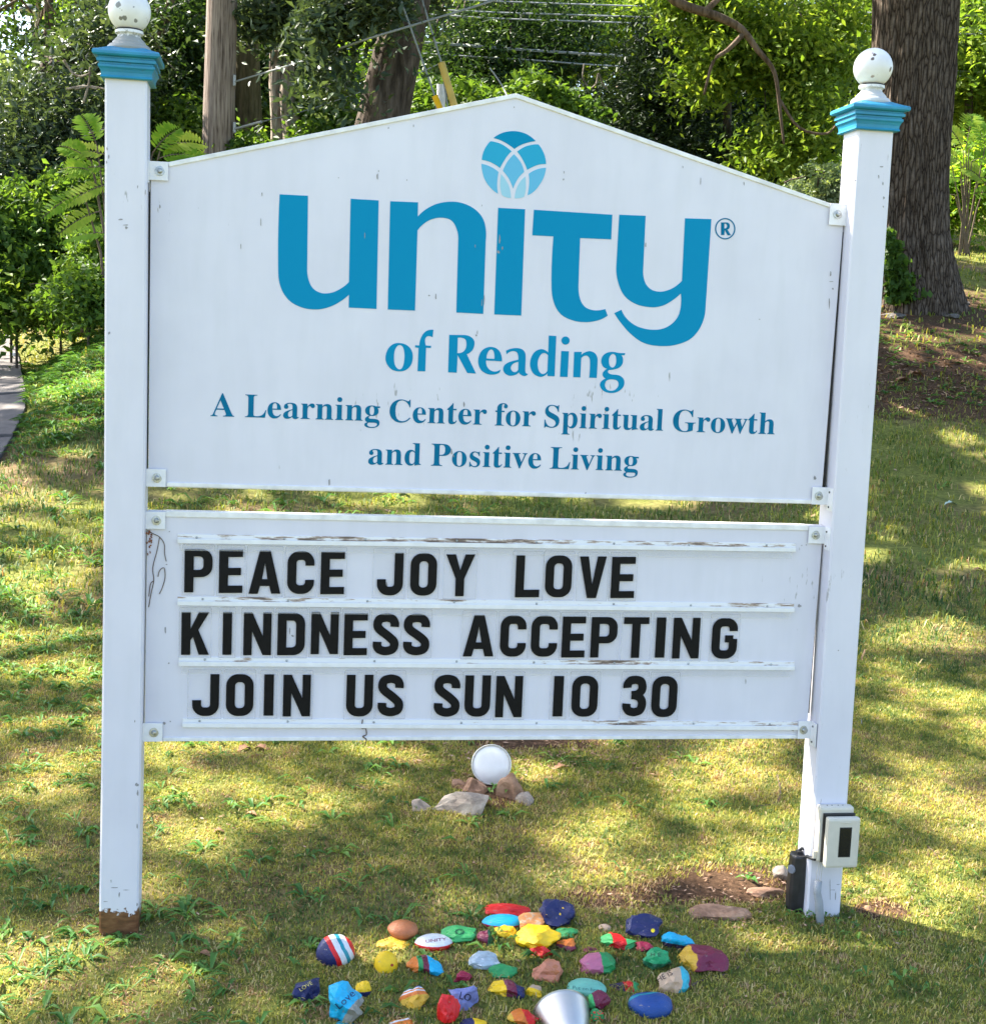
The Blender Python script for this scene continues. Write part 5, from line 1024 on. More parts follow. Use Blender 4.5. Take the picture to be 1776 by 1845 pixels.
put_rock(760,1456,40,34,M['rock_grey'],'small grey rock left of the slab rock by the rear lamp',12,group=gr)
put_rock(826,1419,38,26,M['rock_red'],'pinkish rock behind the slab, leftmost at the back of the rear lamp',13,group=gr)
put_rock(856,1421,46,42,M['rock_red'],'reddish rock tucked under the left of the rear lamp',14,group=gr)
put_rock(922,1428,56,68,M['rock_red'],'tall brown rock on the right of the rear lamp',15,depth=.7,group=gr)
put_rock(945,1446,34,32,M['rock_grey'],'small grey rock right of the brown rock by the rear lamp',16,group=gr)
put_rock(1289,1645,122,36,M['rock_red'],'long flat tan rock lying between painted stones and right post',17,depth=.45,rot=-.05,facets=9,rough=.2)
put_rock(1380,1610,72,22,M['rock_red'],'flat brown rock left of the black transformer',18,depth=.5)
put_rock(1408,1578,30,34,M['rock_grey'],'grey rock behind the black transformer',19)
put_rock(1563,1640,26,18,M['rock_red'],'small pink rock right of the outlet post foot',20)
put_rock(1230,1630,18,8,M['rock_red'],'tiny flat tan stone beyond the long tan rock',21,depth=.8)
sn = put_rock(27,648,13,17,simple('white_stone', (.78,.78,.78), .6),'small round white stone at the edge of the paved path',22,facets=1,rough=.02,lift=.6)
put_rock(1735,548,22,9,M['rock_dark'],'flat grey stone on the lawn by the oak root',23)
put_rock(1610,572,40,13,M['rock_dark'],'grey stone half buried left below the oak',24)
put_rock(1712,572,34,11,M['rock_dark'],'dark flat stone below the oak at the right',25)

# painted stones ---------------------------------------------------
PAL = dict(navy=(.008,.014,.10), red=(.72,.006,.008), white=(.78,.79,.80), teal=(.01,.30,.38), cyan=(.005,.45,.75), gray=(.30,.29,.25), yellow=(1.0,.62,.005),
           terra=(.50,.16,.055), gold=(.72,.42,.03), green=(.02,.30,.085), lgreen=(.06,.46,.13), maroon=(.17,.010,.045), orange=(.78,.20,.02), pale=(.50,.60,.66),
           crimson=(.36,.005,.05), lav=(.20,.22,.48), salmon=(.62,.22,.12), pink=(.55,.15,.25), seafoam=(.17,.52,.40), blue=(.006,.06,.27), brown=(.10,.04,.03),
           tan=(.60,.40,.25), peach=(.72,.30,.10), dgreen=(.01,.12,.05), purple=(.04,.02,.06), emerald=(.01,.34,.12), pebble=(.55,.38,.28), aqua=(.03,.42,.52))
def paint_mat(name, bands, axis, vary=.10, wob=.25, extra=None, rough=.42):
    """bands of paint: [(position -1..1 along axis, colour)...]; edges wander as brush edges do"""
    m, nt, b = newmat(name)
    tc = nt.nodes.new('ShaderNodeTexCoord'); v = tc.outputs['Generated']
    sub = nd(nt, 'ShaderNodeVectorMath'); sub.operation = 'MULTIPLY_ADD'; nt.links.new(v, sub.inputs[0]); sub.inputs[1].default_value = (2,2,2); sub.inputs[2].default_value = (-1,-1,-1)
    dt = nd(nt, 'ShaderNodeVectorMath'); dt.operation = 'DOT_PRODUCT'; nt.links.new(sub.outputs[0], dt.inputs[0]); dt.inputs[1].default_value = Vector(axis).normalized()
    nz = noisef(nt, v, 3.2, 3)
    ad = nd(nt, 'ShaderNodeMath', op='MULTIPLY_ADD', inp={1: wob}); nt.links.new(nz, ad.inputs[0]); nt.links.new(dt.outputs['Value'], ad.inputs[2])
    mr = nt.nodes.new('ShaderNodeMapRange'); nt.links.new(ad.outputs[0], mr.inputs[0]); mr.inputs[1].default_value = -1+wob/2; mr.inputs[2].default_value = 1+wob/2
    if len(bands) == 1: col = ramp(nt, mr.outputs[0], [(0, PAL[bands[0][1]])])
    else: col = ramp(nt, mr.outputs[0], [(max(0, (p+1)/2), PAL[c]) for p, c in bands], 'CONSTANT')
    f = noisef(nt, v, 5, 5, .7)
    m2 = nt.nodes.new('ShaderNodeMix'); m2.data_type = 'RGBA'; m2.blend_type = 'MULTIPLY'; m2.inputs[0].default_value = 1
    nt.links.new(col, m2.inputs[6]); nt.links.new(ramp(nt, f, [(.3, 1-vary*1.6), (.7, 1.)]), m2.inputs[7]); col = m2.outputs[2]
    if extra:   # flecks of a second colour
        thr, c2, sc_ = extra
        fx = noisef(nt, v, sc_, 2, .5); col = mixc(nt, ramp(nt, fx, [(thr, 0.), (thr+.015, 1.)]), col, PAL[c2])
    # bare scuffs
    col = mixc(nt, ramp(nt, noisef(nt, v, 9, 5, .7), [(.64, 0.), (.67, .75)]), col, (.30, .25, .20))
    nt.links.new(col, b.inputs['Base Color']); b.inputs['Roughness'].default_value = rough
    bumpn(nt, noisef(nt, v, 12, 5, .75), .6, .003, b)
    return m
def word_on(o, text, px, py, size, ang, col=(.02, .02, .05), flat=.5):
    """brush lettering laid on a stone: strokes of the words follow the stone's surface"""
    cu = bpy.data.curves.new('txt', 'FONT'); cu.body = text; cu.size = 1; cu.align_x = 'CENTER'; cu.align_y = 'CENTER'; cu.resolution_u = 2
    t = bpy.data.objects.new('txt', cu); C.objects.link(t)
    dg = bpy.context.evaluated_depsgraph_get(); me = bpy.data.meshes.new_from_object(t.evaluated_get(dg)); bpy.data.objects.remove(t)
    bm = bmesh.new(); bm.from_mesh(me); bmesh.ops.triangulate(bm, faces=bm.faces[:])
    for _ in range(2):
        es = [e for e in bm.edges if e.calc_length() > .12]
        if es: bmesh.ops.subdivide_edges(bm, edges=es, cuts=1)
    bmesh.ops.triangulate(bm, faces=bm.faces[:])
    tree = BVHTree.FromPolygons([o.location + v.co for v in o.data.vertices], [list(p.vertices) for p in o.data.polygons])
    ok = True
    for v in bm.verts:
        x, y = v.co.x*size, v.co.y*size*flat
        X = px + x*math.cos(ang) - y*math.sin(ang)*-1*-1; Y = py - (x*math.sin(ang) + y*math.cos(ang))
        d = ray(X, Y); h, n, i_, _ = tree.ray_cast(CAM, d)
        if h is None:
            h, n, i_, _ = tree.find_nearest(CAM + d*((o.location-CAM).length))
        v.co = h + n*.0006 - o.location
    bm.to_mesh(me); bm.free(); me.update(); me.materials.clear()
    q = bpy.data.objects.new('painted_lettering', me); C.objects.link(q); q.parent = o
    key = 'ink_%d' % hsh(str(col))
    if key not in M: M[key] = simple(key, col, .5, 0, .05, 40, 0)
    me.materials.append(M[key])
STG = 'painted stones in front of the sign'
STONES = [
 (604,1716,64,56,[(-1,'navy'),(-.28,'red'),(-.02,'white'),(.28,'teal'),(.48,'white'),(.72,'red')],(1,.2,.35),'round stone striped red, white and teal beside a navy side',1,.0,dict(depth=1.,lift=.7,wob=.15)),
 (550,1787,54,46,[(-1,'navy')],(1,0,0),'navy blue stone with yellow writing, leftmost of the painted stones',8,.3,{}),
 (628,1812,66,68,[(-1,'gray'),(-.42,'cyan')],(-.9,.5,.6),'cyan stone lettered Love with bare grey rock showing below',9,.55,dict(depth=.9)),
 (654,1786,29,32,[(-1,'navy'),(-.2,'yellow')],(0,.3,1),'small yellow and navy stone behind the cyan Love stone',5,.2,{}),
 (725,1676,52,34,[(-1,'terra')],(1,0,0),'smooth terracotta orange stone at the back left',2,.1,dict(vary=.15)),
 (708,1703,57,24,[(-1,'gold')],(1,0,0),'ridged mustard yellow stone in front of the terracotta one',4,0,{}),
 (695,1742,40,49,[(-1,'yellow')],(1,0,0),'upright bright yellow pill-shaped stone with a red dot',1,0,dict(depth=.9,lift=.45)),
 (781,1699,64,29,[(-1,'red'),(-.1,'white')],(0,.25,1),'white-topped red stone with writing and a yellow patch',1,0,{}),
 (827,1683,62,26,[(-1,'lgreen')],(1,0,0),'light green stone with a circle face drawn on it',5,0,{}),
 (764,1743,61,34,[(-1,'orange'),(-.38,'green'),(-.12,'maroon'),(.2,'cyan')],(1,0,0),'stone banded orange, green, maroon and cyan',6,0,dict(wob=.12)),
 (869,1731,54,31,[(-1,'pale')],(1,0,0),'pale blue marbled stone in the middle left',4,.2,dict(extra=(.56,'white',2.2),vary=.25)),
 (876,1694,36,31,[(-1,'maroon'),(-.05,'dgreen'),(.5,'navy')],(1,0,-.2),'dark stone of maroon, green and navy beside a weed',8,0,{}),
 (914,1640,78,26,[(-1,'red')],(1,0,0),'long flat red stone at the very back',3,0,{}),
 (905,1661,70,25,[(-1,'crimson'),(-.35,'cyan')],(.2,.3,1),'sky blue stone with a magenta edge in front of the red one',2,.1,{}),
 (908,1679,39,23,[(-1,'yellow')],(1,0,0),'small yellow smiling stone under the sky blue one',3,.3,{}),
 (961,1663,56,33,[(-1,'peach')],(1,0,0),'peach orange patterned stone above the big yellow one',8,0,dict(extra=(.55,'tan',6))),
 (969,1690,76,42,[(-1,'yellow')],(1,0,0),'largest bright yellow stone, face marks on top',5,-.15,{}),
 (1005,1646,62,48,[(-1,'navy')],(1,0,0),'big navy stone flecked with yellow at the back',9,.2,dict(extra=(.70,'yellow',7))),
 (1019,1683,45,25,[(-1,'lgreen'),(.35,'gold')],(0,1,.3),'light green stone with a mustard back edge',3,-.2,{}),
 (906,1751,48,26,[(-1,'green')],(1,0,0),'rough mid green stone below the marbled one',8,.1,{}),
 (834,1762,34,25,[(-1,'crimson')],(1,0,0),'small crimson stone left of centre',8,0,{}),
 (911,1783,61,32,[(-1,'yellow'),(-.05,'maroon'),(.5,'navy')],(1,0,0),'stone banded yellow, maroon and navy',7,-.1,dict(wob=.12)),
 (836,1795,52,44,[(-1,'lav'),(.55,'dgreen')],(.2,.8,.4),'lavender stone with black letters and a green tip',7,.2,{}),
 (808,1821,40,49,[(-1,'red')],(1,0,0),'blocky red stone in front of the lavender one',9,.1,{}),
 (746,1803,51,42,[(-1,'gold'),(.05,'orange'),(.38,'white'),(.5,'orange'),(.62,'white'),(.74,'blue')],(-.15,.8,.6),'orange and yellow stone with white and blue stripes on top',8,-.1,dict(wob=.12)),
 (724,1845,46,22,[(-1,'orange'),(.25,'white'),(.5,'orange')],(-.4,.8,.4),'orange stone with a white stripe at the bottom edge, left',6,-.3,{}),
 (853,1847,46,24,[(-1,'navy'),(0,'yellow')],(1,0,0),'navy and yellow stone cut by the bottom edge',5,0,{}),
 (942,1836,52,28,[(-1,'gold'),(-.55,'orange'),(.2,'red')],(1,0,.2),'orange red stone left of the front lamp',8,-.3,{}),
 (972,1717,41,31,[(-1,'red')],(1,0,0),'bright red block-shaped stone below the big yellow one',9,.2,{}),
 (1022,1706,37,25,[(-1,'maroon'),(.25,'orange')],(0,.2,1),'dark red stone with an orange top edge',8,0,{}),
 (1063,1714,30,15,[(-1,'brown'),(.2,'maroon')],(0,0,1),'small low dark brown stone in the sunny strip',7,0,{}),
 (1089,1674,24,16,[(-1,'pebble')],(1,0,0),'smallest pink tan pebble lying alone',1,0,{}),
 (1113,1695,61,27,[(-1,'lgreen'),(-.48,'red'),(.3,'lgreen')],(1,.0,-.1),'red stone with light green ends',8,0,dict(wob=.12)),
 (1159,1670,66,46,[(-1,'navy')],(1,0,0),'rough navy stone with one yellow dot at the right',9,0,dict(extra=None)),
 (1160,1709,36,24,[(-1,'crimson')],(1,0,0),'pinkish crimson stone left of the emerald one',8,0,{}),
 (1183,1726,51,39,[(-1,'dgreen'),(-.3,'emerald')],(0,.1,1),'emerald green faceted stone with dark lettering',9,0,{}),
 (1221,1697,57,40,[(-1,'purple'),(-.35,'cyan'),(.72,'red')],(.3,.5,1),'sky blue stone with a red rim and dark foot, right side',8,-.1,{}),
 (1265,1731,84,50,[(-1,'gold'),(-.42,'maroon')],(1,.0,-.2),'large maroon stone with a mustard left end, rightmost',9,-.25,dict(wob=.2)),
 (985,1752,52,41,[(-1,'salmon')],(1,0,0),'rough salmon stone in the centre',9,.2,dict(extra=(.58,'terra',5))),
 (1077,1737,66,42,[(-1,'pink'),(.05,'green'),(.06,'green')],(1,0,.0),'domed stone half dusty pink and half grey green',4,0,dict(pal2=1)),
 (1057,1781,66,33,[(-1,'seafoam')],(1,0,0),'oval seafoam green stone covered in dark writing',1,-.35,{}),
 (1079,1804,42,37,[(-1,'lgreen'),(-.55,'maroon')],(1,0,.2),'maroon stone with a green corner beside the front lamp',8,.1,{}),
 (1129,1783,61,27,[(-1,'purple'),(-.2,'red'),(.3,'green')],(1,0,0),'stone banded dark purple, red and green',8,-.1,dict(wob=.12)),
 (1211,1768,64,47,[(-1,'tan'),(.05,'aqua'),(.6,'maroon')],(.8,.2,-.25),'tan stone with black lettering and a teal side',8,.35,dict(wob=.12)),
 (1171,1811,74,46,[(-1,'blue'),(.45,'teal'),(.65,'blue')],(-.3,.8,.3),'large royal blue oval stone with a teal streak',1,-.05,dict(lift=.5)),
 (962,1789,30,25,[(-1,'yellow'),(.3,'tan')],(.3,.5,.6),'small tan and yellow stone half behind the front lamp',6,0,{}),
 (1074,1831,25,23,[(-1,'green')],(1,0,0),'small green stone with red spots right of the front lamp',3,0,dict(extra=(.58,'red',6))),
 (622,1848,46,18,[(-1,'teal')],(1,0,0),'dark teal stone at the bottom edge under the Love stone',4,0,{}),
]
SO = {}
for i, (px, py, w, h, bands, ax, lab, fac, rot, kw) in enumerate(STONES):
    mt = paint_mat('paint_%02d' % i, bands, ax, kw.get('vary', .12), kw.get('wob', .22), kw.get('extra'))
    SO[i] = put_rock(px, py, w*1.07, h*1.08, mt, lab, 100+i*3, 'painted_stone', kw.get('depth', .95), rot, fac, STG, .06 if fac < 3 else .27, kw.get('lift', .66), 'stone')
word_on(SO[2], 'Love', 622, 1802, 21, .75, (.01,.03,.12), .9)
word_on(SO[1], 'LOVE', 551, 1778, 11, .55, (.60,.50,.15), .9)
word_on(SO[7], 'UNITY', 785, 1695, 13, .12, (.25,.02,.10), .6)
word_on(SO[8], 'o', 828, 1678, 38, 0, (.01,.10,.04), .6); word_on(SO[8], ': )', 828, 1679, 12, -.1, (.01,.10,.04), .6)
word_on(SO[14], '~', 908, 1678, 24, 0, (.45,.15,.02), .7)
word_on(SO[16], '.. _', 965, 1677, 18, 0, (.50,.30,.01), .8)
word_on(SO[22], 'LO', 838, 1797, 17, -.25, (.01,.01,.04), 1.1)
word_on(SO[35], 'H E', 1181, 1721, 13, 0, (.005,.05,.02), .7)
word_on(SO[40], 'Put on hope', 1058, 1783, 11, -.1, (.02,.12,.12), .8)
word_on(SO[43], 'HE IS', 1197, 1760, 14, .5, (.02,.01,.01), 1)
word_on(SO[6], '.', 706, 1728, 46, 0, (.45,.03,.01), 1)
word_on(SO[33], '.', 1176, 1662, 62, 0, (.80,.62,.02), 1)

# ------------------------------------------------------------------ lamps
M['alu'] = simple('brushed_aluminium', (.66, .64, .59), .42, 1., .06, 20, .05)
M['glass_white'] = simple('frosted_lamp_glass', (.76, .77, .80), .16, 0, .02, 60, 0)
M['dark_plastic'] = simple('dark_lamp_holder', (.03, .03, .03), .5)
g1 = at_y(885, 1378, .80)
Rl = 36.5*px_m(g1); ax1 = (CAM - g1).normalized(); ax1 = (ax1 + Vector((-.10, 0, .02))).normalized()
gl = gz(g1.x, .86)
L1 = empty('flood_lamp', (g1.x, .86, gl), 'round frosted flood lamp facing forward among the rocks behind the sign', 'lamp')
MB().lathe([(0,.012),(Rl*.5,.0105),(Rl*.86,.004),(Rl*.93,.0)], g1, ax1, 32).build('lamp_face', M['glass_white'], L1, smooth=True)
MB().lathe([(Rl*.93,-.001),(Rl*.95,.006),(Rl,.004),(Rl,-.006),(Rl*.82,-.03),(Rl*.45,-.075),(Rl*.4,-.11),(0,-.112)], g1, ax1, 32).build('lamp_housing', M['alu'], L1, smooth=True)
bk = g1 - ax1*.095
MB().tube([bk, bk + Vector((0, .01, -.03)), (g1.x, .90, gl-.03)], .010, 8).build('lamp_stake', M['dark_plastic'], L1)
# front lamp: bell-shaped aluminium shade seen from behind
c2 = at_y(1011, 1828, -.36); ax2 = Vector((-.05, .96, .22)).normalized()
R2 = 54*px_m(c2)
g2 = gz(c2.x, c2.y-.12)
L2 = empty('flood_lamp', (c2.x, c2.y-.13, g2), 'silver bell-shaped flood lamp in front of the sign, aimed up at it', 'lamp')
prof = [(R2*1.0,.0),(R2*.985,.003),(R2*.955,.0),(R2*.93,-.010),(R2*.80,-.040),(R2*.60,-.075),(R2*.42,-.10),(R2*.38,-.14),(R2*.0,-.141)]
MB().lathe(prof, c2, ax2, 48).build('lamp_shade', M['alu'], L2, smooth=True)
MB().lathe([(R2*.93,-.004),(R2*.6,-.003),(0,-.001)], c2, ax2, 32).build('lamp_face', M['glass_white'], L2, smooth=True)
b3 = c2 - ax2*.13
MB().tube([b3, b3 + Vector((0, -.01, -.03)), (b3.x, b3.y-.005, gz(b3.x, b3.y)-.04)], .012, 8).build('lamp_stake', M['dark_plastic'], L2)

# ------------------------------------------------------------------ outlet box, conduit, transformer
M['box'] = simple('cream_plastic', (.62, .58, .48), .4, 0, .05, 40)
M['window'] = simple('smoked_window', (.012, .012, .012), .18)
M['gasket'] = simple('black_gasket', (.01, .01, .01), .5)
a = at_y(1477, 1450, -.0); b_ = at_y(1536, 1553, -.0)
bx0, bx1 = at_y(1470, 1500, -.012).x, at_y(1531, 1500, -.012).x
bz1, bz0 = at_y(1500, 1451, -.012).z, at_y(1500, 1552, -.012).z
OB = empty('outlet_box', ((bx0+bx1)/2, -.02, bz0), 'cream weatherproof outlet box with dark window mounted on the right post', 'outlet box')
MB().box(bx0, bx1, -.028, -.0005, bz0+.004, bz1).build('back_box', M['box'], OB, bevel=.006)
for k in range(4):
    xx = bx0 + .022 + k*.0115 + (.004 if k > 1 else 0)
    MB().lathe([(.0016,0),(.0016,.0006),(0,.0007)], (xx, -.0135, bz1), (0,0,1), 8).build('vent_hole', M['gasket'], OB)
MB().box(bx0+.007, bx1+.001, -.034, -.0275, bz0+.006, bz1-.013).build('gasket', M['gasket'], OB, bevel=.002)
cx0, cx1 = bx0+.0105, bx1+.0062
cv = MB().box(cx0, cx1, -.054, -.0335, bz0-.001, bz1-.018).build('cover', M['box'], OB, bevel=.006)
wx = (cx0+cx1)/2+.004; MB().box(wx-.0125, wx+.0125, -.0546, -.0538, bz0+.028, bz1-.042).build('window', M['window'], cv, bevel=.0003)
MB().box(wx-.0150, wx+.0150, -.0542, -.0537, bz0+.0255, bz1-.0395).build('window_frame', M['gasket'], cv)
MB().box(wx-.012, wx+.012, -.0548, -.0538, bz1-.030, bz1-.0265).build('grip', M['box'], cv, bevel=.001)
MB().tube([(bx0-.003,-.02,bz0+.012),(bx0-.003,-.02,bz0+.030)], .005, 8).build('hinge', M['box'], OB)
M['pvc'] = simple('grey_pvc', (.30, .32, .34), .45, 0, .08, 40)
ct = at_y(1474, 1588, -.018); cb = at_y(1481, 1650, -.03)
CO = empty('conduit', (cb.x, -.02, gz(cb.x, -.02)), 'grey plastic conduit rising from the ground under the outlet box', 'conduit')
MB().tube([(ct.x, ct.y, ct.z), (ct.x-.001, -.018, ct.z-.028), (ct.x+.004, -.020, ct.z-.050), (cb.x, -.03, -.03)], [.0088,.0088,.0098,.0100], 14).build('pipe', M['pvc'], CO, smooth=True)
M['wire'] = simple('light_wire', (.52, .50, .48), .5)
for k in range(3):
    x = ct.x-.004+.004*k; MB().tube([(x+.004, -.02, bz0+.01), (x+.002*(k-1), -.019, ct.z+.02), (x, -.018, ct.z-.01)], .0011, 6).build('wire', M['wire'], CO)
M['blk'] = simple('black_plastic_case', (.018, .018, .02), .42, 0, .3, 60, .2)
TY = .045; t0 = at_y(1437, 1638, TY); gzt = t0.z-.002; sc = px_m(t0)
TR_ = empty('transformer', (t0.x, TY, gzt), 'black cylindrical plug-in transformer hanging at the foot of the right post', 'transformer')
tw = 22.5*sc; tt_ = at_y(1437, 1541, TY).z
V = []; F = []
prof = [(-.002,.95),(.004,1.0),(.055,1.08),(tt_-gzt-.004,1.02),(tt_-gzt,.92)]
n = 16
for (z, s_) in prof:
    for k in range(n):
        a = 2*math.pi*k/n; c_, s__ = math.cos(a), math.sin(a); q = (abs(c_)**4+abs(s__)**4)**-.25
        V.append((t0.x+.002*(z/.1)+tw*s_*c_*q*.95, TY+tw*.8*s_*s__*q*.95, gzt+z+.004))
for i in range(len(prof)-1):
    for k in range(n): F.append((i*n+k, i*n+(k+1) % n, (i+1)*n+(k+1) % n, (i+1)*n+k))
F.append(tuple(range(n))[::-1]); F.append(tuple((len(prof)-1)*n+k for k in range(n)))
MB().add(V, F).build('case', M['blk'], TR_, bevel=.002)
MB().lathe([(.011,0),(.010,.004),(0,.005)], (t0.x-tw*.9, TY-.012, tt_-.03), (-1,-.5,0), 14).build('dial', simple('grey_dial', (.16,.18,.22), .4), TR_)
top = Vector((t0.x+.004, TY, tt_))
MB().tube([top+Vector((-.012,0,-.004)), top+Vector((-.012,0,.010)), top+Vector((-.005,0,.017)), top+Vector((.006,-.004,.014)), top+Vector((.014,-.01,.004)), (bx0-.010,.010,bz0+.004), (bx0-.002,-.018,bz0+.008), (bx0+.006,-.018,bz0+.010)], .0042, 8).build('power_cord', M['blk'], TR_, smooth=True)
MB().box(top.x-.018, top.x-.004, TY-.008, TY+.007, tt_-.002, tt_+.012).build('plug', M['blk'], TR_, bevel=.002)

# ------------------------------------------------------------------ twigs and individual leaves
M['twig'] = simple('grey_brown_twig', (.12, .085, .06), .85, 0, .3, 60, .4)
def twig(pxs, rad, label, lift=.006):
    P = [on_ground(*p, h=lift) for p in pxs]
    o = MB().tube(smooth3(P), [rad*(1-.5*i/(len(P)*4)) for i in range(len(smooth3(P)))], 6).build('twig', M['twig'])
    rebase(o); tag(o, label, 'twig'); return o
def smooth3(P, k=4):
    out = []
    for i in range(len(P)-1):
        p0, p1, p2, p3 = [P[max(0, min(len(P)-1, j))] for j in (i-1, i, i+1, i+2)]
        for j in range(k):
            t = j/k; out.append(.5*((2*p1)+(-p0+p2)*t+(2*p0-5*p1+4*p2-p3)*t*t+(-p0+3*p1-3*p2+p3)*t**3))
    out.append(P[-1]); return out
twig([(602,1402),(625,1412),(650,1418),(670,1429)], .004, 'dark straight twig on the moss behind the sign at the left')
twig([(1400,1397),(1405,1420),(1404,1438),(1390,1449),(1362,1453)], .0032, 'curved brown twig on the lawn left of the right post')
twig([(1243,1778),(1262,1768),(1285,1764),(1305,1756)], .003, 'thin dark twig right of the tan lettered stone')
twig([(1328,1745),(1335,1738),(1342,1722),(1348,1705)], .0025, 'thin pale twig standing right of the maroon stone')
twig([(1670,1525),(1682,1535),(1690,1548)], .002, 'short pale twig on the lawn right of the outlet post')
twig([(1728,1600),(1745,1607),(1765,1615)], .0025, 'short tan twig at the right edge')
twig([(868,1330),(871,1340),(866,1350)], .002, 'little stem sticking up above the rear lamp')
twig([(1350,1695),(1368,1690),(1378,1676),(1380,1664)], .004, 'dark green curved garden hose end left of the transformer')
twig([(398,1605),(430,1600),(470,1596)], .0022, 'thin grey twig in the grass right of the left post')
M['dead'] = simple('dead_leaf_brown', (.30, .15, .08), .8, 0, .35, 40)
def dead_leaf(px, py, L, label, seed, col=None):
    g = on_ground(px, py); sc = px_m(g); r = random.Random(seed); L = L*sc; az = r.uniform(-.6, .6); V = []; F = []
    n = 7
    for i in range(n):
        t = i/(n-1); w = L*.30*math.sin(math.pi*min(1, t*.94+.03))**.8*(1+.25*math.sin(t*17+seed)); cz = L*.16*math.sin(math.pi*t)+r.uniform(0, L*.05)
        x = L*(t-.5)
        V += [(x, -w, cz+w*.45), (x, 0, cz), (x+L*.02, w, cz+w*.55)]
    for i in range(n-1):
        F += [(i*3, i*3+1, i*3+4, i*3+3), (i*3+1, i*3+2, i*3+5, i*3+4)]
    me = pymesh('fallen_leaf', V, F, True); me.transform(Matrix.Rotation(az, 4, 'Z')); me.materials.append(col or M['dead'])
    o = bpy.data.objects.new('fallen_leaf', me); C.objects.link(o); o.location = (g.x, g.y, g.z+.004); tag(o, label, 'leaf', 'dead leaves lying on the lawn')
dead_leaf(367,1726,26,'curled tan dead leaf in the lit grass right of the left post',1)
dead_leaf(440,1356,30,'orange-brown dead leaf under the lower board at the left',2)
dead_leaf(470,1354,28,'rust dead leaf next to the other under the lower board',3)
dead_leaf(452,1472,22,'small brown dead leaf in the weeds right of the left post',4)
dead_leaf(394,1503,20,'pinkish dead leaf low beside the left post',5)
dead_leaf(1010,1388,26,'brown dead leaf on the moss right of the rear lamp',6)
dead_leaf(1022,1445,16,'dark little leaf on the moss, right of the lamp rocks',7)
dead_leaf(124,1538,14,'small pink dead leaf left of the left post',8)
dead_leaf(1648,680,34,'orange dead leaf on the mulch right of the right post',9)
dead_leaf(1625,690,30,'brown maple leaf on the mulch beside the right post',10)
dead_leaf(1762,1030,18,'pink dead leaf in the lawn at the right edge',11)
M['palegreen'] = simple('pale_green_leaf', (.42, .52, .42), .6, 0, .1, 30)
dead_leaf(1712,912,24,'pale grey-green oak leaf lying on the lawn at the right',12,M['palegreen'])
dead_leaf(1640,1355,14,'small tan leaf on the lawn right of the post',13)
dead_leaf(735,1730,12,'tiny orange leaf beside the yellow stone',14)

# dry vine stems and chips of paint on the boards
def onb(pts, f, y): return [Vector((pan(*f(*p), y=y)[0], y, pan(*f(*p), y=y)[1])) for p in pts]
mb = MB(); yb = PP-.0015
for pts in ([(70,150),(95,165),(128,182),(150,215),(152,260),(160,300)], [(128,182),(115,250),(95,330),(100,390),(88,450),(75,522)], [(120,375),(128,345),(150,332),(154,380),(140,430),(127,458)], [(100,395),(84,410),(76,470)]):
    mb.tube(smooth3(onb(pts, c6, yb)), .0009, 5)
o = mb.build('dry_vine', M['twig']); rebase(o); tag(o, 'thin dry vine stems clinging to the left end of the letter board', 'vine')
mb = MB()
for pts in ([(1112,1068),(1108,1110),(1125,1110),(1130,1140),(1112,1150),(1130,1165),(1122,1195)],): mb.tube(smooth3(onb(pts, c6, PP-.004)), .0013, 5)
o = mb.build('dry_vine', M['twig']); rebase(o); tag(o, 'short dry tendril hanging over the lower edge of the letter board', 'vine')
M['rustleaf'] = simple('rust_brown_scrap', (.22, .075, .025), .8, 0, .4, 100)
rv = random.Random(6); V = []; F = []
for k in range(16):
    x, y = 72+rv.uniform(-8, 22), 150+rv.uniform(0, 60)
    if k > 11: x, y = 72+rv.uniform(-5, 12), rv.uniform(220, 300)
    b_ = len(V)
    for q in range(4):
        a = q*1.57+rv.random(); p = pan(*c6(x+7*math.cos(a)*rv.uniform(.4, 1.2), y+7*math.sin(a)), y=PP-.003); V.append((p[0], PP-.003-rv.uniform(0, .004), p[1]))
    F.append((b_, b_+1, b_+2, b_+3))
o = link('dead_leaves', pymesh('dead_leaves', V, F), M['rustleaf']); rebase(o); tag(o, 'rust brown dead leaf scraps caught beside the left end of the letter board', 'leaves', kind='stuff')
M['chip'] = simple('bare_chip', (.30, .29, .29), .8, 0, .3, 200, 0)
def chips(parent, L, y, seed):
    rv = random.Random(seed); V = []; F = []
    for (px, py, w, h) in L:
        n = 7; b_ = len(V)
        for k in range(n):
            a = 2*math.pi*k/n; q = rv.uniform(.45, 1.1); p = pan(px+w/2*q*math.cos(a), py+h/2*q*math.sin(a), y=y); V.append((p[0], y, p[1]))
        F.append(tuple(range(b_, b_+n))[::-1])
    o = link('paint_chips', pymesh('paint_chips', V, F), M['chip'], parent); o['kind'] = 'stuff'
U = [(898,453,7,9),(900,432,3,22),(905,447,3,8),(785,534,4,12),(773,532,4,3),(813,814,4,13),(817,822,3,5),(836,728,3,11),(593,868,3,14),(1015,323,3,6),(1016,310,2,8),(680,318,3,14),(682,308,3,5),
     (610,320,2,3),(733,324,2,3),(288,372,4,8),(868,370,2,5),(1163,441,3,10),(1055,888,3,4),(856,443,2,9),(872,540,2,26),(868,545,2,20),(657,424,2,12),(1496,494,4,12),(1494,545,3,26),(1500,520,4,5),
     (1468,862,5,10),(1368,575,3,2),(1497,507,12,2),(470,400,2,16),(434,444,2,14),(472,350,2,10),(1262,327,2,16),(1340,330,2,12),(1230,300,2,8),(700,230,2,7),(745,226,2,8),(860,598,2,12),(858,604,4,4),(300,880,2,3),(926,193,2,4)]
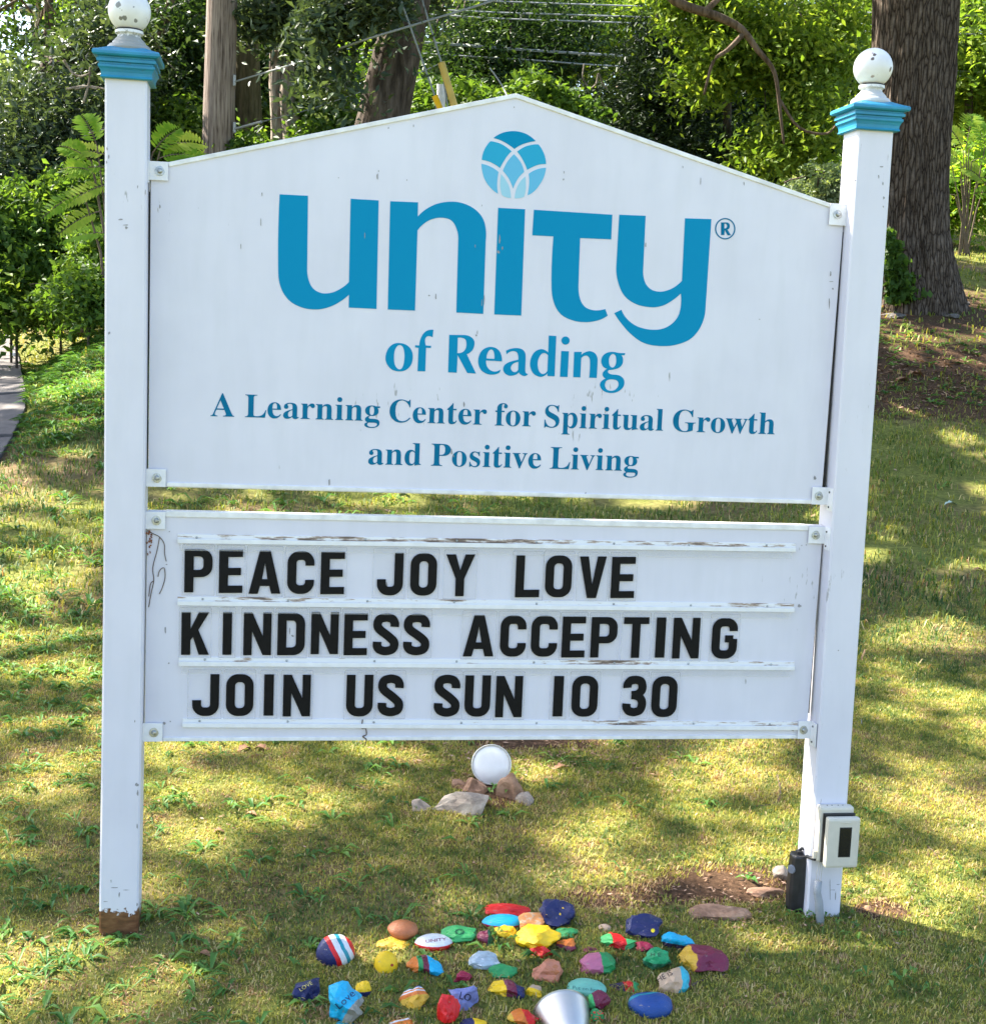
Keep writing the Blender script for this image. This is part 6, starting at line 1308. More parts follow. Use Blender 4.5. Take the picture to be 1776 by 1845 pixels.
chips(upper, U, PP-.00115, 3)
Lw = [(305,958,4,3),(300,1017,4,3),(298,1134,3,16),(304,1195,4,3),(296,1304,7,7),(307,1300,3,3),(512,928,3,4),(1440,1092,10,7),(1428,1091,7,6),(1452,982,3,3),(1444,983,3,3),(1343,1228,2,10),(694,1053,12,14),(522,1135,4,18),(527,1146,6,6),(1434,1305,5,9),(1428,1316,6,5)]
chips(lower, Lw, PP-.0012, 4)
chips(postL, [(247,1414,8,7),(248,1428,4,14),(247,1490,3,12),(226,405,14,3),(218,395,12,3),(228,410,6,6),(193,268,4,10),(196,282,3,12),(192,292,3,8),(196,600,6,7),(262,345,2,12),(248,336,2,8),(243,1300,3,5),(205,1600,22,2),(215,1612,4,12),(200,1588,2,9),(228,1604,14,1.5),(190,1625,12,1.5),(247,1630,3,10)], -.0006, 5)
chips(postR, [(1590,330,3,8),(1592,356,4,6),(1588,300,8,3),(1591,372,3,4),(1583,318,3,9),(1541,325,3,3),(1492,1480,2,30),(1495,1600,2,55),(1505,1615,2,26),(1510,1594,10,1.5),(1500,1604,12,1.5),(1552,1300,2,10),(1510,1172,3,3)], -.0006, 6)
# ------------------------------------------------------------------ vegetation
def leafmat(name, c0, c1, c2, tr=.45, rough=.5, tint=(1.6, 1.5, .55)):
    m, nt, b = newmat(name)
    a = nt.nodes.new('ShaderNodeAttribute'); a.attribute_name = 'v'
    c = ramp(nt, a.outputs['Fac'], [(0, c0), (.5, c1), (1, c2)])
    nt.links.new(c, b.inputs['Base Color']); b.inputs['Roughness'].default_value = rough
    b.inputs['Specular IOR Level'].default_value = .18
    t = nt.nodes.new('ShaderNodeBsdfTranslucent'); mx = nt.nodes.new('ShaderNodeMixShader'); mx.inputs[0].default_value = tr
    g = nt.nodes.new('ShaderNodeMix'); g.data_type = 'RGBA'; g.blend_type = 'MULTIPLY'; g.inputs[0].default_value = 1
    nt.links.new(c, g.inputs[6]); g.inputs[7].default_value = (*tint, 1); nt.links.new(g.outputs[2], t.inputs[0])
    nt.links.new(b.outputs[0], mx.inputs[1]); nt.links.new(t.outputs[0], mx.inputs[2]); nt.links.new(mx.outputs[0], nt.nodes['Material Output'].inputs[0])
    return m
LM = {
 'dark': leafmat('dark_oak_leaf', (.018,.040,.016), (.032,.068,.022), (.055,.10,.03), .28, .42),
 'blue': leafmat('dark_bluish_leaf', (.030,.052,.036), (.050,.080,.050), (.09,.13,.07), .25, .38),  # dark bluish green is the leaf's own colour
 'mid': leafmat('mid_green_leaf', (.045,.095,.022), (.080,.155,.03), (.15,.24,.045), .42),
 'bright': leafmat('bright_maple_leaf', (.075,.135,.022), (.14,.22,.034), (.28,.35,.06), .47, .5, (1.4, 1.4, .55)),
 'lime': leafmat('lime_sumac_leaf', (.09,.20,.02), (.16,.30,.035), (.34,.42,.07), .50),
 'grey': leafmat('grey_green_leaf', (.10,.15,.08), (.17,.24,.13), (.30,.36,.22), .35),
 'needle': leafmat('hemlock_needle', (.012,.026,.014), (.022,.042,.018), (.040,.07,.025), .15),
}
def leaf_cloud(name, P, size, mat, parent, seed, aspect=.5, flat=.8, vmean=None, cut=None, tag_=None):
    r = np.random.RandomState(seed)
    if cut is not None: k = cut(P, r); P = P[k]; vmean = vmean[k] if vmean is not None else None
    n = len(P)
    s = size*r.uniform(.6, 1.35, n)
    nr = r.normal(0, 1, (n, 3))*(1-flat*.45) + np.array([0, 0, 1.0])*flat; nr /= np.linalg.norm(nr, axis=1, keepdims=True)
    d = np.cross(nr, r.normal(0, 1, (n, 3))); d /= np.linalg.norm(d, axis=1, keepdims=True)+1e-9
    sd = np.cross(nr, d)
    a = (s*.5)[:, None]; w = (s*aspect*.5)[:, None]; up = nr*(s*.12)[:, None]
    V = np.stack([P-d*a, P+sd*w+up-d*a*.1, P+d*a, P-sd*w+up-d*a*.1], 1).reshape(-1, 3)
    b0 = np.arange(n)*4
    T = np.stack([b0, b0+1, b0+2, b0, b0+2, b0+3], 1).reshape(-1, 3)
    v = r.uniform(0, 1, n) if vmean is None else np.clip(vmean + r.normal(0, .22, n), 0, 1)
    return link(name, npmesh(name, V, T, np.repeat(v, 2)), mat, parent)
def clump_points(ells, nclump, per, rad, seed, shell=.55, flat=.45):
    r = np.random.RandomState(seed); vol = np.array([e[3]*e[4]*e[5] for e in ells])**.7; vol /= vol.sum(); P = []; VM = []; CC = []
    for _ in range(nclump):
        e = ells[r.choice(len(ells), p=vol)]
        u = r.normal(0, 1, 3); u /= np.linalg.norm(u); rr_ = (shell + (1-shell)*r.rand())
        c = np.array(e[:3]) + u*rr_*np.array(e[3:6]); CC.append(c)
        q = r.normal(0, 1, (per, 3))*np.array([1, 1, flat])*rad*r.uniform(.6, 1.4)
        q[:, 2] -= .25*(q[:, 0]**2+q[:, 1]**2)/rad
        P.append(c+q); VM.append(np.full(per, r.uniform(.2, .8)))
    return np.concatenate(P), np.concatenate(VM), CC
def E(px, py, Y, rpx, rpy, rd):
    c = at_y(px, py, Y); s = px_m(c); return (c.x, c.y, c.z, rpx*s, rd, rpy*s)
def bark_mat(name, a, b__, c__, sx=16, sz=3.0, st=.9, dist=.03):
    m, nt, b = newmat(name); v = coords(nt, 'World', (sx, sx, sz))
    f = noisef(nt, v, 1.0, 5, .65, .4)
    nt.links.new(ramp(nt, f, [(.32, a), (.5, b__), (.70, c__)]), b.inputs['Base Color']); b.inputs['Roughness'].default_value = .95
    b.inputs['Specular IOR Level'].default_value = .1
    bumpn(nt, f, st, dist, b); return m
M['bark'] = bark_mat('grey_brown_bark', (.030,.024,.020), (.075,.060,.050), (.14,.115,.10))
M['bark_pale'] = bark_mat('pale_split_bark', (.10,.075,.055), (.30,.25,.21), (.46,.40,.35), 22, 3)
M['bark_lit'] = bark_mat('sunlit_brown_bark', (.05,.035,.025), (.14,.10,.075), (.24,.18,.14))  # paler copy of the bark, its sunlit look put in the colour
def limbs(parent, base, targets, r0, mat, name='branch', seed=0, n=8, sag=.2):
    rs_ = random.Random(seed); mb = MB(); base = Vector(base)
    for t in targets:
        t = Vector(t); a = base; m1 = a.lerp(t, .35)+Vector((rs_.uniform(-.3,.3), rs_.uniform(-.3,.3), (t-a).length*.12)); m2 = a.lerp(t, .7)+Vector((rs_.uniform(-.25,.25), rs_.uniform(-.25,.25), (t-a).length*.08))
        P = smooth3([a, m1, m2, t]); L = len(P)
        mb.tube(P, [r0*(1-.85*i/L) for i in range(L)], n, cap=False)
    return mb.build(name, mat, parent, smooth=True)
def trunk(parent, pts, rads, mat, n=16, name='trunk', ridge=0., nr=26, seg=6):
    P = smooth3([Vector(p) for p in pts], seg); Rr = list(np.interp(np.linspace(0, len(rads)-1, len(P)), range(len(rads)), rads))
    mb = MB().tube(P, Rr, n)
    if ridge:
        c = [P[min(len(P)-1, i//n)] for i in range(len(mb.V))]
        for i, v in enumerate(mb.V):
            d = v-c[i]; a = math.atan2(d.y, d.x)
            q = noise.noise(Vector((math.cos(a)*nr*.35, math.sin(a)*nr*.35, v.z*1.6)))
            q2 = 1-abs(noise.noise(Vector((math.cos(a)*nr*.22, math.sin(a)*nr*.22, v.z*.9+7))))*2
            mb.V[i] = v + d.normalized()*ridge*(q*.6 + q2*.7)
    return mb.build(name, mat, parent, smooth=True)
def tree(name, label, x, y, tpts, trad, bark, ells, nclump, per, rad, leaf, lmat, seed, aspect=.5, flat=.7, shell=.5, cat='tree', group=None, nl=7, cut=None, limb_from=None, tn=14, cflat=.45):
    z = gz(x, y); T = empty(name, (x, y, z), label, cat, group)
    if tpts: trunk(T, [(x, y, z-.1)] + [tuple(p) for p in tpts], trad, bark, tn)
    P, VM, CC = clump_points(ells, nclump, per, rad, seed, shell, cflat)
    k = P[:, 2] > tz(P[:, 0], P[:, 1])+.03; P, VM = P[k], VM[k]
    leaf_cloud('crown', P, leaf, lmat, T, seed+1, aspect, flat, VM, cut)
    rs_ = random.Random(seed); sel = rs_.sample(CC, min(nl, len(CC)))
    if tpts and nl:
        b_ = limb_from or tpts[-1]; limbs(T, b_, sel, trad[-1]*.55, bark, 'branch', seed)
    return T

# canopy openings: a leaf is left out where the sun's ray through it lands on an opening of the canopy
def sunland(P):
    z = np.full(len(P), .3); x = P[:, 0].copy(); y = P[:, 1].copy()
    for _ in range(6):
        t = (P[:, 2]-z)/SUN.z; x = P[:, 0]-SUN.x*t; y = P[:, 1]-SUN.y*t; z = tz(x, y)
    return x, y
def cut_open(P, r):
    x, y = sunland(P); o = open_sky(x, y)
    o = np.where((y < -2.5) | (y > 26), .3, o)
    return r.rand(len(P)) > np.clip(o*1.25, 0, 1)

# --- big right-hand oak
ob = on_ground(1650, 548); oy = ob.y
def OT(px, py): p = at_y(px, py, oy); return p
so_ = px_m(ob)
oz = gz(OT(1650, 545).x, oy)
ocx = [OT(1652, 640), OT(1640, 500), OT(1634, 420), OT(1634, 330), OT(1640, 200), OT(1648, 60), OT(1652, -80), OT(1658, -260)]
OAK = empty('oak_tree', (ocx[0].x, oy, oz), 'massive oak with furrowed dark trunk and flared root right behind the right post', 'tree')
V = []; F = []; n = 120; P = smooth3(ocx, 12)
radp = np.interp(np.linspace(0, 7, len(P)), range(8), [104, 80, 71, 69, 69, 71, 72, 70])
for i, p in enumerate(P):
    for k in range(n):
        a = 2*math.pi*k/n; fl = max(0, 1-i/20)
        rr_ = radp[i]*so_*(1 + .10*fl*math.cos(3*a+.6) + .03*math.sin(2*a+1))
        zz = p.z*1.3
        rd = 1-abs(noise.noise(Vector((math.cos(a)*7.5+.15*math.sin(zz*2), math.sin(a)*7.5, zz*.62))))*3.0
        rd2 = noise.noise(Vector((math.cos(a)*14, math.sin(a)*14, zz*3.2)))
        rr_ += (.020*rd + .012*rd2)
        V.append((p.x+rr_*math.cos(a), oy+rr_*math.sin(a), p.z))
for i in range(len(P)-1):
    for k in range(n): F.append((i*n+k, i*n+(k+1) % n, (i+1)*n+(k+1) % n, (i+1)*n+k))
def oak_bark():
    m, nt, b = newmat('furrowed_oak_bark'); v = coords(nt, 'World', (30, 30, 5))
    vo = nt.nodes.new('ShaderNodeTexVoronoi'); vo.feature = 'DISTANCE_TO_EDGE'; vo.inputs['Scale'].default_value = 1.0
    nz = nt.nodes.new('ShaderNodeTexNoise'); nz.inputs['Scale'].default_value = .45; nz.inputs['Detail'].default_value = 5; nt.links.new(v, nz.inputs['Vector'])
    ad = nd(nt, 'ShaderNodeVectorMath'); ad.operation = 'ADD'; nt.links.new(v, ad.inputs[0]); nt.links.new(nz.outputs['Color'], ad.inputs[1]); nt.links.new(ad.outputs[0], vo.inputs['Vector'])
    f = noisef(nt, coords(nt, 'World'), 40, 4)
    c = ramp(nt, vo.outputs['Distance'], [(.0, (.028,.020,.015)), (.10, (.105,.080,.062)), (.35, (.19,.150,.12))])
    m2 = nt.nodes.new('ShaderNodeMix'); m2.data_type = 'RGBA'; m2.blend_type = 'MULTIPLY'; m2.inputs[0].default_value = 1
    nt.links.new(c, m2.inputs[6]); nt.links.new(ramp(nt, f, [(.3, .6), (.7, 1.)]), m2.inputs[7])
    nt.links.new(m2.outputs[2], b.inputs['Base Color']); b.inputs['Roughness'].default_value = .95; b.inputs['Specular IOR Level'].default_value = .1
    bumpn(nt, vo.outputs['Distance'], 1., .05, b); return m
M['oak'] = oak_bark()
link('trunk', pymesh('trunk', V, F, True), M['oak'], OAK)
topo = ocx[-1]
els = [(topo.x, topo.y+1.5, 9.5, 5.2, 5.5, 2.6), (topo.x+2, topo.y-1, 8.6, 4, 4, 2), (1.2, 17.5, 10.2, 5, 4, 1.6)]  # last ellipsoid added out of view to shade the lawn behind the right post
Pp, VM, CC = clump_points(els, 560, 60, .42, 5, .3)
k = Pp[:, 2] > 6.3; leaf_cloud('crown', Pp[k], .17, LM['mid'], OAK, 6, .6, .7, VM[k], cut_open)
limbs(OAK, tuple(topo), random.Random(2).sample(CC, 12), .22, M['bark'], 'branch', 2)
# ivy on the oak's left flank
r = np.random.RandomState(9); Q = []
for _ in range(900):
    py = r.uniform(415, 545); px = 1596 + (r.beta(1, 1.8))*(6+(py-400)*.48)*(.75+.5*math.sin(py*.11)**2); p = at_y(px, py, oy-.42-.12*r.rand()); Q.append(tuple(p))
Q = np.array(Q); IV = empty('ivy', (Q[:, 0].mean(), Q[:, 1].mean(), gz(Q[:, 0].mean(), Q[:, 1].mean())), 'dark green ivy climbing the foot of the big oak', 'ivy')
leaf_cloud('foliage', Q, .075, LM['mid'], IV, 3, .8, .1, np.full(len(Q), .25))

# --- leaning tree; its crown out of view is added to shade and dapple the ground
ly = 11.
def LP(px, py, Y=ly): return at_y(px, py, Y)
lb = LP(688, 300); 
LT = empty('tree', (LP(640, 520).x, ly, gz(LP(640, 520).x, ly)), 'thick brown leaning tree trunk behind the left slope of the sign, shading crown overhead out of view', 'tree')
sL = px_m(LP(700, 150))
trunk(LT, [(LP(640,520).x, ly, gz(LP(640,520).x, ly)-.1), LP(662, 340), LP(690, 210), LP(712, 110), LP(730, 30), LP(760, -120), LP(790, -300)],
      [62*sL, 50*sL, 44*sL, 41*sL, 38*sL, 34*sL, 26*sL], M['bark'], 48, ridge=.02, seg=10)
els = [(-3.6, 7.6, 9.2, 6.5, 6.0, 1.9), (-.8, 11.3, 9.4, 4.0, 3.2, 1.5), (-8, 11, 8.8, 4.5, 4.5, 1.8), (1.2, 6.2, 9.4, 5.0, 4.5, 1.6), (-6.5, 4.0, 9.3, 4.5, 4.0, 1.5)]
Pp, VM, CC = clump_points(els, 1500, 62, .42, 15, .1)
# only leaves above the upper edge of view are kept
el = np.arctan2(Pp[:, 2]-CAM.z, np.hypot(Pp[:, 0]-CAM.x, Pp[:, 1]-CAM.y)); k = el > .262
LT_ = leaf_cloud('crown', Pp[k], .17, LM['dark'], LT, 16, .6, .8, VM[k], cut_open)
limbs(LT, tuple(LP(775, -200)), random.Random(3).sample([c for c in CC if math.atan2(c[2]-CAM.z, math.hypot(c[0]-CAM.x, c[1]-CAM.y)) > .30], 26), .16, M['bark'], 'branch', 5)
# hanging leafy boughs seen along the top between pole and trunk
el2 = [E(505, 0, 12.7, 70, 55, .6), E(600, 25, 10.4, 60, 50, .5), E(588, 125, 10.4, 26, 50, .3), E(670, 0, 10.2, 75, 42, .5), E(475, 25, 12.8, 45, 35, .4), E(720, -30, 12, 80, 45, .5)]
Pp, VM, CC = clump_points(el2, 260, 36, .17, 17, .05)
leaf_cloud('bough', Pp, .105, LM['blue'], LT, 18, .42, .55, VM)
limbs(LT, tuple(LP(740, -60)), random.Random(3).sample(CC, 7), .035, M['bark'], 'branch', 6)

def bgtree(label, px, base_py, Y, tw, ells, nclump, per, rad, leaf, lm, seed, top=-150, bark='bark', lean=0, name='tree', group='trees in the wood behind the sign', **kw):
    b_ = at_y(px, base_py, Y); s = px_m(b_)
    tp = []
    if tw:
        tp = [tuple(at_y(px+lean*t, base_py+(top-base_py)*t, Y)) for t in (.3, .65, 1.)]
    return tree(name, label, b_.x, Y, tp, [tw*s*1.15, tw*s, tw*s*.85, tw*s*.6] if tw else None, M[bark], ells, nclump, per, rad, leaf, LM[lm], seed, group=group, **kw)

# --- left side: holly-dark mass, brighter leaves low
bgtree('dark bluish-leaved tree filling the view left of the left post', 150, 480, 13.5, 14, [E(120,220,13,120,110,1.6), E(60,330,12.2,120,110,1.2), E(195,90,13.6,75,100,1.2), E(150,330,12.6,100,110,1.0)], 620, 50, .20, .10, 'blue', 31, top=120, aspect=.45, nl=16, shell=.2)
bgtree('thin tree with open crown against the sky at the far upper left', 88, 480, 17, 12, [E(40,60,17,90,70,1.2), E(150,40,17,70,80,1.2), E(0,140,17,60,60,1)], 45, 40, .22, .11, 'dark', 32, top=-60, bark='bark_lit', nl=10, shell=.1)
bgtree('feathery pale green tree at the left edge behind the dark one', -30, 500, 15.5, 10, [E(0,160,15.5,50,50,.8), E(-30,230,15.5,60,90,1)], 120, 46, .2, .09, 'grey', 33, top=120, nl=4)
bgtree('dark tree between the left post and the utility pole', 320, 480, 15.5, 12, [E(320,60,15.5,90,120,1.4), E(300,180,15,80,90,1.2), E(230,60,16,70,100,1.2), E(360,150,16.5,60,110,1.2)], 460, 46, .22, .10, 'dark', 34, top=-60, nl=14, aspect=.45, shell=.2)
bgtree('mid green small tree low behind the utility pole', 340, 520, 14, 7, [E(320,245,14,80,60,.8), E(380,260,13.6,60,50,.7), E(290,300,13,50,50,.6)], 210, 44, .17, .10, 'mid', 35, top=260, nl=4)
bgtree('dark oak behind the utility pole and pale stub', 440, 480, 19, 10, [E(450,60,19,110,130,1.6), E(560,150,19,90,110,1.4), E(430,200,18,70,80,1.2)], 430, 44, .27, .12, 'dark', 36, top=-80, nl=8, shell=.2)
bgtree('mid green sapling leaves low between stub and leaning trunk', 590, 500, 13.5, 6, [E(590,190,13.2,55,45,.6), E(575,250,12.6,40,30,.5), E(450,265,12.6,50,16,.5), E(620,240,13,50,40,.5)], 190, 40, .15, .095, 'mid', 37, top=230, nl=4)
bgtree('bright sunlit tree glimpsed left of the leaning trunk', 630, 480, 24, 10, [E(630,130,24,60,80,1.2), E(560,200,24,60,70,1.2)], 150, 44, .32, .13, 'lime', 38, top=60, nl=3)
# --- centre
bgtree('broad mid green tree right of the leaning trunk behind the gable', 880, 480, 20, 12, [E(860,90,20,130,120,2), E(780,160,19,80,80,1.5), E(980,60,20.5,110,110,2), E(900,180,19,110,60,1.4)], 760, 46, .28, .12, 'dark', 39, top=-40, nl=14, aspect=.35, shell=.2)
bgtree('sunny yellow-green tree top centre', 1010, 480, 24, 10, [E(1010,30,24,100,80,1.6), E(1100,50,25,80,70,1.4), E(930,10,24,90,60,1.4)], 260, 44, .34, .14, 'bright', 40, top=-60, nl=6)
# hemlock: dark drooping evergreen
hb = at_y(1185, 480, 16.); 
tree('evergreen_tree', 'dark drooping evergreen with a thin straight stem behind the right slope of the sign', hb.x, 16., [tuple(at_y(1188, 330, 16)), tuple(at_y(1186, 160, 16)), tuple(at_y(1184, -60, 16))], [.05, .045, .035, .022], M['bark'],
     [E(1180,260,16,170,80,1.6), E(1190,170,16,130,80,1.3), E(1080,240,15.6,90,70,1), E(1300,270,15.6,90,50,1), E(1190,70,16,70,60,.8)], 900, 62, .20, .085, LM['needle'], 41, aspect=.34, flat=.7, nl=0, cflat=.25, shell=.15)
# --- maple with the big arching limb
my = 13.5
MT = bgtree('sunlit yellow-green maple with an arching limb left of the right post', 1310, 480, my+1.5, 8,
   [E(1420,80,my,90,90,1.1), E(1330,40,my+.4,100,70,1.1), E(1460,190,my-.4,60,80,.8), E(1480,110,my,60,80,.8), E(1390,260,my-.3,80,50,.7), E(1290,110,my+.5,80,80,.9), E(1500,30,my,60,60,.8), E(1450,250,my-.5,60,50,.6), E(1240,0,my+.6,80,50,.8)], 900, 28, .125, .095, 'bright', 42, top=-150, nl=12, aspect=.45, shell=.1, cflat=.9, flat=.45)
def tube_px(parent, pts, radpx, Y, mat, name='limb'):
    P = smooth3([at_y(a, b, Y+(c[0] if c else 0)) for a, b, *c in pts]); s = px_m(P[0])
    rr2 = np.interp(np.linspace(0, 1, len(P)), np.linspace(0, 1, len(radpx)), radpx)*s
    return MB().tube(P, list(rr2), 10).build(name, mat, parent, smooth=True)
tube_px(MT, [(1170,-60),(1215,0),(1290,28),(1335,52),(1365,90),(1395,130),(1405,200),(1412,260)], [11,9,8,7,5.5,4,3,2], my-1.2, M['bark_lit'])
tube_px(MT, [(1340,60),(1310,90),(1285,110),(1268,170)], [5,4,3,2], my-1.2, M['bark_lit'])
tube_px(MT, [(1270,20),(1300,-10),(1330,-50)], [6,5,4], my-1.2, M['bark_lit'])
tube_px(MT, [(1405,180),(1440,230),(1490,240),(1510,215)], [3,2.5,2,1.5], my-1.2, M['bark_lit'])
bgtree('deep green tree filling behind the maple', 1400, 480, 19, 10, [E(1400,160,19,160,150,1.8), E(1280,120,19.5,120,120,1.6), E(1480,260,18,90,80,1.3), E(1350,280,18,110,60,1.2)], 560, 46, .28, .13, 'dark', 43, top=-60, nl=6, shell=.2)
# grey bush
tree('bush', 'rounded grey-green bush at the end of the sloping board by the right post', at_y(1470, 400, 11.5).x, 11.5, [tuple(at_y(1470, 390, 11.5)), tuple(at_y(1472, 350, 11.5))], [.04, .03, .02], M['bark'],
     [E(1472,335,11.5,55,42,.4), E(1440,360,11.5,40,30,.3), E(1510,340,11.6,40,50,.35)], 170, 60, .07, .048, LM['grey'], 44, nl=5, cat='bush', shell=.3, flat=.3)
# --- right of the oak
bgtree('bright leafy tree right of the oak at the top edge', 1745, 400, 19, 8, [E(1745,60,19,70,100,1.4), E(1700,150,20,60,60,1.2), E(1790,150,19,60,80,1.2), E(1600,60,20,80,90,1.4)], 300, 44, .26, .13, 'bright', 45, top=-60, nl=4)
bgtree('dark green trees far behind the oak at the right', 1700, 400, 25, 8, [E(1720,140,25,140,120,2), E(1560,140,25,100,120,2)], 330, 44, .38, .17, 'dark', 46, top=-60, nl=3, shell=.2)

# compound-leaved plants (sumac / tree of heaven)
def frond_geo(base, d, L, nlf, lw, r, droop=.35, serr=True):
    base = Vector(base); d = Vector(d).normalized(); side = d.cross(Vector((.15, -.75, .65)).normalized()).normalized(); mbv = []; mbf = []; k = 0
    for i in range(nlf):
        t = .12+.86*i/(nlf-1); p = base + d*L*t + Vector((0, 0, -droop*L*t*t)); ll = lw*(math.sin(math.pi*min(1, t*.85+.12))**.7)*r.uniform(.85, 1.1)
        for sgn in (-1, 1):
            q = (side*sgn*.92 + d*.42 + Vector((0, 0, -.12+r.uniform(-.1, .1)))).normalized(); w = q.cross(Vector((.1, -.7, .7))).normalized()*ll*.15
            up = Vector((0, 0, ll*.03))
            mbv += [p, p+q*ll*.35+w+up, p+q*ll*.75+w*.7, p+q*ll, p+q*ll*.75-w*.7, p+q*ll*.35-w+up]
            mbf += [(k, k+1, k+5), (k+1, k+2, k+4), (k+1, k+4, k+5), (k+2, k+3, k+4)]; k += 6
    return mbv, mbf
def sumac(label, x, y, tips, L, nlf, lw, seed, mat, stems=3, name='sumac_plant'):
    r = random.Random(seed); z = gz(x, y); T = empty(name, (x, y, z), label, 'plant')
    mb = MB()
    for i, (bx, by, bz, d) in enumerate(tips):
        V, F = frond_geo((bx, by, bz), d, L*r.uniform(.8, 1.15), nlf, lw*r.uniform(.85, 1.1), r)
        v = r.uniform(.3, .95)
        me = npmesh('frond', np.array([tuple(q) for q in V]), np.array([f for f in F if len(f) == 3]), [min(1, max(0, v+r.uniform(-.15, .15))) for _ in F])
        link('frond', me, mat, T)
        mb.tube([(x+r.uniform(-.1, .1), y, z-.05), (.5*(x+bx), .5*(y+by), .5*(z+bz)+.1), (bx, by, bz)], [.014, .010, .005], 6, cap=False)
        P = [Vector((bx, by, bz)) + Vector(d).normalized()*L*t + Vector((0, 0, -.35*L*t*t)) for t in (0, .33, .66, .95)]
        mb.tube(P, [.005, .004, .003, .0015], 5, cap=False)
    mb.build('stem', M['twig'], T, smooth=True); return T
def tips_px(lst, Y):
    out = []
    for px, py, dx, dz, dy in lst:
        p = at_y(px, py, Y); out.append((p.x, p.y, p.z, (dx, dy, dz)))
    return out
yS = 8.6
sx_ = at_y(190, 400, yS).x
sumac('lime green compound-leaved sapling poking out left of the left post', sx_+.1, yS, tips_px([(165,290,-.75,.62,-.1),(190,300,-1,.02,-.2),(175,262,-.35,1,-.1),(200,330,-1,-.25,-.3),(150,345,-.9,-.35,-.2),(195,280,-.8,.3,.1),(180,380,-1,-.3,-.2),(200,420,-1,.1,-.1),(170,310,-.5,.2,-.5),(285,285,.9,.4,-.2),(275,275,.5,.8,-.1),(310,290,.9,.2,-.3),(290,265,1,.5,.1)], yS), .36, 13, .125, 3, LM['lime'])
yR = 14.
rx_ = at_y(1745, 385, yR).x
sumac('yellow-green sumac with long pointed fronds right of the oak', rx_, yR, tips_px([(1735,270,-.6,1,-.1),(1740,265,.1,1,0),(1745,270,.7,.9,0),(1730,290,-1,.6,-.1),(1750,290,1,.5,-.1),(1730,320,-1,.1,-.2),(1760,320,.9,.2,-.3),(1720,350,-1,0,-.2),(1775,330,-.6,.6,0),(1775,260,-.4,1,.1),(1745,350,.6,.2,-.5),(1715,300,-.8,.9,.1)], yR), .55, 12, .20, 4, LM['lime'])
bsh = lambda label, px, py, Y, ells, nc, rad, leaf, lm, seed, **kw: tree('bush', label, at_y(px, py, Y).x, Y, [tuple(at_y(px, py-30, Y))], [.013, .010], M['bark'], ells, nc, 44, rad, leaf, LM[lm], seed, nl=4, cat='bush', **kw)
bsh('low bright green shrubs under the yellow sumac right of the oak', 1740, 385, 15, [E(1740,330,15,60,55,.6), E(1710,350,15.2,50,45,.5), E(1790,300,15,60,80,.6)], 220, .15, .10, 'lime', 61)
bsh('low leafy shrub between the oak and the right post', 1570, 400, 16, [E(1560,330,16,60,60,.8), E(1610,300,17,60,80,.8)], 160, .2, .12, 'mid', 62)
bsh('leafy green bush at the left edge on the path bank', 20, 480, 10.5, [E(10,400,10.5,70,75,.6), E(-40,440,10.3,60,60,.5), E(40,450,10.2,50,40,.4), E(10,510,10,70,40,.5), E(-10,560,9.6,50,26,.4), E(70,545,10.2,40,22,.4)], 230, .13, .085, 'mid', 63)
bsh('dark vine-covered bush left of the left post', 110, 480, 11, [E(110,420,11,80,70,.6), E(170,440,10.8,60,70,.5), E(70,470,10.4,50,30,.4), E(150,350,11.2,70,50,.5), E(90,480,10.8,70,30,.5), E(170,490,10.6,50,40,.5)], 430, .14, .085, 'mid', 64)
bsh('trailing vines spilling down the bank beside the left post', 160, 560, 8.8, [E(165,520,8.8,50,45,.4), E(180,470,9.2,45,60,.4), E(120,530,9.2,50,14,.3), E(185,560,8.6,25,20,.3)], 200, .10, .065, 'mid', 65)
bsh('low bright ground vine at the left edge above the path', 30, 560, 10, [E(20,520,10,60,28,.5), E(80,540,9.8,40,14,.4)], 120, .11, .07, 'bright', 66)
# understory filling behind the board tops
bsh('understory shrub behind the left slope of the gable', 700, 420, 13, [E(640,250,13.5,90,50,.7), E(780,200,15,70,60,.7), E(850,190,15,60,50,.7)], 230, .18, .11, 'mid', 67)
bsh('understory shrub with bright tips right of the gable peak', 1000, 420, 14, [E(960,170,14.5,50,35,.5), E(1010,210,14.5,60,40,.6)], 120, .15, .10, 'mid', 68)

# --- far wood, one mass nobody could count
r = np.random.RandomState(77); N = 80000
a = r.uniform(-.62, .62, N)+YAW; d = r.uniform(30, 46, N); x = CAM.x+np.sin(a)*d; y = CAM.y+np.cos(a)*d
top = 8.5+3.0*vnoise(x, y*.2, .16, 71)
lft = np.clip((a-YAW+.335)/.06, 0, 1); top = 3.8 + (top+2.5-3.8)*lft + 1.6*vnoise(x, y, .5, 75)
h = r.uniform(0, 1, N)**.8*top
dens = vnoise(x, h*1.3+y*.1, .55, 72)*.5+vnoise(x, h*1.5, 1.4, 73)*.5
k = (r.rand(N) < dens*1.7)
P = np.stack([x, y, tz(x, y)*.55+h-1.0], 1)[k]
far = leaf_cloud('wood', P, .34, LM['mid'], None, 78, .6, .5, np.clip(vnoise(P[:, 0], P[:, 2]*1.4, .5, 74)*1.5-.25, 0, 1))
tag(far, 'far wood behind the trees, one mass of dark and sunlit leaves', 'trees', kind='stuff')

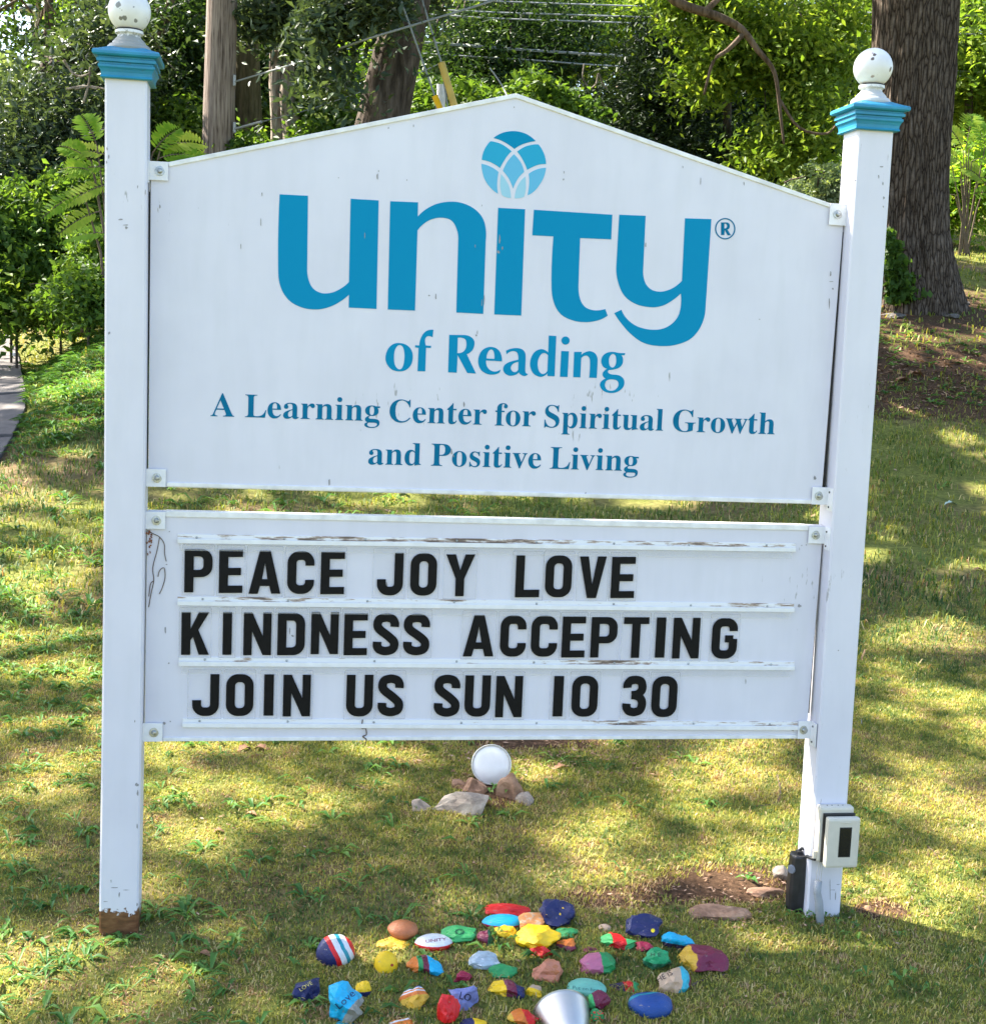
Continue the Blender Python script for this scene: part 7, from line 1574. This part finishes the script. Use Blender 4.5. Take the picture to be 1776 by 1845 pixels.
def slim(label, px, Y, w, lean, py0=480, top=-60, bark='bark_lit', ells=None, seed=1):
    bgtree(label, px, py0, Y, w, ells or [E(px+lean, -60, Y, 80, 50, 1.0)], 60, 36, .28, .14, 'mid', seed, top=top, bark=bark, lean=lean, nl=3)
slim('slim grey trunk far behind, left one of the pair near the top centre', 1078, 27, 8, -6, seed=81)
slim('slim forked tan trunk far behind, right one of the pair near the top centre', 1108, 26, 9, 16, bark='bark_pale', seed=82)
slim('pale slender trunk against the sky at the far upper left', 62, 24, 7, 8, bark='bark_pale', seed=83)

# --- broken pale stub and mossy stump beside the pole
sb = at_y(520, 480, 13.2); s = px_m(sb)
ST = empty('dead_tree', (sb.x, 13.2, gz(sb.x, 13.2)), 'pale split dead trunk between the utility pole and the leaning tree', 'tree')
trunk(ST, [(sb.x, 13.2, gz(sb.x, 13.2)-.1), at_y(514, 300, 13.2), at_y(506, 200, 13.2), at_y(500, 140, 13.2), at_y(498, 92, 13.2)], [28*s, 22*s, 15*s, 13*s, 10*s], M['bark_pale'], 40, ridge=.03)
trunk(ST, [at_y(530, 330, 13.1), at_y(528, 240, 13.05), at_y(518, 170, 13.05), at_y(522, 110, 13.1)], [18*s, 16*s, 12*s, 5*s], M['bark_pale'], 32, ridge=.03, name='split_stem')
trunk(ST, [at_y(538, 330, 13.3), at_y(542, 240, 13.3), at_y(544, 172, 13.3)], [11*s, 8*s, 4*s], M['bark_pale'], 20, ridge=.02, name='split_stem')
nb = at_y(448, 480, 14.6); s = px_m(nb)
SN = empty('tree_stump', (nb.x, 14.6, gz(nb.x, 14.6)), 'dark mossy cut trunk with a pale knot just right of the utility pole', 'tree')
M['moss_bark'] = bark_mat('mossy_bark', (.05,.045,.025), (.10,.085,.05), (.17,.14,.09))
trunk(SN, [(nb.x, 14.6, gz(nb.x, 14.6)-.1), at_y(446, 260, 14.6), at_y(445, 190, 14.6), at_y(444, 100, 14.6), at_y(443, 40, 14.6)], [27*s, 26*s, 24*s, 23*s, 20*s], M['moss_bark'], 36, ridge=.02)

# --- utility pole, hardware, wires
M['pole'] = bark_mat('weathered_pole_wood', (.06,.042,.036), (.27,.215,.19), (.42,.355,.32), 60, 2.6, .7, .012)
py_ = 12.4; p0 = at_y(390, 480, py_); s = px_m(p0)
UP = empty('utility_pole', (p0.x, py_, gz(p0.x, py_)), 'weathered grey-brown wooden utility pole rising left behind the sign', 'pole')
trunk(UP, [(p0.x, py_, gz(p0.x, py_)-.1), at_y(393, 270, py_), at_y(400, 0, py_), at_y(409, -420, py_)], [29*s, 28.5*s, 26.5*s, 25*s], M['pole'], 36, ridge=.004)
M['steel'] = simple('galvanised_steel', (.36, .37, .38), .5, .5, .15, 60)
q1, q2 = at_y(422, 147, py_-.12), at_y(422, 232, py_-.12)
for q in (q1, q2):
    MB().box(q.x-.012, q.x+.018, q.y-.02, q.y+.02, q.z-.04, q.z+.07).build('bracket', M['steel'], UP, bevel=.004)
MB().tube([q2, at_y(471, 219, py_-.4)], .014, 8).build('strut', M['steel'], UP)
def cable(pts, rad, label, mat='steel', name='cable', group=None):
    P = smooth3([Vector(p) for p in pts]); o = MB().tube(P, rad, 6).build(name, M[mat]); rebase(o); tag(o, label, 'cable', group); return o
M['cable'] = simple('grey_cable', (.20, .22, .23), .6, 0, .1, 20)
M['cable_l'] = simple('pale_cable', (.34, .36, .40), .5, 0, .1, 20)
cable([q1, at_y(535, 113, 11.4), at_y(655, 72, 9.8), at_y(770, 37, 9.6), at_y(890, 0, 9.6), at_y(1000, -40, 9.6)], .010, 'grey service cable running from the upper pole bracket up past the leaning trunk', 'cable')
cable([at_y(471, 219, py_-.4), at_y(560, 196, 12.4), at_y(650, 165, 12.6), at_y(730, 141, 12.8), at_y(800, 110, 13)], .006, 'thin cable running on from the lower pole strut across the leaning trunk', 'cable')
def guy(px0, py0, px1, py1, Y, gpx0, gpy0, gpx1, gpy1, gr, gc, label):
    g0 = at_y(gpx1, gpy1, Y); z = gz(g0.x, Y)
    T = empty('guy_wire', (g0.x, Y, z), label, 'cable')
    MB().tube([at_y(px0, py0, Y), at_y(gpx0, gpy0, Y), (g0.x+.25, Y, z)], .009, 6).build('wire', M['cable'], T)
    d = (at_y(gpx1, gpy1, Y)-at_y(gpx0, gpy0, Y)).normalized(); a = at_y(gpx0, gpy0, Y)
    MB().tube([a, a+d*1.6], gr, 12).build('guard', gc, T, smooth=True)
M['yellow1'] = simple('faded_yellow_plastic', (.62, .42, .10), .5, 0, .12, 10)
M['yellow2'] = simple('bright_yellow_plastic', (.85, .46, .01), .45, 0, .05, 10)
guy(748, -40, 795, 112, 9.9, 795, 112, 818, 190, .033, M['yellow1'], 'guy wire with long faded yellow guard behind the gable')
guy(708, -40, 783, 172, 9.8, 783, 172, 793, 196, .028, M['yellow2'], 'guy wire with short bright yellow guard end left of the longer one')
cable([at_y(882, 122, 12), at_y(905, 155, 12), at_y(920, 190, 11.8), at_y(960, 290, 11.5)], .008, 'short pale wire coming down just behind the gable peak', 'cable_l')
wpst = at_y(795, 300, 12.8); s = px_m(wpst)
WP = empty('marker_post', (wpst.x, 12.8, gz(wpst.x, 12.8)), 'white post standing behind the yellow guy guards', 'post')
MB().tube([(wpst.x, 12.8, gz(wpst.x, 12.8)-.05), at_y(795, 152, 12.8)], 8*s, 12).build('post', simple('white_post_plastic', (.62, .62, .66), .5), WP)
pl = [((730,-6),(900,2),(1070,8),(1200,12),(1330,16),(1560,22),(1760,28)), ((730,14),(900,22),(1060,27),(1180,31),(1320,38),(1560,43),(1790,52)), ((700,20),(880,32),(1050,38),(1190,43),(1330,50),(1560,56),(1790,62)),
      ((560,84),(680,91),(795,98),(960,108),(1080,117),(1260,124),(1500,128),(1800,131)), ((600,62),(780,78),(940,90),(1070,98),(1190,104),(1400,114),(1600,120),(1800,146)), ((700,70),(1000,92),(1290,108),(1400,114),(1560,121),(1700,127),(1800,129))]
nm = ['topmost','second from the top','third from the top','fourth, long one passing above the gable','fifth, sagging towards the right edge','lowest, ending at the right edge']
for p, n_ in zip(pl, nm):
    cable([at_y(a, b, 18.6) for a, b in p], .012, 'pale power line crossing behind the maple, %s' % n_, 'cable_l', 'power_line')

# street lamp, far left
sl0 = at_y(60, 300, 22.); s = px_m(sl0)
SLP = empty('street_lamp', (sl0.x, 22., gz(sl0.x, 22.)), 'dark street lamp with domed head at the upper left corner', 'street lamp')
M['lampdark'] = simple('dark_green_metal', (.04, .05, .045), .5)
MB().tube([(sl0.x, 22, gz(sl0.x, 22)), at_y(60, 28, 22)], [3*s, 2.4*s], 8).build('pole', M['lampdark'], SLP)
hp = at_y(52, 19, 22)
MB().lathe([(0,.10),(.07,.10),(.13,.06),(.17,.0),(.10,-.05),(.03,-.07)], hp, (0,0,1), 16).build('lamp_head', M['lampdark'], SLP, smooth=True)
MB().lathe([(.165,-.001),(.11,-.06),(0,-.09)], hp, (0,0,1), 16).build('lens', simple('lamp_lens', (.35,.36,.30), .3), SLP, smooth=True)

# hanging loops of vine near the evergreen
T = tube_px
V1 = MB().tube(smooth3([at_y(*p, 15) for p in [(1052,115),(1050,140),(1062,158),(1074,150),(1078,132),(1086,150),(1094,160)]]), .012, 6).build('vine', M['bark_pale']); rebase(V1); tag(V1, 'tan looping vine hanging below the power line in the centre', 'vine')
# bare curved branches by the left finial belong to the tree behind it
bt = [o for o in C.objects if o.get('label', '').startswith('dark tree between the left post')][0]
tube_px(bt, [(330,-60),(305,10),(300,45),(285,62),(262,66)], [8,7,5,4,3], 14.4, M['bark_lit'])
tube_px(bt, [(300,40),(288,25),(284,14)], [3,2.5,2], 14.4, M['bark_lit'])
for k, pts in enumerate([[(262,66),(278,72),(290,90),(310,98)], [(275,80),(300,110),(320,130)], [(262,72),(272,84),(280,110)], [(160,47),(185,50),(205,62)], [(150,70),(175,68),(195,60)]]):
    tube_px(bt, pts, [1.8, 1.2], 14.2, M['bark_pale'], 'twig')
dt_ = [o for o in C.objects if o.get('label', '').startswith('dark bluish-leaved')][0]
for k, pts in enumerate([[(115,108),(130,130),(145,137),(165,130)], [(120,160),(150,155),(175,160)], [(150,185),(160,150),(162,120)], [(135,160),(158,155),(190,160)], [(150,248),(165,238),(190,232)]]):
    tube_px(dt_, pts, [2.4, 1.4], 11.4, M['bark_pale'], 'twig')
